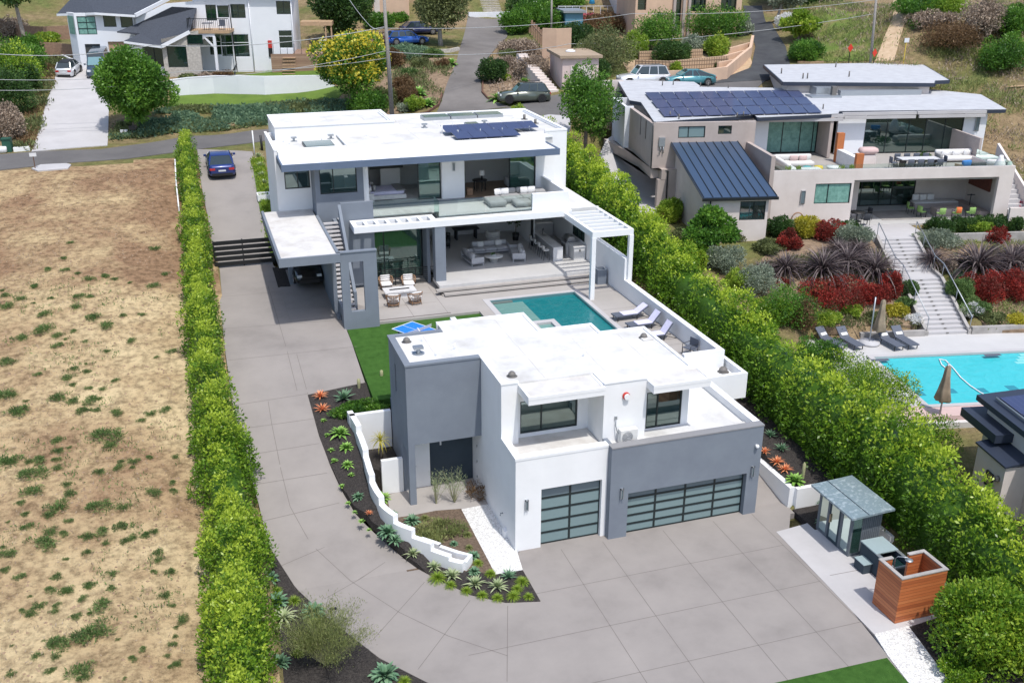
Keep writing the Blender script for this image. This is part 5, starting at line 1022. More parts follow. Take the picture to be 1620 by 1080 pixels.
# ---------------- pool house, lower right
ph = thing('pool_house', 'small pool house with dark pitched solar roof at the right edge', 'pool house', (NBX, NBY, 0), NBR)
m = MB(); m.box(.35, 8, -38, -27.9, .2, 4.2); m.build('wall', M['ftan'], ph)
m = MB(); m.box(-.75, .34, -31.5, -29.35, 0, 3.1); m.build('annex_wall', M['ftan'], ph)
m = MB(); m.add([(-.85, -31.6, 3.12), (.34, -31.6, 3.3), (.34, -29.25, 3.3), (-.85, -29.25, 3.12), (-.85, -31.6, 3.2), (.34, -31.6, 3.42), (.34, -29.25, 3.42), (-.85, -29.25, 3.2)], [(3, 2, 1, 0), (4, 5, 6, 7), (0, 1, 5, 4), (1, 2, 6, 5), (2, 3, 7, 6), (3, 0, 4, 7)]); m.build('annex_roof', bpy.data.materials['navy_fascia'], ph)
MB.local = True
window(ph, 'y', -.78, -30.85, -30.35, 1.7, 2.4); m = MB(); m.tube([(-.75, -31.15, 2.4), (-.95, -31.15, 2.4)], .14, 10); m.build('vent_cowl', M['dvent'], ph)
m = MB(); m.box(-.5, 6, -30.05, -27.2, 3.5, 3.9); m.build('flat_roof', bpy.data.materials['navy_fascia'], ph)
m = MB(); v = [(.0, -37, 4.35), (9, -37, 5.1), (9, -27.4, 5.1), (.0, -27.4, 4.35)]; m.add(v+[(x, y, z+.26) for x, y, z in v], [(3, 2, 1, 0), (4, 5, 6, 7), (0, 1, 5, 4), (1, 2, 6, 5), (2, 3, 7, 6), (3, 0, 4, 7)]); m.build('pitched_roof', bpy.data.materials['navy_fascia'], ph)
zr = lambda x: 4.61+x*.75/9
for i in range(4):
    for j in range(3):
        x0, y0 = .7+j*1.75, -36.6+i*1.75+1.6; m = MB(); t = [(x0, y0, zr(x0)+.07), (x0+1.68, y0, zr(x0+1.68)+.07), (x0+1.68, y0+1.68, zr(x0+1.68)+.07), (x0, y0+1.68, zr(x0)+.07)]; m.add(t+[(x, y, z-.04) for x, y, z in t], [(0, 1, 2, 3), (7, 6, 5, 4), (0, 4, 5, 1), (1, 5, 6, 2), (2, 6, 7, 3), (3, 7, 4, 0)]); m.build('solar_panel', M['solar'], ph)
m = MB(); m.tube([(.45, -35, 4.78), (.45, -28.2, 4.78)], .06, 8); m.build('pipe', M['galv'], ph)
o = thing('pool_retaining_wall', 'pale stepped retaining wall below the pink pool edge behind the big hedge', 'wall', (NBX, NBY, 0), NBR); m = MB(); m.box(-2.5, 6, Y0-1.6, Y0-1.32, 0, 1.45); m.box(0, 6, Y0-3.2, Y0-2.9, 0, .8); m.build('wall', M['limewall'], o)
MB.local = False
# ================================================================ farmhouse and other buildings on the slope
MB.local = True
def quad_roof(par, name, mat, pts, th=.18):
    m = MB(); n = len(pts); v = [tuple(p) for p in pts]+[(p[0], p[1], p[2]-th) for p in pts]
    m.add(v, [tuple(range(n)), tuple(range(2*n-1, n-1, -1))]+[(i, (i+1) % n, n+(i+1) % n, n+i) for i in range(n)]); return m.build(name, M[mat], par)
g0 = G(120, 108); g1 = G(462, 112); FA = Frame(g0.x, g0.y, math.atan2(g1.y-g0.y, g1.x-g0.x)); fh = thing('farmhouse', 'white modern farmhouse with slate shingle roofs, balcony and tan garage door', 'house', (g0.x, g0.y, 0), FA.r)
q = FA.pix; zg = min(g0.z, g1.z)-1.5
def X(px, py, y): return q(px, py, y=y)
YA, YB, YC = 0., -1.2, .5
ax0, ax1 = X(122, 60, YA).x, X(214, 60, YA).x; eA = X(150, 21, YA).z
r = lambda a, b, c, d, y: FA.rect(a, b, c, d, y)
wa = r(125, 26, 150, 55, YA); wb = r(165, 24, 182, 43, YA); wc = r(192, 26, 209, 44, YA); ga = r(137, 70, 158, 92, YA); gb = r(174, 66, 206, 92, YA)
m = MB(); m.wall('x', YA, YA+.3, ax0, ax1, zg, eA, [wa, wb, wc, (ga[0], ga[1], zg-1, ga[3]), (gb[0], gb[1], zg-1, gb[3])]); m.wall('y', ax1-.3, ax1, YA+.3, 9, zg, eA)
lx = ax0-1.1; m.add([(ax0, YA, zg), (lx, 1.4, zg), (lx, 1.4, eA), (ax0, YA, eA), (ax0, YA+.3, zg), (lx+.3, 1.6, zg), (lx+.3, 1.6, eA), (ax0, YA+.3, eA)], [(0, 1, 2, 3), (4, 7, 6, 5), (0, 4, 5, 1), (3, 2, 6, 7)]); m.wall('y', lx, lx+.3, 1.6, 9, zg, eA)
m.build('wall', M['farm'], fh)
window(fh, 'x', YA+.05, *wa, mull=((wa[0]+wa[1])/2,), trans=(wa[2]+(wa[3]-wa[2])*.33, wa[2]+(wa[3]-wa[2])*.67), glass=M['curtain'])
window(fh, 'x', YA+.05, *wb); window(fh, 'x', YA+.05, *wc)
m = MB(); a = [(ax0-.12, YA+.1, wa[2]), (lx+.1, 1.3, wa[2]), (lx+.1, 1.3, wa[3]), (ax0-.12, YA+.1, wa[3])]; m.add([(x, y-.06, z) for x, y, z in a], [(0, 1, 2, 3)]); m.build('window', M['curtain'], fh)
d = MB(); d.box(ga[0], ga[1], YA+.15, YA+.2, zg, ga[3]); d.build('garage_door', M['interior_dark'], fh); d = MB(); d.box(gb[0], gb[1], YA+.15, YA+.2, zg, gb[3]); d.build('garage_door', M['tan_wood'], fh)
# main upper roof: eave, left hip, up to a ridge beyond the frame
p = [X(90, 22, 2.0), X(150, 20, YA-.6), X(214, 24, YA-.6), X(268, 0, 2.2)]
rt = X(268, -2, 3.0); top = q(190, -18, y=6.0)
quad_roof(fh, 'upper_roof', 'shingle', [L3(p[0]), L3(p[1]), L3(p[2]), (rt.x, rt.y, rt.z), (top.x+1, 6, top.z), (top.x-4, 6, top.z)], .15)
m = MB(); m.bar((p[0].x, p[0].y, p[0].z-.12), (p[1].x, p[1].y, p[1].z-.12), .12, .22); m.bar((p[1].x, p[1].y, p[1].z-.12), (p[2].x, p[2].y, p[2].z-.12), .12, .22); m.bar((p[2].x, p[2].y, p[2].z-.05), (rt.x, rt.y-.3, rt.z), .15, .35); m.build('roof_trim', M['farm'], fh)
ga_ = X(214, 30, .4); gb_ = X(268, 4, 2.4); gc = X(314, 4, 2.4); gd = X(230, 40, 1)
m = MB(); m.add([(ga_.x-.2, .4, zg), (gc.x+1, .4, zg), (gc.x+1, .4, gb_.z+.3), (gb_.x, .4, gb_.z), (ga_.x, .4, ga_.z)], [(0, 1, 2, 3, 4)]); m.build('gable_wall', M['farm'], fh)
# lower porch roof
e0, e1 = X(196, 65, -2.6), X(256, 73, -3.4); r1 = X(300, 50, -3.0); r2 = X(311, 13, .3); r3 = X(272, 11, .3); l1 = X(217, 38, .3); l2 = X(185, 50, -1.5); l3 = X(222, 53, -1.2)
quad_roof(fh, 'porch_roof', 'shingle', [L3(v) for v in (e0, e1, r1, r2, r3, l1, l2, l3)], .14)
m = MB(); m.bar((e0.x, e0.y, e0.z-.12), (e1.x, e1.y, e1.z-.12), .12, .2); m.bar((e1.x, e1.y-.05, e1.z-.05), (r1.x, r1.y-.05, r1.z-.05), .14, .34); m.build('roof_trim', M['farm'], fh)
# entry walls under the porch roof
YE = -2.2; x0, x1 = X(206, 80, YE).x, X(256, 90, YE).x; we = r(229, 73, 243, 105, YE); wf = r(246, 74, 262, 106, YE)
m = MB(); m.wall('x', YE, YE+.2, x0, x1+.3, zg, e0.z-.1, [we, (wf[0], x1+.2, wf[2], wf[3])]); m.build('wall', M['farm'], fh); window(fh, 'x', YE+.08, *we); window(fh, 'x', YE+.08, wf[0], x1+.2, wf[2], wf[3])
YS = -3.0; x2 = X(318, 90, YS).x; ws = r(267, 72, 294, 107, YS); wt = r(297, 55, 320, 70, YS)
m = MB(); zt = X(300, 52, YS).z; m.wall('x', YS, YS+.3, x1+.3, x2, zg, zt-.6, [ws]); xa = x1+.3; m.add([(xa, YS, zt-.6), (x2, YS, zt-.6), (x2, YS, zt+.2), ((xa+x2)/2+.8, YS, zt+.1), (xa, YS, zt-1.2)], [(0, 1, 2, 3, 4)]); m.build('stone_wall', M['stone'], fh); window(fh, 'x', YS+.1, *ws); window(fh, 'x', YS-.04, *wt)
# right block
cx0, cx1 = X(311, 60, YC).x, X(463, 60, YC).x; zc = X(400, -14, YC).z
wl = [r(327, 8, 341, 33, YC), r(345, 9, 361, 28, YC), r(366, 7, 387, 29, YC), r(438, 2, 459, 23, YC), r(371, 54, 393, 91, YC), r(442, 48, 462, 77, YC), r(332, 54, 349, 88, YC), r(351, 55, 367, 90, YC)]
m = MB(); m.wall('x', YC, YC+.3, cx0, cx1, zg, zc, wl); m.wall('y', cx1-.3, cx1, YC+.3, 9, zg, zc); m.wall('y', cx0, cx0+.3, YC+.3, 9, X(311, 15, YC).z, zc); m.build('wall', M['farm'], fh)
for i, w_ in enumerate(wl): window(fh, 'x', YC+.08, *w_, mull=((w_[0]+w_[1])/2,) if i in (0, 2, 3) else (), trans=((w_[2]+w_[3])/2+.3,) if i in (4, 5, 6, 7) else (), frm='dkframe' if i < 4 else 'farm')
for px in (398, 464): a = X(px, 60, YC-.15); m = MB(); m.tube([(a.x, YC-.1, zc), (a.x, YC-.1, zg+1)], .06, 6); m.build('downpipe', M['farm'], fh)
a = X(362, 8, -.3); b = X(373, 90, -.3); m = MB(); m.tube([(a.x, -.3, a.z), (b.x, -.3, b.z-1.5)], .06, 6); m.build('downpipe', M['black'], fh)
quad_roof(fh, 'right_roof', 'shingle', [(cx0-.5, YC-.6, zc), (cx1+.5, YC-.6, zc), (cx1+.5, 6, zc+2.6), (cx0-.5, 6, zc+2.6)], .15)
# balcony on posts
b0, b1 = X(297, 49, -2.4), X(363, 50, -2.4); m = MB(); m.box(b0.x, b1.x, -2.4, .49, b0.z-.28, b0.z); m.build('balcony', M['tan_wood'], fh)
m = MB(); m.box(b0.x+.2, b1.x-1.5, -2.3, -2.05, b0.z-.58, b0.z-.28)
for px in (307, 339):
    a = X(px, 60, -2.2); m.box(a.x-.13, a.x+.13, -2.33, -2.07, zg, b0.z-.58)
    s = 1 if px == 307 else -1; m.bar((a.x, -2.2, b0.z-1.7), (a.x+s*1.0, -2.2, b0.z-.6), .16, .16)
m.build('balcony_posts', M['farm'], fh)
m = MB(); n = 22
for i in range(n+1): x = b0.x+(b1.x-b0.x)*i/n; m.box(x-.015, x+.015, -2.38, -2.35, b0.z, b0.z+1.1)
m.box(b0.x, b1.x, -2.4, -2.34, b0.z+1.1, b0.z+1.16)
for i in range(11): y = -2.4+i*.28; m.box(b0.x, b0.x+.03, y, y+.03, b0.z, b0.z+1.1)
m.box(b0.x, b0.x+.05, -2.4, .45, b0.z+1.1, b0.z+1.16); m.build('balcony_railing', M['black'], fh)
m = MB(); a = X(351, 43, -1.4); m.box(a.x-.3, a.x+.3, -1.6, -1.0, b0.z+.35, b0.z+.42); m.box(a.x-.3, a.x+.3, -1.05, -1.0, b0.z+.42, b0.z+.95); m.box(a.x-1.9, a.x-.9, -1.7, -.9, b0.z+.6, b0.z+.66)
for dx in (-.28, .25): m.box(a.x+dx, a.x+dx+.04, -1.6, -1.56, b0.z, b0.z+.4); m.box(a.x+dx-1.5, a.x+dx-1.46, -1.3, -1.26, b0.z, b0.z+.6)
o = m.build('balcony_seating', M['navy'], None); o.location = (g0.x, g0.y, 0); o.rotation_euler.z = FA.r; tag(o, 'dark metal chair and table on the farmhouse balcony', 'furniture')
# wooden deck right of the farmhouse
d0, d1 = X(428, 108, -1.0), X(505, 106, -1.0); dk = thing('timber_deck', 'tan board deck with steps beside the white farmhouse', 'deck', (g0.x, g0.y, 0), FA.r)
zt = X(430, 86, -1).z; m = MB(); m.box(cx1+.02-2.2, d1.x+1, -1.0, -.8, zg, zt); m.box(cx1+.02, d1.x+1, -.8, 4, zt-.2, zt); m.build('deck', M['boards'], dk)
m = MB()
for k in range(6): m.box(cx1-1.0, cx1+.3, -1.0-.28*(6-k), -1.0-.28*(5-k), zt-1.75+k*.28-.05, zt-1.75+k*.28)
m.build('steps', M['tan_wood'], dk)
m = MB(); m.box(cx1+2.6, cx1+5.6, 1.8, 2.0, zt+.05, zt+1.1); m.build('screen', M['farm'], dk)
m = MB(); 
for i in range(7): m.box(cx1-1.9+i*.7, cx1-1.86+i*.7, -.98, -.94, zt, zt+1.0)
m.build('deck_posts', M['black'], dk)
pg = thing('garden_pergola', 'tan timber pergola behind the farmhouse deck', 'pergola', (g0.x, g0.y, 0), FA.r); a = X(470, 30, 4); m = MB(); m.box(cx1+.6, cx1+3.9, 3.4, 6, zt+2.4, zt+2.8); m.box(cx1+3.1, cx1+3.25, 3.5, 3.65, zt-.2, zt+2.4); m.box(cx1+3.7, cx1+3.85, 3.5, 3.65, zt-.2, zt+2.4); m.build('frame', M['tan_wood'], pg)
st = thing('kamado_sign', 'red and black panel hanging on the farmhouse wall by the deck', 'panel', (g0.x, g0.y, 0), FA.r); a = X(427, 70, YC-.1); m = MB(); m.box(a.x-.2, a.x+.2, YC-.08, YC-.01, a.z-.4, a.z+.35); m.build('red_panel', M['red'], st); m = MB(); m.box(a.x-.2, a.x+.2, YC-.08, YC-.01, a.z-1.3, a.z-.42); m.build('black_panel', M['black'], st); st.name = 'wall_panel'
MB.local = False
# boarded retaining walls left of the farmhouse
def pxwall(name, label, pts, h, th, mat, cat='wall', zs=None, below=.6):
    m = MB(); W_ = [G(a, b) for a, b in pts]
    hh = h if isinstance(h, (list, tuple)) else [h]*len(W_); m.slope = True
    ribbon(m, [(p.x, p.y, p.z+q_) for p, q_ in zip(W_, hh)], th/2, lambda i: W_[i].z-below)
    o = m.build(name, M[mat]); return tag(o, label, cat)
pxwall('timber_wall', 'brown board retaining wall directly left of the farmhouse', [(62, 92), (90, 93), (118, 96)], 1.6, .15, 'fence_wood')
pxwall('timber_wall', 'upper brown board retaining wall on the slope left of the farmhouse', [(28, 62), (70, 64), (112, 62)], 1.5, .15, 'fence_wood')
pxwall('driveway_wall', 'low white wall at the top of the farmhouse driveway', [(97, 93), (112, 100), (131, 103)], .5, .2, 'farm')
pxwall('lawn_wall', 'long curving white retaining wall around the farmhouse lawn', [(272, 152), (300, 150), (340, 148), (380, 149), (420, 150), (470, 147), (500, 143), (528, 137)], [1.5, 1.6, 1.65, 1.7, 1.7, 1.6, 1.4, 1.0], .3, 'farm')
m = MB(); v = [G(a, b) for a, b in ((368, 118), (376, 124), (374, 132), (372, 140), (374, 147))]; zt = [v[0].z+.3, v[0].z+1.3, v[0].z+1.2, v[-1].z+1.0, v[-1].z+.1]; m.tube([(p.x, p.y-.4, z) for p, z in zip(v, zt)], .07, 6); tag(m.build('drain_hose', M['black']), 'black drain hose hanging over the white curved lawn wall', 'hose')
drape('farm_lawn', xy([(262, 176), (330, 172), (400, 172), (470, 168), (535, 156), (552, 138), (528, 137), (500, 144), (470, 148), (420, 151), (380, 150), (340, 149), (300, 151), (272, 153)]), M['lawn2'], T, .05, 1., .2)
drape('farm_lawn', xy([(372, 129), (400, 128), (450, 127), (505, 124), (530, 120), (520, 110), (470, 112), (430, 112), (395, 118)]), M['lawn2'], T, .05, 1., .2)
drape('green_slope', xy([(1262, 92), (1300, 97), (1350, 98), (1392, 96), (1382, 60), (1372, 20), (1300, 12), (1270, 30), (1290, 60)]), noise_mat('green_hill', (.11, .17, .04), (.22, .19, .09), (.14, .19, .045), scale=.5, rough=1, bump=.9, bscale=12, spec=.1), T, .06, 1., .2)
FPATH = xy([(1384, 98), (1414, 98), (1424, 60), (1434, 30), (1431, -4), (1414, -4), (1412, 30), (1398, 62)])
drape('footpath', FPATH, noise_mat('bare_path', (.55, .42, .29), (.44, .32, .21), scale=2, rough=1, spec=.1), T, .07, 1., .2)
drape('dry_lawn', xy([(660, 94), (700, 90), (722, 95), (712, 130), (690, 165), (640, 178), (600, 185), (590, 150), (620, 110)]), noise_mat('mulched_slope', (.30, .22, .15), (.18, .13, .09), scale=3, rough=1, bump=.8, bscale=20, spec=.1), T, .04, 1., .2)
drape('dry_bank', xy([(762, 150), (790, 158), (870, 150), (875, 110), (862, 80), (808, 70), (782, 92), (764, 115)]), bpy.data.materials['mulched_slope'], T, .04, 1., .2)
drape('sandy_bank', xy([(1000, 126), (1110, 128), (1175, 122), (1190, 100), (1180, 72), (1120, 85), (1040, 90), (985, 100)]), noise_mat('sandy_soil', (.50, .37, .24), (.40, .29, .19), scale=2, rough=1, bump=.5, spec=.1), T, .04, 1., .2)
# pink garage with flat tan roof
def boxhouse(name, label, cat, pl, pr, depth, h, wallm, roofm, rz=None, over=.3, rth=.25, holes=()):
    a, b = G(*pl), G(*pr); rz = math.atan2(b.y-a.y, b.x-a.x) if rz is None else rz; w = (Vector((b.x, b.y))-Vector((a.x, a.y))).length; z = min(a.z, b.z); t = thing(name, label, cat, (a.x, a.y, z), rz); MB.local = True
    m = MB(); m.wall('x', 0, .25, 0, w, -1, h, [(w*x0, w*x1, h*z0, h*z1) for x0, x1, z0, z1 in holes]); m.wall('y', 0, .25, .25, depth, -1, h); m.wall('y', w-.25, w, .25, depth, -1, h); m.wall('x', depth-.25, depth, .25, w-.25, -1, h); m.build('wall', M[wallm], t)
    m = MB(); m.box(-over, w+over, -over, depth+over, h, h+rth); m.build('roof', M[roofm], t); MB.local = False; return t, w
M['pinkwall'] = noise_mat('pale_pink_render', (.66, .53, .49), (.60, .48, .44), scale=.8, rough=.85)
M['tanroof'] = noise_mat('tan_flat_roof', (.40, .31, .22), (.33, .25, .18), scale=1, rough=.95)
t, w = boxhouse('pink_garage', 'small pale pink flat-roofed garage beside the street', 'garage', (889, 143), (947, 141), 6.0, 2.9, 'pinkwall', 'tanroof', rz=R(-9))
MB.local = True; m = MB(); m.box(w*.22, w*.8, -.06, -.01, 0, 2.2); m.build('garage_door', M['ftan'], t); m = MB(); m.blob(w*.4, 3, 3.2, .5, .4, .18); m.build('roof_dome', M['farm'], t); MB.local = False
pxwall('garden_wall', 'tall plain peach wall behind the pink garage', [(858, 92), (880, 93), (903, 92)], 3.0, .25, 'peach')
t, w = boxhouse('blue_shed', 'small blue shed with grey flat roof below the terrace', 'shed', (894, 53), (921, 51), 4.5, 2.3, 'peach', 'galv', rz=R(-10)); 
for c in kids(t):
    if c.name.startswith('wall'): c.data.materials[0] = plain('blue_paint', (.10, .25, .36), .6)
t, w = boxhouse('peach_garage', 'peach garage with pale panel doors at the top of the lane', 'garage', (586, 29), (648, 28), 7, 3.6, 'peach', 'tanroof', rz=R(-6)); MB.local = True; m = MB(); m.box(.5, w*.25, -.05, -.01, 0, 2.6); m.build('door', M['ftan'], t); m = MB(); m.box(w*.35, w*.95, -.05, -.01, 0, 2.5); m.build('garage_door', M['peach'], t); MB.local = False
t, w = boxhouse('apartment_house', 'peach apartment house with dark recessed windows above the shrubs', 'house', (1003, 62), (1180, 60), 9, 9, 'peach', 'tanroof', rz=R(-10), holes=((.02, .10, .35, .62), (.36, .43, .05, .62), (.50, .66, .33, .62), (.80, .95, .33, .62)))
MB.local = True; m = MB(); m.box(.3, w-.3, .4, .5, -1, 8.9); m.build('window', M['glass_dark'], t)
for u in (.35, .44, .49): m = MB(); m.box(w*u, w*u+.3, -.25, -.01, -1, 8.9); m.build('pilaster', M['ftan2'], t)
for u in (.56, .62, .87): m = MB(); m.box(w*u, w*u+.12, .1, .2, 2.9, 5.6); m.build('mullion', M['dkframe'], t)
MB.local = False
t, w = boxhouse('terrace_house', 'tan house with sliding doors behind the terrace with the blue umbrella', 'house', (975, 26), (1003, 26), 6, 6, 'ftan', 'tanroof', rz=R(-10), holes=((.2, .85, .1, .5),)); MB.local = True; m = MB(); m.box(.3, w-.3, .4, .5, -1, 5); m.build('window', M['glass_dark'], t); MB.local = False
nt = thing('hill_terrace', 'pale tiled terrace with low railing above the blue shed', 'terrace', L3(G(880, 26)), R(-10)); MB.local = True
m = MB(); m.box(0, 10, -1.2, 5, -1.6, .15); m.build('slab', M['tile'], nt); m = MB()
for i in range(12): m.box(i*.88, i*.88+.05, -1.15, -1.1, .15, 1.2)
m.box(0, 10, -1.17, -1.1, 1.2, 1.26); m.build('railing', M['farm'], nt); m = MB(); m.box(.3, 5.2, 1.0, 3.2, .16, .2); m.build('spa_pool', M['water_cyan2'], nt); MB.local = False
# terraced walls by the side road
M['block'] = cells('lattice_block', (.46, .33, .22), (.17, .12, .08), 34, 5, .25, .9, 0, 'XZ')
pxwall('block_wall', 'lower lattice block retaining wall above the parked cars', [(1004, 113), (1060, 115), (1128, 108), (1150, 106)], 1.1, .3, 'block')
pxwall('block_wall', 'upper lattice block retaining wall above the parked cars', [(1010, 96), (1060, 94), (1110, 92)], .9, .3, 'block')
pxwall('peach_wall', 'stepped peach retaining wall curving along the new asphalt road', [(1003, 128), (1060, 129), (1110, 129), (1148, 126), (1168, 108), (1186, 90), (1190, 68)], [.9, 1.0, 1.1, 1.2, 1.2, 1.0, .8], .3, 'peach')
pxwall('peach_wall', 'short peach wall between the pink garage and the white car', [(949, 145), (985, 144)], 1.0, .3, 'ftan')
for i, (a, b, c_, d, h) in enumerate(((1135, 112, 1165, 106, .8), (1144, 101, 1178, 92, .8), (1150, 88, 1186, 78, .7))): pxwall('step_wall', ['lowest', 'middle', 'uppermost'][i]+' short peach cross wall of the stepped planter by the side road', [(a, b), (c_, d)], h, .25, 'peach')
pxwall('lane_wall', 'low white curb wall at the head of the old asphalt lane', [(741, 27), (770, 27), (808, 26)], .55, .3, 'farm')
hs = thing('garden_steps', 'pale stone steps climbing from the head of the asphalt lane', 'steps', L3(G(781, 25)), R(-8)); MB.local = True; m = MB()
for k in range(14): m.box(-1.2, 1.2, k*.45, k*.45+.47, -1, .18*(k+1))
m.build('steps', M['stone'], hs); MB.local = False
hs = thing('garage_steps', 'narrow pale steps climbing left of the pink garage', 'steps', L3(G(877, 146)), R(8)); MB.local = True; m = MB()
for k in range(14): m.box(-.5, .5, k*.5, k*.5+.52, -1, .2*(k+1))
m.build('steps', M['ftan'], hs); MB.local = False
pxwall('lane_edging', 'rusty steel edging around the planted corner of the lane', [(615, 186), (650, 187), (676, 180), (694, 168), (700, 150)], .22, .15, 'rust')
pxwall('lane_edging', 'rusty edging below the clipped round shrub beside the lane', [(764, 130), (763, 148), (772, 158), (792, 160)], .22, .15, 'rust')
pxwall('stone_edge', 'low stacked stone edge beside the lane', [(690, 84), (712, 83), (726, 80)], .35, .3, 'stone')
pxwall('path_edging', 'thin pale edging along the hill path right of the road', [(1262, 100), (1282, 101), (1303, 100)], .2, .15, 'tan_wood')
# hill fence, board on the slope
m = MB(); a = G(1612, 139); m.bar((a.x-1.3, a.y+.3, a.z+.1), (a.x+1.8, a.y-.3, a.z+.2), .35, .06); tag(m.build('loose_plank', M['tan_wood']), 'pale plank lying on the dry slope at the right edge', 'plank')
# ================================================================ hedges, trees, shrubs
def clump_hedge(name, label, path, rows, n, leaf, mat, seed, corew=.5, tb=0.):
    """long clipped hedge: rows of leaf clumps over an inner mass; path item = (x, y, base z, half width, height)"""
    rs = np.random.RandomState(seed); C = []; pp = np.array(path, float); seg = np.r_[0, np.cumsum(np.hypot(np.diff(pp[:, 0]), np.diff(pp[:, 1])))]
    at = lambda s: np.array([np.interp(s, seg, pp[:, k]) for k in range(5)])
    s = 0.; Q = []
    while s < seg[-1]:
        x, y, z, w, h = at(s); h *= rs.uniform(.78, 1.12); w *= rs.uniform(.84, 1.14); x += rs.normal(0, .09); sp = max(.9, min(1.5, w*.95)); lv = max(3, int(h/.62))
        for v in np.linspace(.08, 1, lv):
            rad = w*(1-.42*v**3); m_ = max(4, int(7*rad)) if v < .9 else 5
            for k in range(m_):
                an = 2*math.pi*(k+rs.uniform(-.3, .3))/m_+v*9; q = rs.uniform(.62, .86) if v < .9 else rs.uniform(.1, .7); rr = rs.uniform(.22, .44)*(1.1 if w > 1.3 else .9); C.append((x+math.cos(an)*(rad-rr*.5)*q*1.1, y+math.sin(an)*sp*.62*q, z+.05+v*(h-rr*.8)+rs.normal(0, .08), rr, rr, rr*rs.uniform(.9, 1.7)))
        s += sp*rs.uniform(.6, 1.25)
    p, d, idx, r = crown_pts(rs, C, n, .12); p[:, 2] = np.maximum(p[:, 2], .0-1)
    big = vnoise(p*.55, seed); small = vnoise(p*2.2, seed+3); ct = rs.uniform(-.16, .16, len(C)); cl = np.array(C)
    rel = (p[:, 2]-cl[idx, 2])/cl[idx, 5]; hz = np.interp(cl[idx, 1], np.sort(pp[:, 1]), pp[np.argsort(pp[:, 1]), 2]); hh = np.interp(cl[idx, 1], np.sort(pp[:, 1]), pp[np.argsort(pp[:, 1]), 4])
    young = np.clip((cl[idx, 2]-hz)/np.maximum(hh, .5)-.3, 0, .6)*(.5+.9*small)*(.5+np.clip(rel, -.5, 1))*1.25  # tint rises toward the hedge top and the upper side of each clump
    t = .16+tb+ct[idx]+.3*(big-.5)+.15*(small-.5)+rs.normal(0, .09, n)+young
    V, F = [], []; k = max(2, int(seg[-1]/.8))
    for i in range(k+1):
        x, y, z, w, h = at(seg[-1]*i/k); hs = h*.72; ww = w*corew
        V += [(x-ww, y, z-.3), (x-ww, y, z+hs*.8), (x-ww*.5, y, z+hs), (x+ww*.5, y, z+hs), (x+ww, y, z+hs*.8), (x+ww, y, z-.3)]
    for i in range(k):
        for j in range(5): F.append((i*6+j, i*6+j+1, i*6+6+j+1, i*6+6+j))
    o = leaf_object(name, p, d, leaf, t, mat, None, core=(np.array(V), F), aspect=.5, up=.35, rs=rs); return tag(o, label, 'hedge')
LT = lambda x, y: T(x, y)
lh = []
for y in np.arange(22.5, 84.5, 2.0):
    xc = interp(y, [(22, -.4), (31, -.2), (34, -.05), (41, .0), (46, -.3), (52, -.3), (60, -.2), (84, -.05)]); w = interp(y, [(22, 1.1), (34, 1.4), (41, 1.3), (46, .9), (60, .95), (84, .72)]); h = interp(y, [(22, 3.4), (32, 3.3), (42, 3.0), (60, 2.5), (84, 1.9)]); lh.append((xc, y, hD(0, y) if y > 34 else interp(y, [(22, -.3), (34, 0)]), w, h))
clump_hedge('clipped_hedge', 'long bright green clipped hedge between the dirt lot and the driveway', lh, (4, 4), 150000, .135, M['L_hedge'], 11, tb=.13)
rh = []
for y in np.arange(16.5, 76, 2.0):
    top = interp(y, [(16, 3.0), (22, 3.2), (24.5, 3.5), (27, 4.2), (31, 5.2), (36, 5.7), (42, 6.2), (50, 6.8), (54, 7.6), (57, 8.9), (65, 10.0), (72, 10.4), (76, 10.4)]); b = T(27, y); rh.append((interp(y, [(16, 28.3), (26, 27.9), (33, 27.7), (38, 27.0), (60, 26.7), (76, 27.0)]), y, b, interp(y, [(16, 1.6), (33, 1.6), (76, 1.5)]), top-b))
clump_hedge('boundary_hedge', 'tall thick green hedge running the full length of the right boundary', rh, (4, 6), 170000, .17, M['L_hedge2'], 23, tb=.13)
def scale_at(px, py, z=None):
    g = G(px, py) if z is None else P(px, py, z=z); return g, (g-Vector((0, 0, CAMH))).length/FPX
MATK = {'g': 'L_green', 'd': 'L_dark', 'o': 'L_olive', 'l': 'L_lime', 'h': 'L_hedge2', 'y': 'L_gold', 'r': 'L_red', 'b': 'L_redbrown', 's': 'L_grey', 'u': 'L_blue', 'x': 'L_dry', 'w': 'L_weed', 'm': 'L_magenta', 'p': 'L_pinkf', 'W': 'L_whitef'}
_bi = [0]
def B(px, py, wp, hp, k, label, name='shrub', cat='shrub', group=None, dens=1., z=None, leafk=1.):
    """shrub whose foot stands where the view meets the ground at (px, py); wp, hp = its width and height in view units"""
    g, s = scale_at(px, py, z); _bi[0] += 1; rx = wp*s/2*1.08; h = hp*s*1.03; lf = max(.11, s*3.0)*leafk; area = (rx*rx*2.2+rx*h*3)
    n = int(min(9000, max(160, dens*area*5.5/(lf*lf*.28)))); o = bush(name, label, cat, g.x, g.y+rx*.35, g.z-.05, rx, rx*.9, h, M[MATK[k]], n=n, leaf=lf, clumps=int(min(44, 12+area*1.6)), seed=_bi[0], group=group); return o
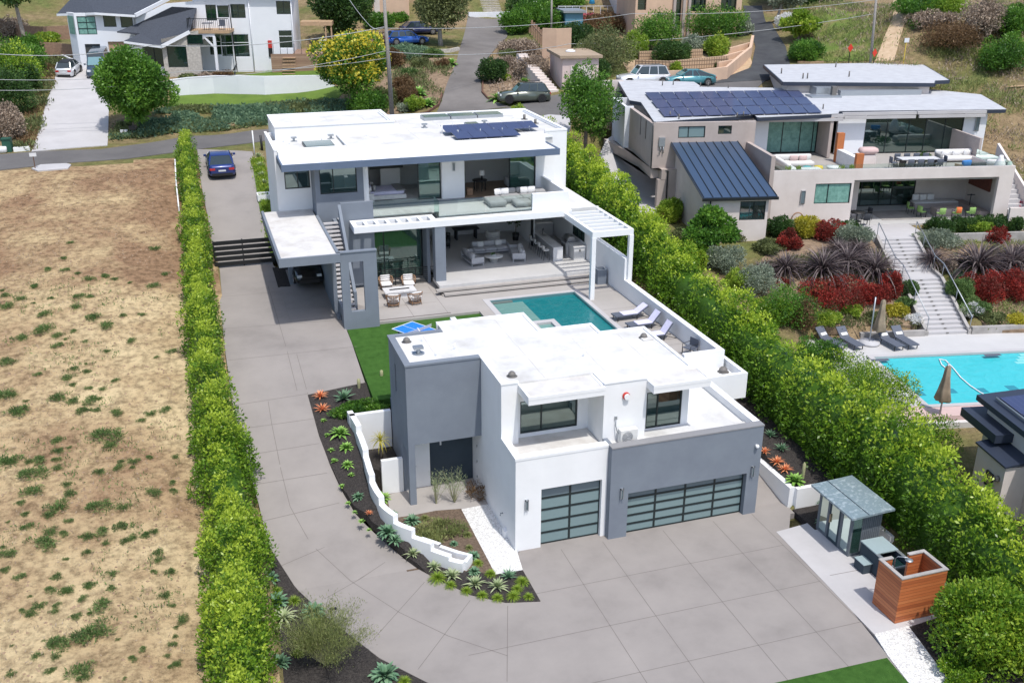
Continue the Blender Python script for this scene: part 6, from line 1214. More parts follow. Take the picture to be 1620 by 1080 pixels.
def tree(label, px, py, crown, k, name='tree', trunkh=.45, bark='bark', leafk=1., n=9000, cat='tree', seed=1, clumps=30, tilt=0., flowers=None, spread=1.):
    """crown = (x0, y0, x1, y1) of the foliage in the view; trunk foot at (px, py)"""
    g, s = scale_at(px, py); cx, w = (crown[0]+crown[2])/2, (crown[2]-crown[0])*s; cz = (py-crown[3])*s*1.05; hz = (py-crown[1])*s*1.05; rx = w/2*1.02; dx = (cx-px)*s
    t = thing(name, label, cat, tuple(g)); rs = np.random.RandomState(seed); H = hz; C = []; zc = (cz+hz)/2; rz = (hz-cz)/2
    for i in range(clumps):
        d = rs.normal(0, 1, 3); d /= np.linalg.norm(d); q = rs.uniform(.35, .85); e = rs.uniform(.26, .42); C.append((dx+d[0]*rx*q*spread, d[1]*rx*q*.95, zc+d[2]*rz*q*.9, rx*e, rx*e, max(rz*e, rx*.22)))
    m = MB(); top = Vector((dx*.6, 0, zc)); r0 = max(.1, rx*.07); m.tube([(0, 0, -.3), (dx*.2, 0, cz*.5), tuple(top*.8), tuple(top)], [r0*1.25, r0, r0*.7, r0*.4], 7)
    for c in C[:14]: m.tube([tuple(top*.55), tuple((top*.7+Vector(c[:3])*.5)), c[:3]], [r0*.45, r0*.28, r0*.1], 5, caps=False)
    m.build('trunk', M[bark], t)
    n = int(n*1.9); p, d, idx, r = crown_pts(rs, C, n, .2); lf = max(.13, s*4.4)*leafk; ct = rs.uniform(-.3, .3, clumps); tt = .5+ct[idx]+rs.normal(0, .18, n)
    leaf_object('crown', p, d, lf, tt, M[MATK.get(k, k)], t, aspect=.55, rs=rs, up=.2)
    if flowers:
        sel = rs.choice(n, flowers[1]); sel = sel[(d[sel, 2] > -.2) & (r[sel] > .78)]; leaf_object('blossoms', p[sel]*1.02+rs.normal(0, .08, (len(sel), 3)), d[sel], lf*.9, rs.uniform(0, 1, len(sel)), M[flowers[0]], t, aspect=.8, rs=rs)
    return t
# --- trees
tree('round bright green tree beside the farmhouse driveway', 212, 208, (170, 95, 274, 195), 'g', n=18000, clumps=46, seed=2)
tree('small tree covered in yellow blossom near the utility pole', 560, 172, (500, 60, 609, 150), 'g', n=9000, clumps=34, seed=3, flowers=('L_yellow', 15000))
tree('loose airy green tree between the white house and the street', 925, 250, (880, 118, 974, 230), 'g', n=8500, clumps=44, seed=4, leafk=.85, spread=1.1)
tree('young broad-leaved tree against the metal-roofed wing of the tan house', 1119, 408, (1084, 334, 1160, 398), 'g', n=3600, clumps=20, seed=5, leafk=1.3)
tree('dense dark conifer right of the farmhouse', 540, 72, (500, -22, 582, 62), 'd', n=8000, clumps=34, seed=6)
tree('pale-barked olive tree beside the blue cars', 697, 72, (645, -30, 742, 52), 'o', n=6000, clumps=32, seed=7, bark='palebark', leafk=.9)
tree('tall grey-barked tree on the slope at the top left corner', 42, 70, (-10, -50, 68, 30), 'd', n=4500, clumps=24, seed=8, bark='palebark')
tree('dark bushy tree above the peach garage roof corner', 575, 30, (552, -30, 590, 22), 'd', n=2500, clumps=16, seed=9)
tree('dark tree behind the head of the new asphalt road', 1235, 14, (1190, -60, 1262, 6), 'd', n=4000, clumps=20, seed=10)
tree('grey-leaved tree standing right of the new asphalt road', 1226, 36, (1218, -24, 1275, 18), 's', n=2600, clumps=18, seed=12, bark='palebark')
tree('fan of pale green palm-like fronds right of the new asphalt road', 1262, 66, (1238, 28, 1290, 58), 'l', n=1500, clumps=12, seed=13, leafk=1.5)
# --- shrubs: centre foot x, foot y, width, height in view units, leaf kind, label
SH = [
 (8, 150, 95, 80, 'h', 'big bright green shrub cut by the left edge of the view'), (24, 182, 60, 75, 'd', 'dark green shrub on the left edge below the brightest one'), (34, 118, 60, 50, 'g', 'mid-green shrub above the left edge thicket'), (50, 100, 36, 42, 'g', 'upright shrub left of the brown board wall'), (14, 222, 44, 60, 'x', 'grey-brown twiggy shrub by the green bin'), (40, 150, 36, 45, 'd', 'narrow dark shrub beside the planted strip'),
 (75, 68, 30, 16, 'l', 'small green plant above the board wall'), (12, 60, 50, 30, 'x', 'heap of grey brush below the tall corner tree'), (100, 8, 70, 34, 'u', 'blue-green shrub behind the farmhouse roof'),
 (328, 128, 26, 14, 'x', 'dusty pink-brown shrub in front of the stone wall'), (300, 132, 30, 14, 'o', 'low grey-green shrub at the left end of the lawn wall'), (352, 126, 30, 14, 'b', 'reddish grass shrub below the balcony posts'), (412, 112, 16, 9, 'g', 'small clump at the farmhouse corner'),
 (586, 185, 60, 50, 'g', 'dark green shrub below the yellow-blossom tree'), (612, 170, 36, 34, 'o', 'olive shrub between the blossom tree and the pole'), (640, 150, 30, 32, 'b', 'rust-brown bush right of the utility pole'), (643, 165, 32, 30, 'b', 'lower rust-brown shrub behind the white guy pole'), (658, 176, 28, 26, 'l', 'lime green clump at the rusty edging'), (640, 178, 20, 16, 's', 'grey cushion plant near the rusty edging'), (625, 108, 30, 34, 'b', 'brown-leaved shrub under the blue wagon'), (650, 120, 22, 12, 'w', 'low grassy tuft in the mulch'), (664, 106, 26, 16, 'o', 'small grey-green mound in the mulch'), (700, 108, 20, 16, 'b', 'small brown shrub near the lane edge'), (645, 92, 70, 20, 'u', 'wide blue-green ground shrub in front of the blue wagon'), (690, 92, 30, 14, 'w', 'low green spread by the stacked stone edge'), (600, 45, 40, 26, 'g', 'green shrub left of the blue wagon'), (632, 34, 24, 14, 'g', 'small shrub in front of the peach garage'), (610, 70, 34, 18, 'x', 'dry brush behind the blossom tree'),
 (781, 132, 38, 44, 'd', 'clipped egg-shaped dark green shrub beside the lane'), (842, 128, 46, 44, 'x', 'leafless grey-brown brush left of the pink garage'), (810, 112, 30, 24, 'x', 'low dead brush on the mulched bank'), (826, 88, 60, 26, 'x', 'wide tangle of dead brush below the fence'), (798, 128, 18, 12, 'l', 'small yellow-green tuft behind the green car'), (805, 95, 24, 16, 'o', 'grey-green clump at the top of the mulched bank'),
 (818, 55, 44, 42, 'g', 'rounded green shrub at the top of the lane'), (850, 44, 60, 46, 'g', 'large green shrub behind the lamp at the lane'), (875, 50, 40, 34, 'g', 'green shrub left of the blue shed'), (840, 20, 60, 30, 'd', 'dark shrub above the lane head'), (900, 12, 50, 20, 'g', 'green shrub left of the blue umbrella'),
 (912, 80, 56, 46, 'd', 'dark olive shrub behind the tall peach wall'), (965, 116, 96, 74, 'o', 'very large olive-green rounded shrub above the white car'), (1006, 92, 36, 42, 'l', 'lighter green shrub touching the big olive one'), (935, 130, 60, 40, 'd', 'dark base thicket right of the pink garage'), (965, 50, 70, 30, 'b', 'reddish bougainvillea bank below the terrace'), (1044, 82, 64, 66, 'g', 'dense green shrub left of the peach wall panel'), (1040, 30, 56, 40, 'g', 'tall green shrub against the apartment house'), (1066, 99, 52, 36, 'd', 'low dark rounded shrub above the block wall'), (1103, 86, 42, 30, 's', 'grey-leaved shrub on the sandy bank'), (1140, 62, 82, 56, 'g', 'wide green shrub below the apartment windows'), (1137, 90, 36, 34, 'l', 'yellow-green shrub in the stepped planter'), (1180, 56, 26, 26, 's', 'pale shrub at the planter top'), (1073, 116, 18, 18, 'l', 'small bright grassy plant between the block walls'), (1135, 108, 12, 12, 'd', 'tiny dark shrub in the stepped planter'), (1000, 15, 30, 18, 'g', 'shrub beside the terrace house'),
 (1280, 96, 48, 34, 'g', 'green shrub at the inner bend of the new road'), (1248, 44, 36, 22, 'W', 'white-flowering shrub right of the new road'), (1300, 8, 60, 16, 'd', 'dark shrub on the hill crest'),
 (1460, 28, 60, 34, 'g', 'green shrub right of the dirt path'), (1500, 30, 60, 36, 'l', 'yellow-green shrub on the upper right hill'), (1530, 80, 100, 44, 'b', 'large brown-green shrub mass on the hill'), (1560, 62, 60, 60, 'x', 'tall grey dead bush on the hill'), (1480, 44, 60, 24, 'x', 'grey dry brush beside the path'), (1600, 110, 70, 50, 'g', 'green shrub at the right edge of the hill'), (1612, 60, 50, 50, 'g', 'green shrub near the top right corner'), (1450, 44, 24, 14, 'g', 'small green shrub by the path'),
 (820, 186, 26, 22, 'l', 'feathery light green shrub behind the white roof'), (956, 205, 30, 20, 'x', 'stony dry clump left of the tan house'),
 (1168, 378, 40, 24, 'o', 'olive shrub at the corner of the metal-roofed wing'), (1152, 432, 58, 50, 's', 'round grey-green shrub below the young tree'), (1100, 425, 60, 50, 'h', 'bright shrub merging with the hedge below the young tree'), (1062, 352, 44, 40, 'l', 'lime shrub beside the magenta flowers'), (1080, 400, 50, 40, 'o', 'olive shrub left of the young tree'),
 (1205, 470, 60, 60, 's', 'blue-grey shrub at the top of the hedge bank'), (1172, 462, 50, 40, 'l', 'yellow-green shrub beside the blue-grey one'), (1250, 520, 90, 70, 'g', 'dense green shrub at the foot of the flower bank'), (1272, 522, 44, 56, 'b', 'green-brown shrub left of the loungers'), (1225, 520, 60, 60, 'h', 'green shrub merging with the hedge left of the loungers'), (1335, 615, 110, 52, 'h', 'broad green shrub standing before the loungers'), (1398, 655, 100, 80, 'h', 'broad green shrub against the corner of the turquoise pool'), (1462, 735, 100, 84, 'h', 'rounded green shrub below the closed beige umbrella'), (1300, 590, 70, 60, 'g', 'green shrub behind the middle of the hedge'),
 (1528, 1085, 60, 40, 'h', 'small bright shrub at the bottom edge near the pebble strip'),
 (1316, 382, 50, 34, 'r', 'red-leaved shrub between the golden clump and the flax'), (1252, 396, 36, 32, 'r', 'small red-leaved shrub left of the golden clump'), (1345, 372, 40, 24, 'd', 'dark green shrub behind the flax row'), (1284, 375, 46, 34, 'y', 'golden-green arching clump by the ring sculpture'), (1235, 374, 44, 34, 'd', 'dark rush clump at the corner of the metal-roofed wing'), (1222, 400, 44, 20, 'o', 'grassy clump below the corner wall'), (1265, 360, 12, 10, 'W', 'tiny white flowering clump below the tan house wall'),
 (1330, 487, 96, 46, 'r', 'wide crimson shrub band left of the stair'), (1385, 482, 50, 40, 'r', 'crimson shrub touching the stair flank'), (1410, 470, 34, 40, 'r', 'crimson shrub nearest the stair handrail'), (1300, 470, 40, 30, 'b', 'rusty shrub at the left end of the crimson band'),
 (1565, 478, 70, 46, 'r', 'wide crimson shrub band right of the stair'), (1612, 474, 60, 44, 'r', 'crimson shrub at the right edge of the view'), (1580, 385, 32, 26, 'r', 'small red shrub among the right flax clumps'), (1615, 345, 30, 30, 'p', 'pink-flowering shrub by the side stair wall'),
 (1492, 372, 42, 26, 'd', 'first dark rush mound from the left beside the patio'), (1530, 368, 38, 26, 'd', 'second dark rush mound beside the patio'), (1567, 366, 38, 26, 'd', 'third dark rush mound beside the patio'), (1602, 366, 36, 26, 'd', 'fourth dark rush mound beside the patio'),
 (1490, 392, 60, 26, 's', 'silver-leaved spreading plant right of the stair top'), (1555, 375, 36, 26, 'l', 'pale green clump below the rush mounds'), (1240, 455, 26, 14, 'r', 'small scarlet flower clump below the dark flax'), (1290, 462, 40, 20, 'x', 'straw-coloured grass clump below the flax'), (1350, 500, 30, 18, 'l', 'yellow-green clump behind the beige umbrella'), (1310, 512, 50, 20, 'l', 'low lime spread behind the left loungers'), (1385, 512, 30, 20, 'o', 'olive clump right of the umbrella pole'), (1420, 500, 30, 20, 'y', 'yellow clump left of the stair foot'), (1447, 512, 24, 16, 'W', 'white-flowering clump at the stair foot, left side'), (1540, 498, 30, 18, 'W', 'white-flowering clump at the stair foot, right side'), (1575, 512, 34, 16, 'o', 'olive clump on the right planter wall'), (1612, 514, 30, 18, 'y', 'yellow-green clump at the right end of the planter wall'), (1505, 430, 20, 22, 'x', 'pale grass clump beside the right handrail'), (1520, 442, 20, 14, 'u', 'small blue-green clump beside the right handrail'),
 (1350, 392, 60, 40, 's', 'grey airy shrub behind the big flax clumps'),
]
for a in SH: B(*a)
B(1047, 350, 14, 20, 'm', 'magenta flowering shrub right of the hedge', 'flowering_shrub')
B(938, 36, 60, 12, 'p', 'pink bougainvillea flowers below the terrace', 'flowering_shrub'); 
B(1440, 470, 26, 30, 'w', 'grass-green mound beside the left side of the stair', 'grass_mound', 'grass'); B(1432, 490, 30, 20, 'w', 'lower grass-green mound beside the left side of the stair', 'grass_mound', 'grass')
B(1520, 478, 40, 40, 'w', 'upper grass-green mound beside the right side of the stair', 'grass_mound', 'grass'); B(1545, 498, 44, 26, 'w', 'lower grass-green mound beside the right side of the stair', 'grass_mound', 'grass')
# clipped box hedge behind the yucca
clump_hedge('box_hedge', 'low clipped dark green hedge behind the white garden wall', [(5.2, 43.9, hD(0, 43.9), .35, .8), (6.6, 44.05, hD(0, 44), .4, .85), (7.9, 44.2, hD(0, 44), .4, .85)], (3, 3), 9000, .1, M['L_green'], 31) if 0 else None
g = G(1566, 1076); bush('shrub', 'big rounded green shrub at the lower right corner', 'shrub', g.x+.85, g.y+1.1, 0, 1.95, 1.9, 3.2, M['L_hedge'], n=30000, leaf=.15, clumps=90, seed=61, tb=.08)
g = bush('box_hedge', 'low clipped dark green hedge behind the white garden wall', 'hedge', 6.55, 43.75, hD(0, 43.7)-.1, 1.35, .5, .95, M['L_green'], n=7000, leaf=.11, clumps=30, seed=41)
drape('garden_bank', xy([(1205, 410), (1240, 385), (1372, 372), (1420, 462), (1452, 515), (1300, 515), (1215, 480)]), bpy.data.materials['mulched_slope'], T, .05, 1., .6); drape('garden_bank', xy([(1470, 388), (1640, 386), (1650, 522), (1568, 524), (1540, 495), (1500, 430)]), bpy.data.materials['mulched_slope'], T, .05, 1., .6)
# --- rosettes and blades
def rosette(name, n, ln, wd, mat, elev=(10, 80), curl=.5, segs=5, seed=0, fold=.18, pointy=1.5, neck=.35):
    rs = np.random.RandomState(seed); V, F, tv = [], [], []
    for i in range(n):
        a = i*2.39996+rs.uniform(-.2, .2); u = (i+.5)/n; e = R(elev[0]+(elev[1]-elev[0])*u+rs.uniform(-6, 6)); L = ln*(1-.35*u)*rs.uniform(.85, 1.12); d = np.array([math.cos(a), math.sin(a)]); s = np.array([-d[1], d[0]]); t0 = rs.uniform(.15, .85); b = len(V); x = z = 0.; ee = e
        for k in range(segs+1):
            f = k/segs; w = wd*(neck+(1-neck)*math.sin(min(1, f*1.9)*math.pi/2) if f < .5 else 1)*max(0, 1-max(0, f-.35)/.65)**(1/pointy) if k < segs else 0.
            zz = z+.02; V += [(d[0]*x-s[0]*w/2, d[1]*x-s[1]*w/2, zz+fold*w), (d[0]*x, d[1]*x, zz), (d[0]*x+s[0]*w/2, d[1]*x+s[1]*w/2, zz+fold*w)]
            x += math.cos(ee)*L/segs; z += math.sin(ee)*L/segs; ee -= curl*(.6+.8*(1-u))/segs*1.6
        for k in range(segs):
            q = b+3*k; F += [(q, q+1, q+4, q+3), (q+1, q+2, q+5, q+4)]; tv += [t0+rs.uniform(-.05, .05), t0+rs.uniform(-.05, .05)]
    me = bpy.data.meshes.new(name); me.from_pydata(V, [], F); at = me.attributes.new('tint', 'FLOAT', 'FACE'); at.data.foreach_set('value', np.clip(tv, 0, 1)); me.materials.append(mat); me.polygons.foreach_set('use_smooth', [True]*len(F)); return me
RM = {'ag': rosette('agave', 46, .62, .17, M['L_agave'], (8, 82), .5, seed=1), 'ab': rosette('agave', 40, .6, .18, M['L_agave2'], (8, 82), .45, seed=2), 'al': rosette('aloe', 34, .5, .07, M['L_aloe'], (15, 85), .3, seed=3, pointy=1.1), 'pa': rosette('agave', 34, .6, .12, M['L_pale'], (15, 80), .35, seed=4, pointy=1.1),
      'sp': rosette('spiky_plant', 30, 1.0, .11, M['L_pale'], (10, 80), 1.1, seed=5, pointy=1), 'tiny': rosette('succulent', 22, .2, .07, M['L_agave2'], (15, 80), .3, seed=6), 'bl': rosette('blue_agave', 30, .62, .10, M['L_agave'], (14, 82), .15, seed=7, pointy=1),
      'fl': rosette('flax', 210, 1.5, .05, M['L_flax'], (22, 88), 1.0, seed=8, pointy=1), 'gt': rosette('grass_tuft', 150, .42, .02, M['L_lime'], (15, 88), 1.0, seed=9, segs=3), 'gd': rosette('rush', 160, .7, .03, M['L_dgrass'], (20, 88), .9, seed=10, segs=3), 'gr': rosette('grass_tuft', 150, .6, .03, M['L_grass'], (15, 88), 1.0, seed=11, segs=3), 'wd': None,
      'yl': rosette('flax', 60, 1.6, .10, M['L_gold'], (40, 88), .5, seed=12, pointy=1), 'fr': rosette('agave', 34, .62, .15, M['L_agave'], (8, 82), .4, seed=13)}
def ros(k, px, py, size, label, cat, group=None, fn=None, z=None, name=None):
    """rosette plant at a ground point; size = width in view units"""
    g = P(px, py, z=z) if z is not None else G(px, py, fn); s = (g-Vector((0, 0, CAMH))).length/FPX; me = RM[k]; w = {'ag': 1.1, 'ab': 1.05, 'al': .85, 'pa': 1.0, 'sp': 1.7, 'tiny': .34, 'bl': 1.15, 'fl': 2.3, 'gt': .62, 'gd': 1.0, 'gr': .9, 'yl': 1.9, 'fr': 1.1}[k]
    o = bpy.data.objects.new(name or me.name.split('.')[0], me); link(o); sc = size*s/w*(1.1 if k in ('ag', 'ab', 'bl', 'fr', 'pa', 'al', 'tiny', 'gt') else 1); o.location = (g.x, g.y, g.z+.02); o.scale = (sc,)*3; o.rotation_euler.z = rnd.uniform(0, 6.28); return tag(o, label, cat, group)
_L = [[692, 713, 738, 763, 787, 812, 776, 756, 826, 818, 836], [438, 466, 498, 640, 472], [672, 740, 742, 722, 693], list(range(10))]
def ORD(v):
    for l in _L:
        if v in l: return 'first second third fourth fifth sixth seventh eighth ninth tenth eleventh'.split()[sorted(l).index(v)]
hf = bedz; ef = lambda x, y: 0.
for k, px, py, sz, lb, ct in [
 ('al', 507, 629, 26, 'orange aloe at the top corner of the gravel bed, farther of the pair', 'aloe'), ('al', 510, 650, 26, 'orange aloe at the top corner of the gravel bed, nearer of the pair', 'aloe'), ('bl', 544, 632, 40, 'large spiky blue agave behind the clipped hedge', 'agave'),
 ('ab', 538, 688, 32, 'largest bright green agave beside the curved white wall', 'agave'), ('ab', 548, 710, 24, 'bright green agave just below the largest one', 'agave'), ('ab', 550, 737, 20, 'small bright green agave third along the wall', 'agave'), ('ag', 567, 788, 22, 'lone blue-green agave halfway down the gravel bed', 'agave'),
 ('ag', 613, 845, 36, 'big blue-green agave at the bend of the curved wall', 'agave'), ('fr', 625, 857, 28, 'paler agave just right of the big one at the wall bend', 'agave'), ('pa', 653, 878, 25, 'pale agave under the stepped wall, alone', 'agave'), ('pa', 687, 899, 25, 'pale agave left of the yellow-green tufts', 'agave'), ('pa', 715, 913, 30, 'pale spiky agave below the wall end', 'agave'), ('pa', 752, 926, 32, 'cream-striped agave left of centre in the bed tip', 'agave'), ('pa', 787, 930, 32, 'cream-striped agave in the middle of the bed tip', 'agave'), ('bl', 805, 914, 34, 'spiky agave at the foot of the pebble path', 'agave')]: ros(k, px, py, sz, lb, ct, fn=hf)
for i, (px, py, sz) in enumerate(((512, 667, 10), (518, 690, 10), (524, 714, 11), (529, 731, 12), (556, 753, 11), (541, 771, 11), (551, 798, 10), (561, 812, 9), (572, 827, 12), (584, 840, 9))): ros('tiny', px, py, sz, f'tiny yellow-green succulent rosette in the dark gravel bed, {ORD(i)} from the far end', 'succulent', 'tiny succulents in the gravel bed', fn=hf)
ros('al', 584, 813, 13, 'small orange succulent in the gravel bed', 'succulent', fn=hf)
for px, py, sz in ((692, 918, 30), (713, 928, 20), (738, 937, 20), (763, 944, 20), (787, 948, 20), (812, 946, 24), (776, 910, 20), (756, 893, 18), (826, 923, 24), (818, 934, 20), (836, 946, 18)): ros('gt', px, py, sz, f'fluffy yellow-green grass tuft in the gravel bed tip, {ORD(px)} from the left', 'grass tuft', 'grass tufts at the bed tip', fn=hf)
for k, px, py, sz, lb in (('ab', 606, 790, 26, 'bright agave inside the curved wall beside the entry paving'), ('ag', 652, 827, 30, 'green agave inside the curved wall at the planting corner'), ('ag', 622, 815, 18, 'small agave between the curved wall and the paving'), ('ag', 749, 882, 24, 'dark agave beside the pebble path'), ('ag', 750, 906, 22, 'green agave below the tail of the curved wall'), ('ag', 718, 862, 16, 'small agave amid the olive groundcover'), ('fr', 672, 848, 16, 'small agave against the inside of the curved wall')): ros(k, px, py, sz, lb, 'agave', fn=ef)
for px, py, sz in ((672, 822, 20), (740, 848, 18), (742, 868, 16), (722, 842, 20), (693, 858, 16)): ros('gr', px, py, sz, f'olive grass tuft in the entry garden, {ORD(px)} from the left', 'grass tuft', 'grass tufts in the entry garden', fn=ef)
g = G(705, 852, ef); bush('groundcover', 'spreading olive groundcover in the entry garden', 'groundcover', g.x, g.y+.4, .03, 1.25, .9, .42, M['L_grass'], n=2600, leaf=.16, clumps=22, seed=77, aspect=.2, up=.7)
def wispy(label, px, py, wp, hp, n, fn, mat='L_grass', seed=1, name='wispy_shrub', stems=26):
    g = G(px, py, fn); s = (g-Vector((0, 0, CAMH))).length/FPX; W_, H_ = wp*s, hp*s*1.1; t = thing(name, label, 'shrub', tuple(g)); rs = np.random.RandomState(seed); m = MB(); tips = []
    for i in range(stems):
        a = rs.uniform(0, 6.28); q = rs.uniform(.2, 1)*W_/2; h = H_*rs.uniform(.6, 1)*(1-.3*q/(W_/2)); e = Vector((math.cos(a)*q, math.sin(a)*q, h)); mid = e*.5+Vector((0, 0, h*.08)); m.tube([(0, 0, 0), tuple(mid), tuple(e)], [.012, .008, .004], 4, caps=False); tips.append((mid, e))
    m.build('stems', M['L_stem'], t); pts = []; 
    for j in range(n):
        a, b = tips[rs.randint(stems)]; u = rs.uniform(-.1, 1.05); p = a.lerp(b, u); pts.append((p.x+rs.normal(0, W_*.05), p.y+rs.normal(0, W_*.05), p.z+rs.normal(0, H_*.03)))
    pts = np.array(pts); leaf_object('foliage', pts, unit(pts-np.array([0, 0, -H_*.3])), .12, rs.uniform(.1, .9, n), M[mat], t, aspect=.14, up=.6, rs=rs)
M['L_stem'] = plain('green_stem', (.36, .36, .20), .8)
wispy('wispy pale shrub left of the two in front of the dark entry wall', 690, 797, 36, 60, 420, ef, 'L_pale', seed=5, stems=14); wispy('taller wispy pale shrub right of the two in front of the dark entry wall', 719, 795, 46, 72, 600, ef, 'L_pale', seed=6, stems=18)
g = P(735, 775, z=0); bush('ornamental_grass', 'brown feathery grass tucked in the entry corner', 'grass', 10.9, 38.6, 0, .45, .45, .9, M['L_redbrown'], n=500, leaf=.2, clumps=8, seed=9, aspect=.12, up=.9)
wispy('large airy yellow-green shrub at the bottom edge beside the driveway', 515, 1052, 150, 105, 12000, hf, 'L_grass', seed=8, stems=60)
# yucca tree in its planter
t = thing('yucca_tree', 'spiky yucca with a thin trunk in the white-walled planter', 'yucca', (7.05, 41.35, 1.15)); m = MB(); m.tube([(0, 0, 0), (.03, 0, .5), (.0, .02, 1.05)], [.08, .06, .05], 7); m.build('trunk', M['bark'], t)
me = rosette('yucca_crown', 46, .8, .05, M['L_gold'], (-25, 85), .8, seed=20, pointy=1); o = bpy.data.objects.new('crown', me); link(o); o.parent = t; o.location = (0, 0, 1.05)
for px, py, h in ((568, 614, .55), (604, 599, .5)): g = G(px, py, hf); m = MB(); m.lathe([(.07, 0), (.09, h*.5), (.08, h*.9), (0, h)], 0, 0, 8); o = m.build('column_cactus', M['L_cac'] if 'L_cac' in M else M['L_stem']); o.location = g; tag(o, 'short column cactus behind the clipped hedge, '+('nearer the driveway' if px == 568 else 'nearer the tower'), 'cactus')
g = P(1271, 747, z=1.3); m = MB(); m.lathe([(.06, 0), (.08, .4), (.07, .8), (0, .9)], 0, 0, 8); o = m.build('column_cactus', M['L_stem']); o.location = (g.x, g.y, .95); tag(o, 'column cactus in the walled planter right of the garage', 'cactus')
for k, px, py, sz, lb, ct in (('ag', 428, 918, 30, 'green agave against the hedge, highest in the lower bed', 'agave'), ('ag', 437, 957, 44, 'broad blue-green agave against the hedge in the lower bed', 'agave'), ('sp', 449, 980, 62, 'sprawling long-leaved pale plant in the lower bed', 'agave'), ('ag', 496, 972, 42, 'dense blue-green agave on the driveway edge of the lower bed', 'agave'), ('ag', 442, 1052, 38, 'green agave low against the hedge in the lower bed', 'agave'), ('ag', 609, 1072, 50, 'big green agave at the bottom edge of the view', 'agave')): ros(k, px, py, sz, lb, ct, fn=hf)
for px, py, sz in ((438, 938, 20), (466, 953, 22), (498, 988, 24), (640, 1080, 22), (472, 1035, 20)): ros('gt', px, py, sz, f'yellow-green grass tuft in the lower bed, {ORD(px)} from the left', 'grass tuft', 'grass tufts in the lower bed', fn=hf)
pf = lambda x, y: interp(y, [(33.5, .9), (41, 2.1)])
for k, px, py, sz, lb, ct in (('bl', 1219, 690, 24, 'blue agave farthest back in the walled planter', 'agave'), ('bl', 1237, 712, 28, 'pale blue agave in the middle of the walled planter', 'agave'), ('al', 1210, 716, 18, 'orange aloe beside the garage wall in the planter', 'aloe'), ('al', 1229, 733, 24, 'orange aloe, middle one of the walled planter', 'aloe'), ('al', 1242, 745, 24, 'orange aloe nearest the planter corner', 'aloe'), ('ab', 1257, 763, 32, 'bright green agave in the corner of the walled planter', 'agave')): ros(k, px, py, sz, lb, ct, fn=pf)
ros('ag', 1293, 794, 16, 'small agave between the planter wall and the sauna, farther one', 'agave', z=0.05); ros('ag', 1296, 826, 14, 'small agave between the planter wall and the sauna, nearer one', 'agave', z=.05)
for px, py, sz, lb in ((1206, 430, 44, 'leftmost small purple flax of the garden bank'), (1243, 426, 58, 'second purple flax from the left'), (1300, 430, 76, 'third purple flax from the left, broad and dark'), (1340, 418, 66, 'fourth purple flax from the left'), (1383, 432, 74, 'big purple flax beside the upper stair'), (1358, 400, 50, 'purple flax behind the fourth one'), (1325, 398, 46, 'purple flax behind the third one'), (1474, 412, 44, 'small purple flax right of the stair'), (1545, 425, 84, 'largest purple flax right of the stair'), (1598, 420, 70, 'purple flax right of the largest one'), (1618, 405, 44, 'purple flax at the right edge')): ros('fl', px, py+6, sz*1.5, lb, 'flax')
ros('yl', 968, 180, 40, 'yellow-striped flax left of the tan house', 'flax')
for px, py, sz, lb in ((662, 152, 34, 'large green agave upper of the cluster below the lane'), (648, 160, 26, 'agave left in the cluster below the lane'), (676, 168, 30, 'agave lowest in the cluster below the lane'), (714, 104, 26, 'lone agave at the lane bend'), (788, 160, 32, 'agave under the clipped shrub beside the green car'), (830, 132, 20, 'agave above the green car bonnet'), (856, 130, 26, 'agave above the green car roof')): ros('ab', px, py, sz, lb, 'agave')
for i, (px, py) in enumerate(((409, 250), (412, 265), (415, 280), (418, 292))): ros('pa', px, py, 18, ['farthest', 'second', 'third', 'nearest'][i]+' pale agave of the row along the white house side', 'agave', fn=hf)
drape('side_strip', [(4.45, 70.5), (5.0, 70.5), (5.5, 70.5), (5.5, 82), (4.6, 82)] , M['lawn2'], hD, .03, 1., .2) if 0 else None
drape('side_strip', [(4.42, 64), (5.0, 64), (5.0, 68.4), (5.5, 68.4), (5.5, 80.5), (4.75, 80.5), (4.42, 72)], M['lawn2'], lambda x, y: hD(x, y), .04, 1., .2)
# --- loose cover that nobody could count
def inpoly(p, poly):
    x, y = p[:, 0], p[:, 1]; c = np.zeros(len(p), bool); n = len(poly)
    for i in range(n):
        x1, y1 = poly[i]; x2, y2 = poly[(i+1) % n]
        if y1 == y2: continue
        c ^= ((y1 > y) != (y2 > y)) & (x < (x2-x1)*(y-y1)/(y2-y1)+x1)
    return c
def cover(name, label, poly, n, mat, leaf, hgt, seed, clump=.35, thr=.5, fn=None, aspect=.3, up=.8, per=7, hole=None):
    """low plant cover over an area: patches of leaves following noise"""
    rs = np.random.RandomState(seed); a = np.array(poly); lo, hi = a.min(0), a.max(0); q = rs.uniform(lo, hi, (n*4, 2)); q = q[inpoly(q, poly)]; q = q[vnoise(np.c_[q*.5, q[:, :1]*0], seed) > thr-.12*0][:n]
    if hole: q = q[~inpoly(q, hole)]
    k = len(q); c = np.repeat(q, per, 0)+rs.normal(0, clump*.5, (k*per, 2)); z = Tn(c) if fn is None else np.array([fn(*v) for v in c]); p = np.c_[c, z+rs.uniform(0, hgt, len(c))]
    t = np.repeat(rs.uniform(.1, .9, k), per)+rs.normal(0, .1, k*per); nr = np.zeros_like(p); nr[:, 2] = .6; nr[:, :2] = rs.normal(0, .6, (len(p), 2)); o = leaf_object(name, p, nr, leaf, t, M[mat], None, aspect=aspect, up=up, rs=rs); return tag(o, label, 'ground cover', kind='stuff')
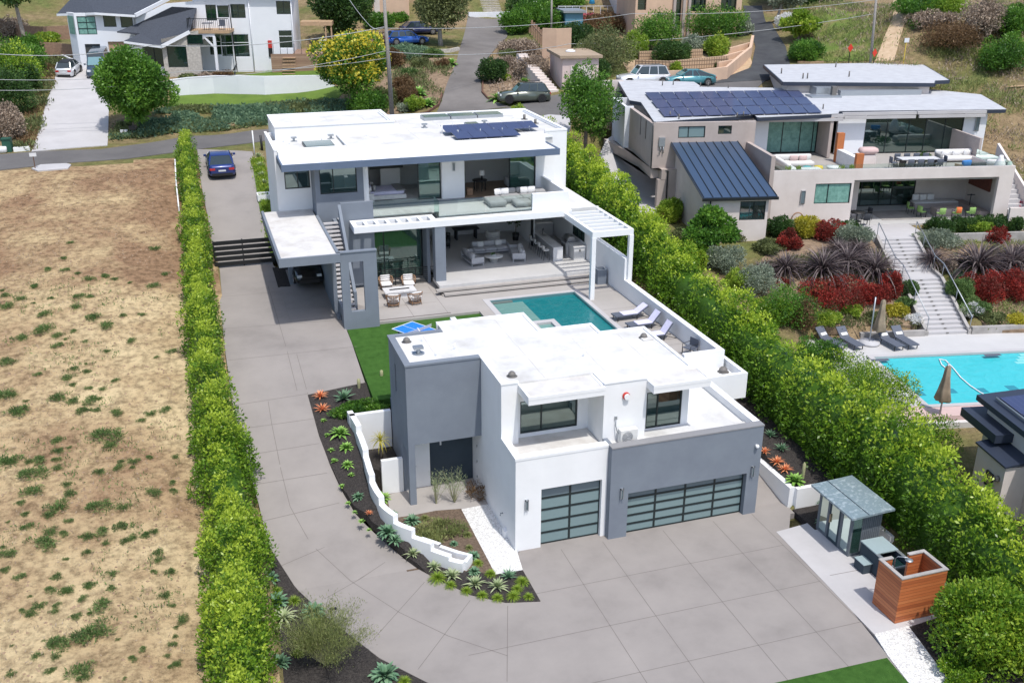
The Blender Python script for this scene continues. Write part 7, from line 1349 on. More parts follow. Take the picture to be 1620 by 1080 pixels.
cover('groundcover', 'blue-green ground cover spreading over the bank along the street', xy([(176, 222), (300, 208), (400, 200), (540, 190), (560, 165), (500, 160), (400, 170), (290, 170), (190, 195)]), 2800, 'L_blue', .27, .2, 5, .4, .47, aspect=.7, up=.3)
cover('groundcover', 'green ground cover mixed into the bank along the street', xy([(176, 222), (300, 208), (400, 200), (540, 190), (560, 165), (500, 160), (400, 170), (290, 170), (190, 195)]), 2600, 'L_olive', .25, .18, 6, .4, .45, aspect=.6, up=.3)
cover('dry_grass', 'dry grass tufts over the right-hand hill', xy([(1300, 98), (1620, 250), (1640, 5), (1240, 5), (1270, 60)]), 4200, 'L_grass', .34, .2, 7, .6, .42, aspect=.2, hole=FPATH)
cover('dry_grass', 'straw-coloured dry grass on the right-hand hill', xy([(1420, 130), (1620, 330), (1640, 5), (1240, 5), (1270, 60)]), 2600, 'L_dry', .32, .18, 8, .6, .45, aspect=.2, hole=FPATH)
cover('low_plants', 'small mixed plants on the strip beside the farmhouse driveway', xy([(20, 238), (52, 238), (66, 200), (90, 120), (120, 95), (80, 90), (50, 130), (40, 190)]), 520, 'L_olive', .34, .3, 9, .5, .35)
cover('low_plants', 'reddish low plants beside the farmhouse driveway', xy([(20, 238), (52, 238), (66, 200), (90, 120), (120, 95), (80, 90), (50, 130), (40, 190)]), 260, 'L_redbrown', .26, .22, 10, .4, .45)
cover('low_plants', 'mixed low plants on the flower bank left of the garden stair', xy([(1200, 420), (1390, 400), (1420, 450), (1460, 520), (1300, 520), (1230, 480)]), 800, 'L_olive', .22, .2, 12, .35, .4)
cover('low_plants', 'mixed low plants on the flower bank right of the garden stair', xy([(1500, 385), (1640, 385), (1640, 520), (1560, 522), (1520, 470)]), 600, 'L_grass', .22, .2, 13, .35, .4)
cover('low_plants', 'small shrubs scattered over the mulched slope by the lane', xy([(612, 182), (690, 168), (715, 110), (690, 92), (620, 105)]), 420, 'L_olive', .3, .3, 14, .5, .4)
cover('low_plants', 'low plants scattered over the dry bank by the green car', xy([(766, 140), (792, 156), (870, 140), (870, 90), (800, 75)]), 300, 'L_dry', .3, .3, 15, .5, .4)
cover('grass_blades', 'green plants lining the side of the white house', [(4.45, 64), (5.0, 64), (5.0, 68.4), (5.5, 68.4), (5.5, 80), (4.75, 80)], 700, 'L_lime', .22, .15, 16, .2, .0, fn=hD)
# weeds on the bare lot
wm = [bush('weed_clump', 'low green weed clump on the bare dirt lot', 'weed', 0, 0, -50, .5, .45, .38, M['L_weed'], n=420, leaf=.17, clumps=12, seed=60+i, aspect=.16, up=.8, group='weed clumps on the dirt lot') for i in range(3)]
WD = [(290, 372, 14), (258, 434, 15), (194, 482, 18), (160, 478, 0), (362, 520, 22), (320, 498, 14), (142, 553, 17), (90, 602, 22), (15, 588, 20), (322, 594, 24), (310, 632, 22), (206, 600, 15), (182, 668, 28), (20, 636, 30), (372, 590, 16), (180, 735, 42), (240, 750, 24), (388, 682, 34), (438, 716, 34), (84, 764, 28), (496, 668, 17), (236, 792, 24), (343, 775, 14), (40, 858, 34), (155, 908, 17), (280, 922, 26), (225, 1005, 36), (370, 1018, 34), (20, 1000, 44), (75, 1058, 44), (480, 1068, 30), (625, 398, 22), (462, 522, 16), (268, 484, 18), (675, 500, 18), (430, 815, 16), (470, 935, 18), (418, 966, 16), (340, 1062, 30)]
WD = [(a/2.573, 240+b/2.573, c/2.573*1.25) for a, b, c in WD if c]+[(a/2.573, 660+b/2.573, c/2.573*1.25) for a, b, c in [(430, 88, 60), (240, 95, 26), (230, 145, 26), (228, 176, 20), (30, 185, 44), (110, 185, 20), (158, 180, 30), (445, 122, 30), (398, 230, 26), (485, 210, 26), (538, 182, 24), (495, 185, 18), (130, 245, 54), (140, 308, 40), (275, 316, 28), (632, 312, 34), (225, 375, 44), (190, 405, 26), (398, 375, 48), (497, 368, 28), (492, 455, 34), (415, 470, 30), (208, 468, 30), (350, 490, 28), (183, 522, 46), (532, 495, 24), (620, 472, 22), (35, 560, 34), (650, 580, 22), (240, 650, 24), (625, 630, 16), (278, 708, 28), (372, 680, 24), (338, 742, 22), (155, 770, 26), (665, 735, 28), (408, 775, 44), (218, 792, 20), (310, 808, 24), (748, 828, 30), (400, 870, 54), (330, 890, 50), (235, 930, 46), (340, 1040, 50), (20, 620, 22), (580, 945, 18)]]
_r = random.Random(5); WD += [(_r.uniform(2, 285), _r.uniform(430, 1075), _r.uniform(4, 13)) for _ in range(90)]
for i, (px, py, sz) in enumerate(WD):
    g = G(px, py); s = (g-Vector((0, 0, CAMH))).length/FPX; o = wm[i % 3]
    if i >= 3: o = o.copy(); link(o)
    o.location = (g.x, g.y, g.z-.02); o.scale = (sz*s*1.75, sz*s*1.75, sz*s*1.2); o.rotation_euler.z = rnd.uniform(0, 6.28)
cover('sparse_weeds', 'sparse green weeds sprinkled over the dirt lot', [(-28, 22), (-1.8, 22), (-1.8, 60), (-28, 66)], 1500, 'L_weed', .13, .08, 21, .22, .50, aspect=.3, per=6)
cover('dead_grass', 'straw and dead grass sprinkled over the dirt lot', [(-34, 18), (-1.6, 18), (-1.6, 79), (-34, 76)], 5200, 'L_dry', .13, .03, 22, .4, .35, aspect=.2, up=.15, per=3)
def clods(name, label, poly, n, mat, r, seed, fn=None):
    rs = np.random.RandomState(seed); a = np.array(poly); q = rs.uniform(a.min(0), a.max(0), (n*3, 2)); q = q[inpoly(q, poly)]; q = q[vnoise(np.c_[q*.8, q[:, :1]*0], seed) > .38][:n]; z = Tn(q) if fn is None else np.array([fn(*v) for v in q]); V = []; F = []
    for i, (p, zz) in enumerate(zip(q, z)):
        s = r*rs.uniform(.4, 1.6); b = len(V); ang = rs.uniform(0, 6.28)
        for k in range(4): V.append((p[0]+s*math.cos(ang+k*1.57)*rs.uniform(.7, 1.3), p[1]+s*math.sin(ang+k*1.57)*rs.uniform(.7, 1.3), zz-.01))
        V.append((p[0]+rs.normal(0, s*.2), p[1]+rs.normal(0, s*.2), zz+s*rs.uniform(.4, .9))); F += [(b, b+1, b+4), (b+1, b+2, b+4), (b+2, b+3, b+4), (b+3, b, b+4)]
    me = bpy.data.meshes.new(name); me.from_pydata(V, [], F); me.materials.append(M[mat]); o = bpy.data.objects.new(name, me); link(o); return tag(o, label, 'soil', kind='stuff')
M['clod'] = noise_mat('soil_clod', (.36, .26, .17), (.22, .15, .10), scale=1, rough=1)
clods('soil_clods', 'loose clods of earth scattered over the dirt lot', [(-32, 20), (-1.6, 20), (-1.6, 78), (-32, 76)], 7000, 'clod', .055, 33)
# ================================================================ vehicles
M['carglass'] = plain('car_glass', (.03, .045, .05), .06, 0, .9); M['ws_glass'] = plain('windscreen_glass', (.16, .30, .33), .08, 0, .9); M['rim'] = plain('alloy_rim', (.50, .51, .53), .3, .9); M['lamp_w'] = plain('headlamp_lens', (.75, .78, .8), .1, 0, .8); M['lamp_r'] = plain('tail_lamp_lens', (.5, .02, .02), .15, 0, .8); M['plate'] = plain('number_plate', (.7, .72, .75), .4); M['blacktrim'] = plain('black_trim', (.02, .02, .022), .5)
def car(label, cat, loc, rz, paint, Ln, Wd, H, belt, hood, ws, rt0, rt1, rw, tail, roofmat=None, wr=.34, rails=False, name='parked_car', rimmat='rim', group=None, glassfront='carglass', pitch=0):
    """front toward +y. ws: windscreen base y, rt0/rt1: roof front/rear y, rw: rear window base y, all from the centre"""
    t = thing(name, label, cat, loc, rz, group); t.rotation_euler.x = pitch; MB.local = True; h = Ln/2; w = Wd/2; pm = plain(name+'_paint', paint, .28, .25, .6, coat=.8)
    zc = .2
    def ring(y, z0, z1, a, b): return [(-a*.92, y, z0), (-a, y, z0+.14), (-a, y, z0+(z1-z0)*.55), (-b, y, z1-.05), (-b*.86, y, z1), (b*.86, y, z1), (b, y, z1-.05), (a, y, z0+(z1-z0)*.55), (a, y, z0+.14), (a*.92, y, z0)]
    st = [(-h, .36, tail*.86, w*.80, w*.72), (-h+.06, .24, tail*.97, w*.92, w*.82), (-h+.35, zc, tail, w*.98, w*.88), (rw, zc, belt, w, w*.9), (0, zc, belt, w, w*.9), (ws, zc, (belt+hood)/2+.02, w, w*.9), (h-.75, zc, hood, w*.99, w*.86), (h-.3, zc, hood*.93, w*.95, w*.8), (h-.06, .24, hood*.78, w*.86, w*.7), (h, .34, hood*.66, w*.72, w*.6)]
    m = MB(); R_ = [ring(*s) for s in st]; v = [p for r_ in R_ for p in r_]; n = 10; f = [(i*n+j, i*n+n+j, i*n+n+(j+1) % n, i*n+(j+1) % n) for i in range(len(R_)-1) for j in range(n)]; m.add(v, f, 0, True); m.add(R_[0], [tuple(range(n))]); m.add(R_[-1], [tuple(range(n-1, -1, -1))]); m.build('body', pm, t)
    tw = w*.70; bw = w*.87; zb = belt-.03
    c = [(-bw, rw, zb), (bw, rw, zb), (bw, ws, zb-.02), (-bw, ws, zb-.02), (-tw, rt1, H-.05), (tw, rt1, H-.05), (tw, rt0, H-.04), (-tw, rt0, H-.04)]
    m = MB(); m.add(c, [(3, 2, 1, 0), (4, 5, 6, 7), (0, 1, 5, 4), (1, 2, 6, 5), (2, 3, 7, 6), (3, 0, 4, 7)]); m.build('windows', M['carglass'], t)
    wsq = MB(); off = .012; wsq.add([(bw*.93, ws+off-.03, zb+.03), (-bw*.93, ws+off-.03, zb+.03), (-tw*.95, rt0+off, H-.07), (tw*.95, rt0+off, H-.07)], [(0, 1, 2, 3)]); wsq.build('windscreen', M['ws_glass'], t)
    m = MB(); yr = (rt1+rt0)/2; m.add([(-tw, rt1-.03, H-.05), (tw, rt1-.03, H-.05), (tw, rt0+.03, H-.04), (-tw, rt0+.03, H-.04), (-tw*.9, rt1+.1, H), (tw*.9, rt1+.1, H), (tw*.9, rt0-.1, H), (-tw*.9, rt0-.1, H)], [(4, 5, 6, 7), (0, 1, 5, 4), (1, 2, 6, 5), (2, 3, 7, 6), (3, 0, 4, 7)], 0, True); m.build('roof', roofmat or pm, t)
    m = MB()
    for s in (-1, 1):
        for (ya, yb) in ((ws, rt0), (rw, rt1)): m.bar((s*bw, ya, zb), (s*tw, yb, H-.04), .07, .07)
        for u in ((.38,) if Ln < 4 else (.36, .68)):
            ya = ws+(rw-ws)*u; yb = rt0+(rt1-rt0)*u; m.bar((s*(bw+.005), ya*.5+yb*.5, zb), (s*(tw+.005), yb, H-.05), .06, .04)
    m.build('pillars', pm, t)
    for sy in (-h+.82, h-.86):
        for s in (-1, 1):
            m = MB(); m.tube([(s*(w-.24), sy, wr), (s*(w+.01), sy, wr)], wr, 18); wh = m.build('wheel', M['rubber'], t); m = MB(); m.tube([(s*(w+.005), sy, wr), (s*(w+.02), sy, wr)], wr*.68, 14)
            for k in range(5): a = k*1.2566; m.bar((s*(w+.025), sy, wr), (s*(w+.025), sy+math.cos(a)*wr*.62, wr+math.sin(a)*wr*.62), .02, .05, 1)
            m.build('rim', [M['blacktrim'] if rimmat == 'black' else M['dvent'], M['blacktrim'] if rimmat == 'black' else M['rim']], wh)
            m = MB(); m.tube([(s*(w-.02), sy+math.cos(a)*(wr+.05), wr+math.sin(a)*(wr+.05)) for a in [i*math.pi/10 for i in range(11)]], .035, 5); m.build('wheel_arch', M['blacktrim'], t)
    for s in (-1, 1):
        m = MB(); m.box(s*w*.5, s*w*.82, h-.16, h-.03, hood*.70, hood*.86); m.build('headlight', M['lamp_w'], t); m = MB(); m.box(s*w*.5, s*w*.88, -h-.005, -h+.12, tail*.66, tail*.82); m.build('tail_light', M['lamp_r'], t)
        m = MB(); m.box(s*(w+.0), s*(w+.18), ws-.35, ws-.2, belt-.02, belt+.12); m.build('mirror', pm, t)
        if rails: m = MB(); m.bar((s*tw*.93, rt0-.15, H+.05), (s*tw*.93, rt1+.15, H+.05), .04, .04); m.build('roof_rail', M['blacktrim'], t)
    m = MB(); m.box(-w*.7, w*.7, h-.10, h+.005, .22, .38); m.box(-w*.75, w*.75, -h-.01, -h+.1, .22, .42); m.build('bumper_trim', M['blacktrim'], t); m = MB(); m.box(-.26, .26, -h-.02, -h, .55, .67); m.build('number_plate', M['plate'], t); MB.local = False; return t
g = G(352, 276, hD); car('dark blue sports coupe parked on the upper driveway by the hedge', 'car', (2.3, 78.3, hD(0, 78.3)), 0, (.012, .035, .19), 4.9, 1.97, 1.38, .92, .78, .85, .15, -.95, -1.9, .98, pitch=R(5))
g = G(110, 122); car('small white hatchback with black roof on the farmhouse driveway', 'car', (g.x, g.y+1.2, g.z+.08), R(-14), (.72, .74, .78), 3.6, 1.65, 1.5, .98, .88, .95, .35, -1.2, -1.65, 1.0, roofmat=M['blacktrim'], pitch=R(6))
g = G(158, 122); car('dark blue-grey tall van parked beside the small white hatchback', 'van', (g.x, g.y+1.4, g.z+.1), R(176), (.05, .08, .12), 5.3, 2.0, 2.35, 1.25, 1.1, 1.75, 1.15, -2.4, -2.6, 1.5, pitch=R(-5))
g = G(645, 72); car('bright blue estate car parked side-on by the pale olive tree', 'car', (g.x, g.y+.3, g.z+.1), R(-84), (.015, .10, .45), 4.6, 1.8, 1.45, .92, .82, 1.0, .3, -1.75, -2.2, .98, rails=True)
g = G(668, 58); car('dark car mostly hidden behind the bright blue estate car', 'car', (g.x, g.y+1.5, g.z+.1), R(-80), (.015, .02, .08), 4.4, 1.8, 1.45, .92, .82, .9, .3, -1.2, -1.9, 1.0)
g = G(832, 164); car('grey-green estate SUV with roof rails parked on the street by the lane', 'suv', (g.x, g.y+.6, g.z+.06), R(82), (.10, .12, .095), 4.65, 1.85, 1.70, 1.05, .95, .95, .35, -1.75, -2.15, 1.1, rails=True, wr=.37, rimmat='black')
g = G(1020, 138); car('white SUV with black windows parked behind the solar roof', 'suv', (g.x+.2, g.y+.9, g.z+.06), R(83), (.78, .79, .82), 4.95, 1.95, 1.85, 1.12, 1.02, 1.0, .45, -1.95, -2.3, 1.15, rails=True, wr=.39)
g = G(1096, 137); car('teal fastback saloon parked right behind the white SUV', 'car', (g.x, g.y+.7, g.z+.06), R(79), (.08, .28, .32), 4.7, 1.82, 1.46, .95, .84, 1.15, .35, -.75, -2.1, .99)
car('dark car deep in the shade of the carport', 'car', (6.1, 59.7, 4.6), R(180), (.01, .011, .014), 4.3, 1.75, 1.45, .92, .82, .9, .3, -1.1, -1.8, .95)
# ================================================================ garden cabin, plunge tub, shower on the pale pad
MB.local = True
sa = thing('sauna_cabin', 'grey sauna cabin with glass front and slanted pale metal roof', 'sauna', (24.37, 29.31, .012))
m = MB(); WX, WY = 1.45, 2.3; zl, zr_ = 2.05, 2.2
m.wall('x', 0, .06, .0, WX, 0, 2.05, [(.08, .52, .12, 1.95)]); m.wall('x', WY-.06, WY, 0, WX, 0, 2.05); m.wall('y', WX-.06, WX, .06, WY-.06, 0, 2.05); m.wall('y', 0, .06, .06, WY-.06, 0, 2.05, [(.14, .62, .12, 1.95), (.8, 1.48, .06, 1.97), (1.66, 2.16, .12, 1.95)]); m.build('wall', noise_mat('sauna_grey_boards', (.15, .17, .195), (.11, .13, .15), scale=8, rough=.7), sa)
m = MB()
for k in range(9): x = .58+k*.095; m.box(x, x+.012, -.008, .0, .05, 2.0)
m.build('board_grooves', M['dgrey'], sa)
f = MB(); f.wall('y', -.02, .05, .78, 1.5, .03, 2.0, [(.86, 1.42, .14, 1.9)]); d = f.build('door', M['dgrey'], sa); m = MB(); m.wall('y', .0, .012, .84, 1.44, .12, 1.92); m.build('pane', M['glass'], d); m = MB(); m.box(-.06, -.02, 1.38, 1.42, .85, 1.25); m.build('handle', M['tan_wood'], d)
for a in (('y', .02, .032, .14, .62, .12, 1.95), ('y', .02, .032, 1.66, 2.16, .12, 1.95)): m = MB(); m.wall(*a); m.build('glass_panel', M['glass'], sa)
m = MB(); m.wall('x', .02, .032, .08, .52, .12, 1.95); m.build('glass_panel', M['glass'], sa)
m = MB(); m.box(.75, WX-.08, .1, WY-.1, .4, .5); m.box(.95, WX-.08, .1, WY-.1, .85, .92); m.box(.1, WX-.1, .1, WY-.1, .03, .06); m.build('bench', M['tan_wood'], sa)
m = MB(); v = [(-.38, -.42, 2.06), (WX+.22, -.42, 2.16), (WX+.22, WY+.2, 2.16), (-.38, WY+.2, 2.06)]; m.add(v+[(x, y, z+.09) for x, y, z in v], [(3, 2, 1, 0), (4, 5, 6, 7), (0, 1, 5, 4), (1, 2, 6, 5), (2, 3, 7, 6), (3, 0, 4, 7)]); m.build('roof', noise_mat('wrinkled_zinc', (.30, .38, .42), (.48, .56, .60), (.26, .34, .38), scale=5, rough=.35, metal=.35, bump=.6, bscale=5, bdist=.03), sa)
m = MB(); m.bar((.42, -.43, 2.205), (.42, WY+.21, 2.205), .02, .015); m.build('roof_seam', M['dgrey'], sa)
MB.local = True
tub = thing('cold_plunge_tub', 'grey rectangular plunge tub with pale blue lid and step', 'tub', (24.62, 26.9, .012)); m = MB(); m.wall('x', 0, .08, 0, 1.0, 0, .95); m.wall('x', 1.92, 2.0, 0, 1.0, 0, .95); m.wall('y', 0, .08, .08, 1.92, 0, .95); m.wall('y', .92, 1.0, .08, 1.92, 0, .95); m.build('tub', M['dgrey'], tub); m = MB(); m.box(-.03, 1.03, 1.0, 2.03, .951, 1.0); m.build('lid', M['pvcover'], tub); m = MB(); m.box(.08, .92, .08, 1.0, .6, .7); m.build('water', plain('dark_water', (.01, .03, .03), .05), tub); m = MB(); m.box(-.42, -.02, 1.15, 1.75, 0, .42); s_ = m.build('step', M['dgrey'], tub); m = MB(); m.box(-.44, 0, 1.13, 1.77, .421, .45); m.build('step_tread', M['pvcover'], s_)
m = MB(); m.wall('y', -.03, .11, -.02, 1.0, .951, .985); m.wall('y', .89, 1.03, -.02, 1.0, .951, .985); m.build('rim', M['galv'], tub)
sh = thing('outdoor_shower', 'open-topped red cedar shower enclosure with grey cap', 'shower', (23.4, 25.0, .012)); SX, SY, SZ = 2.05, 1.35, 1.98
m = MB(); m.box(0, SX, 0, .1, 0, SZ); m.box(0, .1, .1, SY, 0, SZ); m.box(SX-.1, SX, .1, SY, 0, SZ); m.box(.1, .55, SY-.1, SY, 0, SZ); m.box(1.3, SX-.1, SY-.1, SY, 0, SZ); m.build('boards', M['cedar'], sh)
m = MB(); c = .025; z = SZ+.045; m.box(-c, SX+c, -c, .13, SZ+.001, z); m.box(-c, .13, .13, SY+c, SZ+.001, z); m.box(SX-.13, SX+c, .13, SY+c, SZ+.001, z); m.box(.13, .57, SY-.13, SY+c, SZ+.001, z); m.box(1.28, SX-.13, SY-.13, SY+c, SZ+.001, z); m.build('cap', M['dwall'], sh)
m = MB(); m.tube([(.62, 1.2, .1), (.62, 1.2, 2.0), (.68, 1.15, 2.12), (.95, .95, 2.14), (1.0, .9, 2.05)], .022, 8); m.lathe([(0, 2.03), (.15, 2.03), (.15, 2.06), (.04, 2.08), (0, 2.08)], 1.0, .9, 14); m.build('shower_head', M['galv'], sh)
Bx((.5, 1.0, 1.6, 2.1, 0, 1.3))
MB.local = True
# ================================================================ outdoor and indoor furniture of the main house
def cushion(m, *a, r=.06, mi=0): m.rbox(*a, r=r, mi=mi)
def wicker_chair(label, x, y, z, rz, proto=[None]):
    if proto[0] is None:
        t = thing('lounge_chair', label, 'chair', (x, y, z), rz, 'woven lounge chairs round the fire table'); m = MB()
        for k in range(17):
            a = R(-112+k*14); m.tube([(.33*math.sin(a)*1.0, -.33*math.cos(a)*.95+.0, .12), (.44*math.sin(a), -.44*math.cos(a), .72 if abs(a) < 1.3 else .62)], .018, 5)
        m.tube([(.44*math.sin(R(q)), -.44*math.cos(R(q)), .73 if abs(q) < 75 else .62) for q in range(-112, 113, 14)], .03, 6); m.tube([(.34*math.sin(R(q)), -.33*math.cos(R(q)), .14) for q in range(0, 360, 24)]+[(0, -.33, .14)], .03, 6); m.build('woven_frame', M['wood'], t)
        m = MB(); m.rbox(-.33, .33, -.28, .38, .28, .44, .06); m.build('seat_cushion', M['cushion'], t)
        for k in range(3): m = MB(); m.rbox(-.3, .3, -.36+k*.012, -.24, .45+k*.13, .57+k*.13, .04); m.build('back_cushion', M['cushion'], t)
        for sx in (-.3, .3):
            for sy in (-.26, .3): m = MB(); m.tube([(sx, sy, .0), (sx*.9, sy*.9, .28)], .02, 5); m.build('leg', M['wood'], t)
        proto[0] = t; return t
    return dup(proto[0], (x, y, z), rz, label)
wicker_chair('woven lounge chair behind the fire table, nearer the stair portal', 10.65, 57.45, 4.0, R(180)); wicker_chair('woven lounge chair behind the fire table, nearer the grey column', 12.0, 57.2, 4.0, R(176))
wicker_chair('woven lounge chair seen from behind, left in front of the fire table', 10.45, 54.35, 4.0, R(-8)); wicker_chair('woven lounge chair seen from behind, right in front of the fire table', 11.75, 54.35, 4.0, R(10))
t = thing('fire_table', 'white rectangular fire table between the four woven chairs', 'table', (11.15, 55.9, 4.0)); m = MB(); m.box(-.95, .95, -.5, .5, .38, .46); m.box(-.8, .8, -.38, .38, 0, .38); m.build('table_top', M['marble'], t); m = MB(); m.box(-.6, .6, -.09, .09, .461, .475); m.build('burner', M['blacktrim'], t)
def sofa(name, label, x, y, z, rz, L_, D_=.85, H_=.75, mat='lsofa', group=None, seats=3, pillows=2, frame=True, pm='cushion', arms=True, legm='lsofa', gap=.14):
    t = thing(name, label, 'sofa', (x, y, z), rz, group); h = L_/2; m = MB()
    m.box(-h, h, -D_/2, D_/2, gap, gap+.08); m.build('frame', M[legm], t)
    for sx in (-h+.05, h-.05):
        for sy in (-D_/2+.05, D_/2-.05): m = MB(); m.box(sx-.025, sx+.025, sy-.025, sy+.025, 0, gap); m.build('leg', M[legm], t)
    w_ = (L_-.12)/seats
    for i in range(seats): m = MB(); m.rbox(-h+.06+i*w_+.008, -h+.06+(i+1)*w_-.008, -D_/2+.02, D_/2-.2, gap+.08, .42, .05); m.build('seat_cushion', M[mat], t); m = MB(); m.rbox(-h+.06+i*w_+.008, -h+.06+(i+1)*w_-.008, D_/2-.24, D_/2-.04, .40, H_, .06); m.build('back_cushion', M[mat], t)
    if arms:
        for s in (-1, 1): m = MB(); m.box(s*h-.04*s, s*h, -D_/2, D_/2, gap, .58) if frame else m.rbox(min(s*h, s*(h-.16)), max(s*h, s*(h-.16)), -D_/2, D_/2, gap, .58, .05); m.build('armrest', M[legm], t)
    for i in range(pillows): px_ = -h*.5+i*h*1.0/max(1, pillows-1) if pillows > 1 else 0; m = MB(); m.rbox(px_-.22, px_+.22, -.02, .12, .0, .36, .05); k0 = 0; m.xf(0, Matrix.Translation((0, D_/2-.36, .43)) @ Matrix.Rotation(R(-14), 4, 'X')); m.build('pillow', M[pm], t)
    return t
G3 = 'light grey sofas on the covered patio'
sofa('patio_sofa', 'long light grey sofa at the back of the covered patio', 18.45, 61.3, 4.5, 0, 2.5, group=G3); sofa('patio_sofa', 'light grey sofa on the left of the round table, seen end-on', 16.75, 59.6, 4.5, R(90+5), 2.0, group=G3, seats=2); sofa('patio_sofa', 'light grey sofa on the right of the round table, piled with pillows', 19.85, 59.7, 4.5, R(-90-12), 2.0, group=G3, seats=2, pillows=3)
t = thing('coffee_table', 'round pale stone coffee table on the covered patio', 'table', (18.1, 59.3, 4.5)); m = MB(); m.lathe([(0, .42), (.6, .42), (.6, .36), (.3, .34), (.26, 0), (0, 0)], 0, 0, 28); m.build('table_top', M['cream'], t); m = MB(); m.lathe([(0, .43), (.14, .43), (.2, .5), (.12, .5), (0, .48)], 0, 0, 14); o = m.build('table_bowl', M['marble']); o.location = (18.1, 59.3, 4.5); tag(o, 'small bowl of greenery on the round patio table', 'bowl'); bush('table_plant', '', 'plant', 18.1, 59.3, 4.95, .16, .16, .16, M['L_green'], n=90, leaf=.08, clumps=4, seed=90, parent=None)
tag(SC.collection.objects[-1], 'greenery heaped in the bowl on the round patio table', 'plant')
sofa('living_sofa', 'black sofa in the shade at the left of the living room', 16.0, 64.0, 4.5, R(75), 2.0, mat='dkfab', legm='blacktrim', pm='cushion', arms=True, frame=False, pillows=1)
t = thing('barrel_chair', 'pale round-backed armchair behind the long patio sofa', 'chair', (19.4, 63.8, 4.5)); m = MB(); m.tube([(.42*math.sin(R(q)), -.42*math.cos(R(q)), .45) for q in range(-130, 131, 20)], .12, 8); m.lathe([(.0, .4), (.4, .4), (.42, .1), (0, .1)], 0, 0, 20); 
for q in range(-120, 121, 12): m.bar((.42*math.sin(R(q)), -.42*math.cos(R(q)), .1), (.42*math.sin(R(q)), -.42*math.cos(R(q)), .74), .11, .1)
m.build('shell', M['cream'], t); t.rotation_euler.z = R(0)
t = thing('living_table', 'dark dining table in the depth of the living room', 'table', (17.8, 65.0, 4.5)); m = MB(); m.box(-.9, .9, -.4, .4, .7, .75); m.build('table_top', M['dkfab'], t)
for s in (-.7, .7): m = MB(); m.box(s-.05, s+.05, -.3, .3, 0, .7); m.build('leg', M['dkfab'], t)
t = thing('potted_tree', 'dark leafy indoor plant in a black pot', 'plant', (21.0, 63.6, 4.5)); m = MB(); m.lathe([(0, 0), (.2, 0), (.25, .5), (.2, .5), (0, .45)], 0, 0, 14); m.build('pot', M['blacktrim'], t); m = MB(); m.tube([(0, 0, .4), (.05, 0, 1.5)], .03, 6); m.build('trunk', M['bark'], t); bush('crown', None, None, 0, 0, 0, .6, .6, 2.3, M['L_dark'], n=500, leaf=.16, clumps=9, seed=91, low=1.1, parent=t)
# outdoor kitchen
t = thing('bar_counter', 'long white stone bar counter with sink in the outdoor kitchen', 'counter', (22.1, 60.3, 4.5)); m = MB(); m.box(-.3, .35, -2.1, 2.1, .86, .92); m.box(-.3, .35, -2.1, -2.0, 0, .86); m.build('counter_top', M['marble'], t); m = MB(); m.box(-.05, .3, -2.0, 2.1, 0, .86); m.build('cabinet', M['interior'], t); m = MB(); m.box(-.1, .25, .6, 1.1, .921, .93); m.build('sink', M['steel'], t); m = MB(); m.tube([(.1, 1.15, .92), (.1, 1.15, 1.25), (.1, 1.0, 1.35), (.1, .9, 1.25)], .02, 6); m.build('tap', M['blacktrim'], t)
for i in range(4):
    lb = ['bar stool nearest the open edge of the patio', 'second bar stool from the open edge', 'third bar stool from the open edge', 'bar stool farthest inside the kitchen'][i]
    if i == 0:
        st = thing('bar_stool', lb, 'stool', (21.45, 58.7, 4.5), R(90), 'bar stools along the counter'); m = MB(); m.rbox(-.2, .2, -.2, .2, .62, .70, .03); m.build('seat', M['cream'], st); m = MB(); m.rbox(-.2, .2, .15, .21, .7, .98, .03); m.build('backrest', M['cream'], st)
        for sx in (-.18, .18):
            for sy in (-.18, .18): m = MB(); m.tube([(sx*1.15, sy*1.15, 0), (sx*.8, sy*.8, .62)], .013, 5); m.build('leg', M['blacktrim'], st)
    else: dup(st, (21.45, 58.7+i*.85, 4.5), R(90), lb)
t = thing('barbecue_grill', 'domed stainless steel grill in the outdoor kitchen', 'grill', (23.35, 59.6, 4.5)); m = MB(); m.box(-.32, .6, -.5, .5, 0, .82); m.build('cabinet', M['interior'], t); m = MB(); m.box(-.36, -.325, -.42, .42, .12, .7); m.build('door', M['steel'], t); m = MB(); m.tube([(.1, -.45, .95), (.1, .45, .95)], .3, 14); m.box(-.3, .45, -.47, .47, .82, .96); m.build('hood', M['steel'], t)
t = thing('grill_counter', 'white counter with stone top beside the grill', 'counter', (23.5, 58.5, 4.5)); m = MB(); m.box(-.35, .45, -.5, .55, 0, .84); m.build('cabinet', M['interior'], t); m = MB(); m.box(-.4, .48, -.55, .56, .841, .9); m.build('counter_top', M['marble'], t); m = MB(); m.box(.0, .1, -.52, -.505, .55, .7); m.build('vent', M['dvent'], t)
t = thing('back_counter', 'pale stone counter along the kitchen back wall', 'counter', (23.0, 64.4, 4.5)); m = MB(); m.box(-1.0, .95, -.3, .5, 0, .84); m.build('cabinet', M['interior'], t); m = MB(); m.box(-1.05, .98, -.35, .55, .841, .9); m.build('counter_top', M['marble'], t)
t = thing('planter_bin', 'tall grey planter box at the foot of the wall by the pergola', 'planter', (23.6, 54.6, 4.0)); m = MB(); m.wall('x', -.3, -.24, -.3, .3, 0, .95); m.wall('x', .24, .3, -.3, .3, 0, .95); m.wall('y', -.3, -.24, -.24, .24, 0, .95); m.wall('y', .24, .3, -.24, .24, 0, .95); m.box(-.24, .24, -.24, .24, .6, .7); m.build('box', M['grey'], t)
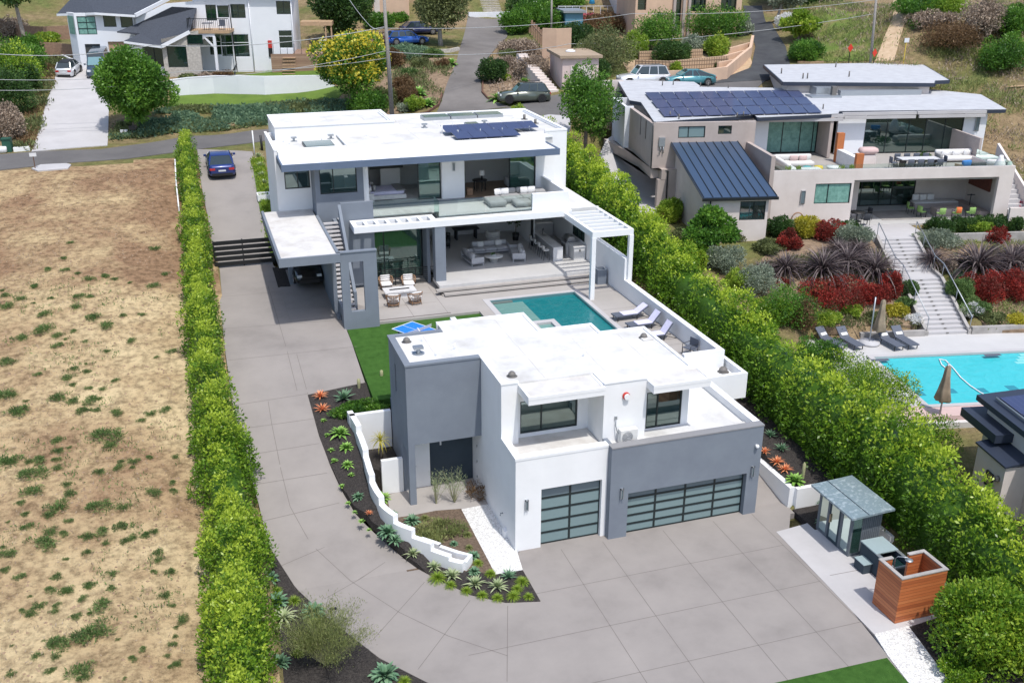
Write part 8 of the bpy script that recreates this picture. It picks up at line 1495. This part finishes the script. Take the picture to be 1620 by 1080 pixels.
# upper floor
t = thing('bed', 'bed with pale lilac cover in the open bedroom', 'bed', (12.2, 63.1, 8.31)); m = MB(); m.box(-1.6, .9, -.95, .95, .08, .34); m.build('frame', M['cream'], t); m = MB(); m.rbox(-1.5, .8, -.9, .9, .34, .58, .08); m.build('mattress', M['lav'], t); m = MB(); m.box(.3, .86, -.93, .93, .58, .62); m.build('throw', M['gsofa'], t); m = MB(); m.rbox(-1.75, -1.6, -.95, .95, 0, 1.1, .04); m.build('headboard', M['cream'], t)
for i, (yy, mm) in enumerate(((-.45, 'lav'), (.45, 'lav'), (-.4, 'gsofa'), (.4, 'cushion'))): m = MB(); m.rbox(-1.5+.3*(i > 1), -1.3+.3*(i > 1), yy-.35, yy+.35, .58, .98, .07); m.build('pillow', M[mm], t)
t = thing('night_stand', 'white bedside cabinet with lamp by the bed', 'cabinet', (10.75, 61.95+.25, 8.31)); m = MB(); m.box(-.25, .25, -.15, .15, 0, .5); m.build('cabinet', M['cushion'], t); m = MB(); m.lathe([(0, .5), (.06, .5), (.05, .7), (.14, .7), (.12, .92), (0, .92)], 0, 0, 12); m.build('lamp_shade', M['cushion'], t)
m = MB(); m.box(12.2, 15.2, 61.9, 64.8, 8.312, 8.325); tag(m.build('rug', M['cream']), 'pale rug under the bed', 'rug')
t = thing('desk', 'black round side table with white lamp in the upper right room', 'table', (18.3, 63.1, 8.31)); m = MB(); m.lathe([(0, .72), (.5, .72), (.5, .66), (0, .66)], 0, 0, 18)
for a in range(0, 360, 45): m.tube([(.4*math.cos(R(a)), .4*math.sin(R(a)), 0), (.4*math.cos(R(a)), .4*math.sin(R(a)), .66)], .025, 5)
m.build('table', M['blacktrim'], t); o = thing('table_lamp', 'white drum lamp on the black side table', 'lamp', (18.45, 63.1, 9.03)); m = MB(); m.lathe([(0, 0), (.08, 0), (.05, .3), (0, .3)], 0, 0, 10); m.build('lamp_base', M['blacktrim'], o); m = MB(); m.lathe([(.2, .3), (.17, .62), (.0, .62)], 0, 0, 14); m.build('lamp_shade', M['cushion'], o)
m = MB(); m.box(17.1, 17.5, 61.95, 62.35, 8.31, 8.75); tag(m.build('wood_stool', M['wood']), 'small orange-brown wooden stool by the open sliding door', 'stool'); m = MB(); m.rbox(20.3, 21.3, 63.2, 64.2, 8.31, 8.95, .1); tag(m.build('armchair', M['lsofa']), 'light armchair behind the sliding glass of the upper right room', 'chair')
t = thing('sectional_sofa', 'grey sectional sofa with striped pillows on the upper deck', 'sofa', (19.9, 59.3, 8.285)); 
for i, (x0, x1, y0, y1, z1) in enumerate(((-2.3, -1.2, -.9, .6, .42), (-1.18, .1, -.2, 1.1, .42), (.12, 1.6, -.2, 1.1, .42), (-.75, .35, -1.35, -.35, .36), (.4, 1.7, -1.3, -.3, .36))): m = MB(); m.rbox(x0, x1, y0, y1, .03, z1, .08); m.build('seat_cushion', M['gsofa'], t)
for x0, x1 in ((-1.15, -.05), (0, 1.1)): m = MB(); m.rbox(x0, x1, .8, 1.1, .40, .75, .08); m.build('back_cushion', M['gsofa'], t)
m = MB(); m.rbox(1.15, 1.85, .4, 1.25, .03, .6, .08); m.build('armrest', M['gsofa'], t)
for x_, r_ in ((-1.3, 20), (-.85, -8), (.45, 5), (.95, -5)): m = MB(); m.rbox(-.25, .25, -.07, .07, 0, .42, .06); m.xf(0, Matrix.Translation((x_, .62, .42)) @ Matrix.Rotation(R(r_), 4, 'Z') @ Matrix.Rotation(R(-15), 4, 'X')); m.build('pillow', M['cushion'], t)
# pool loungers and chairs
def lounger(label, x, y, z, rz, back=35, frame='navy', towel='lav', cat='sun lounger', group=None, name='sun_lounger', pillow=False):
    t = thing(name, label, cat, (x, y, z), rz, group); b = R(back); m = MB()
    m.box(-.32, .32, -1.25, .15, .27, .33); m.build('seat', M[frame], t); m = MB(); m.bar((0, .15, .30), (0, .15+.75*math.cos(b), .30+.75*math.sin(b)), .64, .06); m.build('backrest', M[frame], t)
    for sx in (-.3, .3):
        for sy in (-1.1, .1): m = MB(); m.box(sx-.02, sx+.02, sy-.02, sy+.02, 0, .27); m.build('leg', M['blacktrim'], t)
        m = MB(); m.bar((sx, .12, .27), (sx, .85, .02), .03, .03); m.build('rear_leg', M['blacktrim'], t)
    if towel: m = MB(); m.box(-.28, .28, -.75, .15, .331, .36); m.bar((0, .16, .345), (0, .15+.72*math.cos(b), .36+.72*math.sin(b)), .54, .04); m.build('towel', M[towel], t)
    if pillow: m = MB(); m.rbox(-.22, .22, -.1, .1, 0, .14, .04); m.xf(0, Matrix.Translation((0, .32, .42)) @ Matrix.Rotation(b, 4, 'X')); m.build('pillow', M['cushion'], t)
    return t
GL = 'grey loungers with lilac towels by the wall'
lounger('lounger with lilac towel farthest from the guest house', 23.0, 48.35, 4.0, R(-75-12), 32, group=GL); lounger('lounger with lilac towel in the middle by the pool wall', 23.15, 46.75, 4.0, R(-75-12), 50, group=GL); lounger('lounger with raised back and towel nearest the guest house', 23.05, 45.0, 4.0, R(-75-12), 55, group=GL)
t = thing('patio_armchair', 'low dark metal armchair at the near end of the pool terrace', 'chair', (23.55, 42.5, 4.0), R(-70)); m = MB(); m.box(-.28, .28, -.28, .28, .38, .42); m.build('seat', M['navy'], t); m = MB(); m.box(-.28, .28, .26, .3, .42, .85); m.build('backrest', M['navy'], t)
for sx in (-.28, .28):
    m = MB(); m.tube([(sx, -.28, 0), (sx, -.28, .6), (sx, .28, .62)], .018, 5); m.build('armrest', M['blacktrim'], t)
    for sy in (-.26, .26): m = MB(); m.tube([(sx, sy, 0), (sx, sy, .38)], .018, 5); m.build('leg', M['blacktrim'], t)
# ping-pong table on the lawn
zl = interp(50, [(44, 3.05), (51.7, 3.86)]); t = thing('ping_pong_table', 'bright blue ping-pong table with white lines on the green lawn', 'table', (10.8, 49.1, zl-.1), R(-59)); zt = .76
for s in (-1, 1):
    m = MB(); m.box(min(s*.01, s*1.37), max(s*.01, s*1.37), -.76, .76, zt-.03, zt); o = m.build('table_top', M['ppblue'], t); m = MB(); a, b = sorted((s*.02, s*1.37)); m.box(a, b, -.77, -.73, zt+.001, zt+.006); m.box(a, b, .73, .77, zt+.001, zt+.006); m.box(a, b, -.01, .01, zt+.001, zt+.006); e = sorted((s*1.33, s*1.38)); m.box(e[0], e[1], -.73, .73, zt+.001, zt+.006); m.build('line_marking', M['white'], o)
    for q in (-.6, .6): m = MB(); m.box(s*1.0-.03, s*1.0+.03, q-.03, q+.03, 0, zt-.03); m.build('leg', M['blacktrim'], t)
m = MB(); m.box(-.005, .005, -.9, .9, zt+.01, zt+.16); m.box(-.012, .012, -.9, .9, zt+.14, zt+.17); m.build('net', M['lsofa'], t)
MB.local = False
# ================================================================ neighbour's furniture
FW = lambda x, y, z: tuple(FN.world(x, y, z))
pz = 1.72
for i, (hx, hy, fx, fy, lb) in enumerate(((1308, 522, 1332, 548, 'navy lounger with white pillow, leftmost by the flower bank'), (1338, 521, 1360, 549, 'navy lounger with white pillow, left of the umbrella base'), (1396, 519, 1424, 550, 'navy lounger with white pillow, first right of the umbrella base'), (1420, 517, 1446, 548, 'navy lounger with white pillow, rightmost of the four'))):
    a = P(hx, hy, z=pz+.8); b = P(fx, fy, z=pz+.2); d = Vector((b.x-a.x, b.y-a.y)).normalized(); c = Vector((b.x, b.y))-d*1.2; rz = math.atan2(-d.y, -d.x)-math.pi/2
    if i == 0: L0 = lounger(lb, c.x, c.y, pz, rz, 42, towel=None, group='navy loungers by the turquoise pool', pillow=True)
    else: dup(L0, (c.x, c.y, pz), rz, lb)
def parasol(label, base, top, h, poletop, mat='umb', disc=True, name='closed_parasol'):
    t = thing(name, label, 'parasol', tuple(base)); m = MB(); MB.local = True
    if disc: m.lathe([(0, 0), (.6, 0), (.6, .12), (.1, .16), (0, .16)], 0, 0, 18); m.build('base', M['lsofa'], t); m = MB()
    m.tube([(0, 0, 0), (-.02, 0, poletop)], .045, 8); m.build('pole', M['galv'], t); m = MB(); ox, oy = top; n = 16; prof = [(.05, h), (.12, h-.12), (.16, h*.75), (.26, h*.5), (.36, h*.32), (.30, h*.28)]; v = []
    for r_, z in prof:
        for k in range(n): a = 2*math.pi*k/n; q = r_*(1+.28*math.cos(a*5)); v.append((ox+q*math.cos(a), oy+q*math.sin(a), z))
    m.add(v, [(j*n+i, j*n+(i+1) % n, j*n+n+(i+1) % n, j*n+n+i) for j in range(len(prof)-1) for i in range(n)], 0, True); m.build('canopy', M[mat], t); MB.local = False; return t
parasol('closed beige parasol on a slanted pole between the navy loungers', P(1375, 543, z=pz), (.5, -.1), 2.75, 2.9); a = P(1487, 655, z=1.7); parasol('closed beige parasol standing on the near pool edge', a, (0, .0), 2.7, 2.8, disc=False)
MB.local = True
def nthing(name, label, cat, x, y, z, rz=0, group=None): w_ = FN.world(x, y, z); return thing(name, label, cat, tuple(w_), NBR+rz, group)
dz = 8.16
def chair(name, label, w_, rz, z, mat, group, proto={}):
    k = (name, mat)
    if k not in proto:
        t = thing(name, label, 'chair', (w_.x, w_.y, z), rz, group); m = MB(); m.rbox(-.24, .24, -.24, .24, .40, .47, .02); m.build('seat', M[mat], t); m = MB(); m.rbox(-.24, .24, .2, .26, .47, .88, .02); m.build('backrest', M[mat], t)
        for s in (-1, 1):
            m = MB(); m.tube([(s*.25, -.2, .0), (s*.27, -.2, .64), (s*.27, .22, .66)], .018, 5); m.build('armrest', M['blacktrim'] if mat != 'lime' else M['dkfab'], t)
            for q in (-.2, .22): m = MB(); m.tube([(s*.22, q, 0), (s*.22, q, .4)], .018, 5); m.build('leg', M['blacktrim'], t)
        proto[k] = t; return t
    return dup(proto[k], (w_.x, w_.y, z), rz, label)
t = nthing('dining_table', 'grey outdoor dining table with pale top on the tan house deck', 'table', 12.4, 3.6, dz); m = MB(); m.box(-1.5, 1.5, -.5, .5, .7, .75); m.build('table_top', M['marble'], t)
for s in (-1.2, 1.2): m = MB(); m.box(s-.05, s+.05, -.4, .4, 0, .7); m.build('leg', M['blacktrim'], t)
for i in range(4): chair('dining_chair', ['leftmost', 'second', 'third', 'rightmost'][i]+' dark dining chair on the near side of the deck table', FN.world(11.3+i*.75, 2.75), NBR+R(180), dz, 'navy', 'dark chairs round the deck table')
for i in range(4): chair('dining_chair', ['leftmost', 'second', 'third', 'rightmost'][i]+' dark dining chair on the far side of the deck table', FN.world(11.3+i*.75, 4.45), NBR, dz, 'navy', 'dark chairs round the deck table')
chair('dining_chair', 'dark dining chair at the left end of the deck table', FN.world(10.5, 3.6), NBR+R(90), dz, 'navy', 'dark chairs round the deck table'); chair('dining_chair', 'dark dining chair at the right end of the deck table', FN.world(14.3, 3.6), NBR-R(90), dz, 'navy', 'dark chairs round the deck table')
s1 = nthing('deck_sofa', 'cream corner sofa on the left part of the tan house deck', 'sofa', 3.4, 4.2, dz)
for a in ((-1.6, -.7, -2.2, 1.2), (-.68, 1.4, .3, 1.2), (-.68, 1.0, -2.2, -1.3)): m = MB(); m.rbox(a[0], a[1], a[2], a[3], .06, .42, .07); m.build('seat_cushion', M['cream'], s1)
for a in ((-1.7, -1.4, -2.2, 1.2), (-1.4, 1.4, 1.0, 1.3)): m = MB(); m.rbox(a[0], a[1], a[2], a[3], .42, .85, .07); m.build('back_cushion', M['cream'], s1)
for x_, mm in ((.0, 'pinkstone'), (.7, 'pinkstone')): m = MB(); m.rbox(x_-.3, x_+.3, .82, .98, .42, .8, .05); m.build('pillow', M[mm], s1)
for x_, y_, mm, lb in ((3.7, 3.2, 'teal', 'teal pouf in front of the cream corner sofa'), (4.6, 3.3, 'yellow', 'yellow pouf beside the teal one')): m = MB(); m.lathe([(0, .4), (.3, .38), (.36, .2), (.3, 0), (0, 0)], 0, 0, 14); o = m.build('pouf', M[mm]); o.location = FW(x_, y_, dz); tag(o, lb, 'pouf')
m = MB(); m.lathe([(0, .4), (.5, .4), (.5, .3), (.35, .1), (.3, 0), (0, 0)], 0, 0, 18); o = m.build('round_table', M['cushion']); o.location = FW(5.6, 3.0, dz); tag(o, 'white round drum table on the left deck', 'table')
for x_, lb in ((1.6, 'white trough planter at the left end of the deck edge'), (5.5, 'white trough planter in the middle of the deck edge')):
    t = nthing('trough_planter', lb, 'planter', x_, .65, dz); m = MB(); m.box(-.8, .8, -.2, .2, 0, .5); m.build('trough', M['cushion'], t)
    for i in range(2): b_ = bush('foliage', None, None, 0, 0, 0, .25, .2, .95, M['L_lime'], n=90, leaf=.25, clumps=4, seed=95+i, aspect=.15, up=1.2, low=.45, parent=t); b_.location.x = -.4+i*.8
t = nthing('deck_partition', 'white and orange-tiled cabinet partition in the middle of the deck', 'cabinet', 7.4, 4.5, dz); m = MB(); m.box(-.25, .2, -1.6, 1.6, 0, 1.0); m.build('cabinet', M['cushion'], t); m = MB(); m.box(-.3, .25, -1.95, -1.61, 0, 1.35); m.box(-.3, .25, 1.61, 1.95, 0, 2.2); m.build('pillar', noise_mat('terracotta_render', (.48, .16, .05), (.40, .13, .045), rough=.8), t)
t = nthing('covered_grill', 'grill under a pinkish cover on the deck', 'grill', 9.3, 5.4, dz); m = MB(); m.rbox(-.7, .7, -.4, .4, .7, 1.25, .2); m.build('cover', M['pinkstone'], t); m = MB(); m.box(-.55, .55, -.3, .3, 0, .7); m.build('base', M['ftan'], t)
s2 = nthing('deck_sofa', 'white cushioned sofa in front of the big glass doors', 'sofa', 16.6, 5.6, dz)
m = MB(); m.rbox(-1.6, 1.6, -.45, .45, .1, .42, .08); m.build('seat_cushion', M['cushion'], s2); m = MB(); m.rbox(-1.6, 1.6, .3, .55, .42, .85, .08); m.build('back_cushion', M['cushion'], s2)
for x_ in (-1.5, 1.5): m = MB(); m.rbox(x_-.12, x_+.12, -.45, .45, .1, .65, .06); m.build('armrest', M['gsofa'], s2)
for x_ in (-.9, 0, .9): m = MB(); m.rbox(x_-.3, x_+.3, .12, .28, .42, .8, .06); m.build('pillow', M['cushion'], s2)
t = nthing('deck_table', 'dark low table beside the chair with the blue throw', 'table', 16.9, 2.6, dz); m = MB(); m.box(-.8, .8, -.4, .4, .36, .42); m.build('table_top', M['dkfab'], t)
for s in (-.7, .7): m = MB(); m.box(s-.04, s+.04, -.3, .3, 0, .36); m.build('leg', M['dkfab'], t)
t = nthing('deck_armchair', 'deck armchair draped with a bright blue throw', 'chair', 15.0, 2.0, dz, R(200)); m = MB(); m.rbox(-.35, .35, -.35, .35, .2, .42, .05); m.build('seat', M['cushion'], t); m = MB(); m.rbox(-.35, .35, .25, .4, .42, .85, .05); m.build('backrest', M['cushion'], t)
for s in (-1, 1): m = MB(); m.box(s*.38-.03, s*.38+.03, -.35, .38, 0, .6); m.build('armrest', M['tan_wood'], t)
m = MB(); m.rbox(-.38, .38, .2, .45, .5, .9, .03); m.build('throw', M['bluecloth'], t)
t = nthing('deck_armchair', 'white-cushioned deck armchair near the right end of the deck', 'chair', 18.0-1.2+1.2-.6, 2.4, dz, R(160)) ; m = MB(); m.rbox(-.35, .35, -.35, .35, .2, .42, .05); m.build('seat', M['cushion'], t); m = MB(); m.rbox(-.35, .35, .25, .4, .42, .85, .05); m.build('backrest', M['cushion'], t)
t = nthing('tall_vase', 'tall white teardrop vase at the right end of the deck', 'vase', 17.2, .9, dz); m = MB(); m.lathe([(0, 0), (.3, 0), (.42, .35), (.36, .8), (.16, 1.25), (.12, 1.4), (0, 1.38)], 0, 0, 18); m.build('vase', M['cushion'], t)
a = FN.world(13.9, 5.6, dz); bush('deck_plant', 'round dark green potted plant beside the white deck sofa', 'plant', a.x, a.y, dz, .55, .55, 1.0, M['L_dark'], n=420, leaf=.16, clumps=9, seed=97)
# patio below
pzz = 4.94; s3 = nthing('patio_bench_sofa', 'L-shaped white cushioned bench at the back of the shaded patio', 'sofa', 14.6, 4.3, pzz); m = MB(); m.box(-1.8, 1.8, -.4, .5, 0, .38); m.build('base', M['ftan2'], s3); m = MB(); m.rbox(-1.75, 1.75, -.38, .45, .38, .5, .04); m.build('seat_cushion', M['cushion'], s3)
for x_ in (-1.4, -.8, -.2): m = MB(); m.rbox(x_-.27, x_+.27, .2, .38, .5, .98, .06); m.build('pillow', M['cushion'], s3)
m = MB(); m.box(1.85, 2.6, -3.2, .5, 0, .42); m.build('side_bench', M['ftan2'], s3)
t = nthing('patio_table', 'stone fire-pit table among the green chairs on the shaded patio', 'table', 14.4, 2.1, pzz); m = MB(); m.box(-1.0, 1.0, -.45, .45, .0, .55); m.build('table', M['ftan2'], t)
for x_, y_, r_, lb in ((13.3, .9, 180, 'lime green patio chair left of the orange-draped one'), (15.6, .9, 180, 'lime green patio chair right of the orange-draped one'), (14.5, .85, 180, 'lime green patio chair draped with an orange towel'), (12.2, 1.6, 110, 'green swivel chair at the left end of the patio table, nearer'), (11.9, 2.7, 80, 'green swivel chair at the left end of the patio table, farther')):
    c_ = chair('patio_chair', lb, FN.world(x_, y_), NBR+R(r_), pzz, 'lime', 'green chairs round the stone patio table')
w_ = FN.world(14.5, .62, pzz); m = MB(); m.rbox(-.2, .2, -.08, .08, .5, .93, .03); o = m.build('orange_towel', M['orange']); o.location = w_; o.rotation_euler.z = NBR; tag(o, 'orange towel hung over the middle green chair', 'towel')
t = nthing('bistro_table', 'round dark metal bistro table at the left corner of the patio', 'table', 6.9, .9, pzz); m = MB(); m.lathe([(0, .72), (.55, .72), (.55, .68), (0, .68)], 0, 0, 18); m.build('table_top', M['blacktrim'], t); m = MB(); m.tube([(0, 0, 0), (0, 0, .68)], .04, 6); m.lathe([(0, .05), (.3, .03), (.3, 0), (0, 0)], 0, 0, 12); m.build('pedestal', M['blacktrim'], t)
for x_, y_, r_, lb in ((6.3, 1.7, 30, 'dark metal bistro chair against the patio corner wall'), (7.9, 1.3, -70, 'dark metal bistro chair right of the round table'), (7.1, -.1, 180, 'dark metal bistro chair in front of the round table'), (6.0, .6, 100, 'dark metal bistro chair left of the round table')): chair('bistro_chair', lb, FN.world(x_, y_), NBR+R(r_), pzz, 'dkfab', 'dark bistro chairs')
t = nthing('ring_sculpture', 'brown ring sculpture leaning by the tan house wall', 'sculpture', 1.9, -.35, 5.0); m = MB(); m.tube([(.45*math.cos(a), 0, .5+.55*math.sin(a)) for a in [i*math.pi/12 for i in range(25)]], .05, 6, caps=False); m.build('ring', M['wood'], t)
t = nthing('patio_heater_stand', 'black metal stand with bowl in the shaded patio corner', 'stand', 16.7, 3.0, pzz+.1); m = MB(); m.tube([(0, 0, 0), (0, 0, 1.2)], .03, 6); m.box(-.3, .3, -.03, .03, 1.1, 1.15); m.build('stand', M['blacktrim'], t)
MB.local = False
# ================================================================ street things
def pole(label, px, py, top, r=.16, mat='polewood', arm=None, name='utility_pole', r2=None):
    g = G(px, py); d = (g-Vector((0, 0, CAMH))).length; s = d/FPX; q = P(top[0], top[1], y=g.y); t = thing(name, label, 'pole', tuple(g)); MB.local = True; m = MB(); m.tube([(0, 0, -.3), (q.x-g.x, 0, q.z-g.z)], [r, r2 or r*.75], 10); m.build('pole', M[mat], t)
    if arm: m = MB(); m.bar((q.x-g.x-arm, .15, (q.z-g.z)*.82), (q.x-g.x+arm, .15, (q.z-g.z)*.82), .1, .12); m.build('crossarm', M[mat], t)
    MB.local = False; return t
pole('tall grey wooden utility pole behind the white flat roof', 620, 190, (605, -45), .17); pole('slim pale steel pole beside the tall utility pole', 623, 188, (612, 45), .09, 'galv', r2=.08); pole('grey wooden pole on the hill near the dirt path', 1377, 102, (1388, -20), .15); pole('grey pole by the shrubs at the top of the lane', 872, 56, (873, -10), .13)
def wire(name, label, pts, r=.012, sag=.5):
    m = MB(); 
    for a, b in zip(pts, pts[1:]):
        a, b = Vector(a), Vector(b); n = 14; m.tube([a.lerp(b, k/n)-Vector((0, 0, sag*4*(k/n)*(1-k/n))) for k in range(n+1)], r, 4, caps=False)
    tag(m.build(name, plain('cable_grey', (.42, .44, .45), .5) if 'cable_grey' not in bpy.data.materials else bpy.data.materials['cable_grey']), label, 'cable')
gp = G(620, 190); yy = gp.y
def wp(px, py, y): v = P(px, py, y=y); return (v.x, v.y, v.z)
wire('overhead_cable', 'thick overhead cable running left from the pole past the farmhouse garage', [wp(-60, 80, yy+4), wp(240, 72, yy+2), wp(608, 43, yy)], .03, .6)
wire('overhead_cable', 'upper thin cable crossing the farmhouse driveway', [wp(-60, 124, yy+3), wp(300, 112, yy+2), wp(612, 92, yy)], .022, .4); wire('overhead_cable', 'lower thin cable crossing in front of the round green tree', [wp(-60, 142, yy+3), wp(300, 124, yy+1), wp(614, 80, yy)], .022, .4)
wire('overhead_cable', 'cable running right from the pole across the lane', [wp(612, 82, yy), wp(900, 70, 100), wp(1385, 22, 96)], .028, .6); wire('overhead_cable', 'upper cable to the hill pole across the peach buildings', [wp(608, 45, yy), wp(1000, 22, 102), wp(1386, 0, 96)], .026, .5); wire('overhead_cable', 'curved service cable dropping to the utility pole', [wp(540, -20, yy+8), wp(586, 42, yy+1), wp(608, 44, yy)], .03, .2)
def sign(label, cat, px, py, w_, h_, postpx, mat, name, diamond=False, postmat='blacktrim', th=.05):
    g = G(px, py); s = (g-Vector((0, 0, CAMH))).length/FPX; H_ = postpx*s*1.04; t = thing(name, label, cat, tuple(g)); MB.local = True; m = MB(); m.box(-.03, .03, -.03, .03, -.2, H_); m.build('post', M[postmat], t); m = MB(); W2, H2 = w_*s/2, h_*s/2
    if diamond: v = [(0, -.05, H_-H2), (W2, -.05, H_), (0, -.05, H_+H2), (-W2, -.05, H_)]; m.add(v+[(x, y+th*.6, z) for x, y, z in v], [(0, 1, 2, 3), (7, 6, 5, 4), (0, 4, 5, 1), (1, 5, 6, 2), (2, 6, 7, 3), (3, 7, 4, 0)])
    else: m.box(-W2, W2, -.06, -.03, H_-H2, H_+H2)
    m.build('panel', M[mat], t); MB.local = False; return t
sign('red diamond reflector on a thin post, left of the pole on the hill', 'sign', 1342, 102, 9, 12, 22, 'redrefl', 'reflector_sign', True); sign('red diamond reflector on a thin post, right beside the hill pole', 'sign', 1381, 104, 8, 12, 17, 'redrefl', 'reflector_sign', True); sign('small pale rectangular sign on a leaning yellow post', 'sign', 1429, 100, 8, 6, 30, 'plate', 'path_sign', postmat='yellow')
sign('white-capped marker post at the edge of the dirt lot', 'marker', 56, 268, 9, 5, 20, 'plate', 'marker_post', postmat='rust'); sign('black mailbox on a dark post under the round green tree', 'mailbox', 211, 218, 9, 6, 14, 'blacktrim', 'mailbox', postmat='blacktrim', th=.2); sign('small blue and white yard sign at the street edge', 'sign', 197, 214, 10, 6, 5, 'plate', 'yard_sign')
sign('dark mailbox on a post behind the white flat roof', 'mailbox', 805, 190, 8, 7, 10, 'blacktrim', 'mailbox')
pole('slim white post by the street at the start of the driveway', 403, 246, (399, 207), .05, 'white', name='post', r2=.05); pole('short white post at the far end of the clipped hedge', 286, 236, (285, 215), .05, 'white', name='post', r2=.05); pole('dark lantern post beside the white house corner', 415, 238, (412, 214), .10, 'blacktrim', name='lamp_post', r2=.1)
g = G(13, 240); t = thing('wheelie_bin', 'dark green wheeled bin at the left end of the street', 'bin', tuple(g)); MB.local = True; m = MB(); m.prism([(-.32, -.3), (.32, -.3), (.38, .38), (-.38, .38)], 0, 1.0); m.build('body', M['green_bin'], t); m = MB(); m.box(-.36, .36, -.36, .42, 1.0, 1.07); m.build('lid', M['green_bin'], t); MB.local = False
m = MB(); a, b = G(22, 240), G(48, 238); m.bar((a.x, a.y, a.z+.15), (b.x, b.y, b.z+.15), .3, .35); tag(m.build('curb_block', M['white']), 'white curb block beside the green wheeled bin', 'curb')
g = G(1, 242); m = MB(); m.rbox(g.x-.3, g.x+.5, g.y-.3, g.y+.3, g.z, g.z+.5, .1); tag(m.build('white_rock', M['white']), 'white painted block left of the green wheeled bin', 'block')
t = thing('blue_parasol', 'closed bright blue parasol on the hill terrace', 'parasol', tuple(P(936, 22, z=G(880, 26).z+.2))); MB.local = True; m = MB(); m.tube([(0, 0, 0), (0, 0, 2.6)], .04, 6); m.build('pole', M['galv'], t); m = MB(); m.lathe([(.03, 2.6), (.2, 2.2), (.38, 1.2), (.3, 1.15)], 0, 0, 12); m.build('canopy', plain('sky_blue_canvas', (.06, .42, .75), .8), t); MB.local = False
g = G(525, 985, hD); t = thing('path_light', 'small black path light at the driveway edge of the lower bed', 'light', (g.x, g.y, g.z)); MB.local = True; m = MB(); m.tube([(0, 0, 0), (0, 0, .6)], .03, 6); m.build('post', M['blacktrim'], t); m = MB(); m.box(-.05, .22, -.05, .05, .6, .66); m.build('lamp_head', M['blacktrim'], t); MB.local = False
g = G(846, 36); t = thing('lamp_globe', 'white globe lamp at the head of the old lane', 'lamp', tuple(g)); MB.local = True; m = MB(); m.tube([(0, 0, 0), (0, 0, 2.2)], .05, 6); m.build('post', M['galv'], t); m = MB(); m.blob(0, 0, 2.4, .3, .3, .3); m.build('globe', M['white'], t); MB.local = False
m = MB()
for i in range(9): a = G(838+i*3.5, 52+i*4); m.box(a.x-.12, a.x+.1, a.y-.05, a.y+.05, a.z-.2, a.z+1.7)
a, b = G(838, 52), G(866, 84); m.bar((a.x, a.y+.1, a.z+1.2), (b.x, b.y+.1, b.z+1.2), .06, .12)
tag(m.build('board_fence', M['fence_wood']), 'dark board fence above the dead brush by the lane', 'fence')
m = MB(); a, b = G(277, 238), G(281, 262); 
pxwall('edge_board', 'thin white board along the dirt side of the clipped hedge', [(278, 262), (280, 300), (284, 338)], .5, .08, 'white')
g = G(398, 345, hD); t = thing('boulder_basin', 'pale square basin beside the white house wall', 'basin', (4.85, 72.3, hD(0, 72.3))) ; MB.local = True; m = MB(); m.wall('x', -.5, -.42, -.45, .45, 0, .45); m.wall('x', .42, .5, -.45, .45, 0, .45); m.wall('y', -.45, -.37, -.42, .42, 0, .45); m.wall('y', .37, .45, -.42, .42, 0, .45); m.build('rim', M['white'], t); MB.local = False
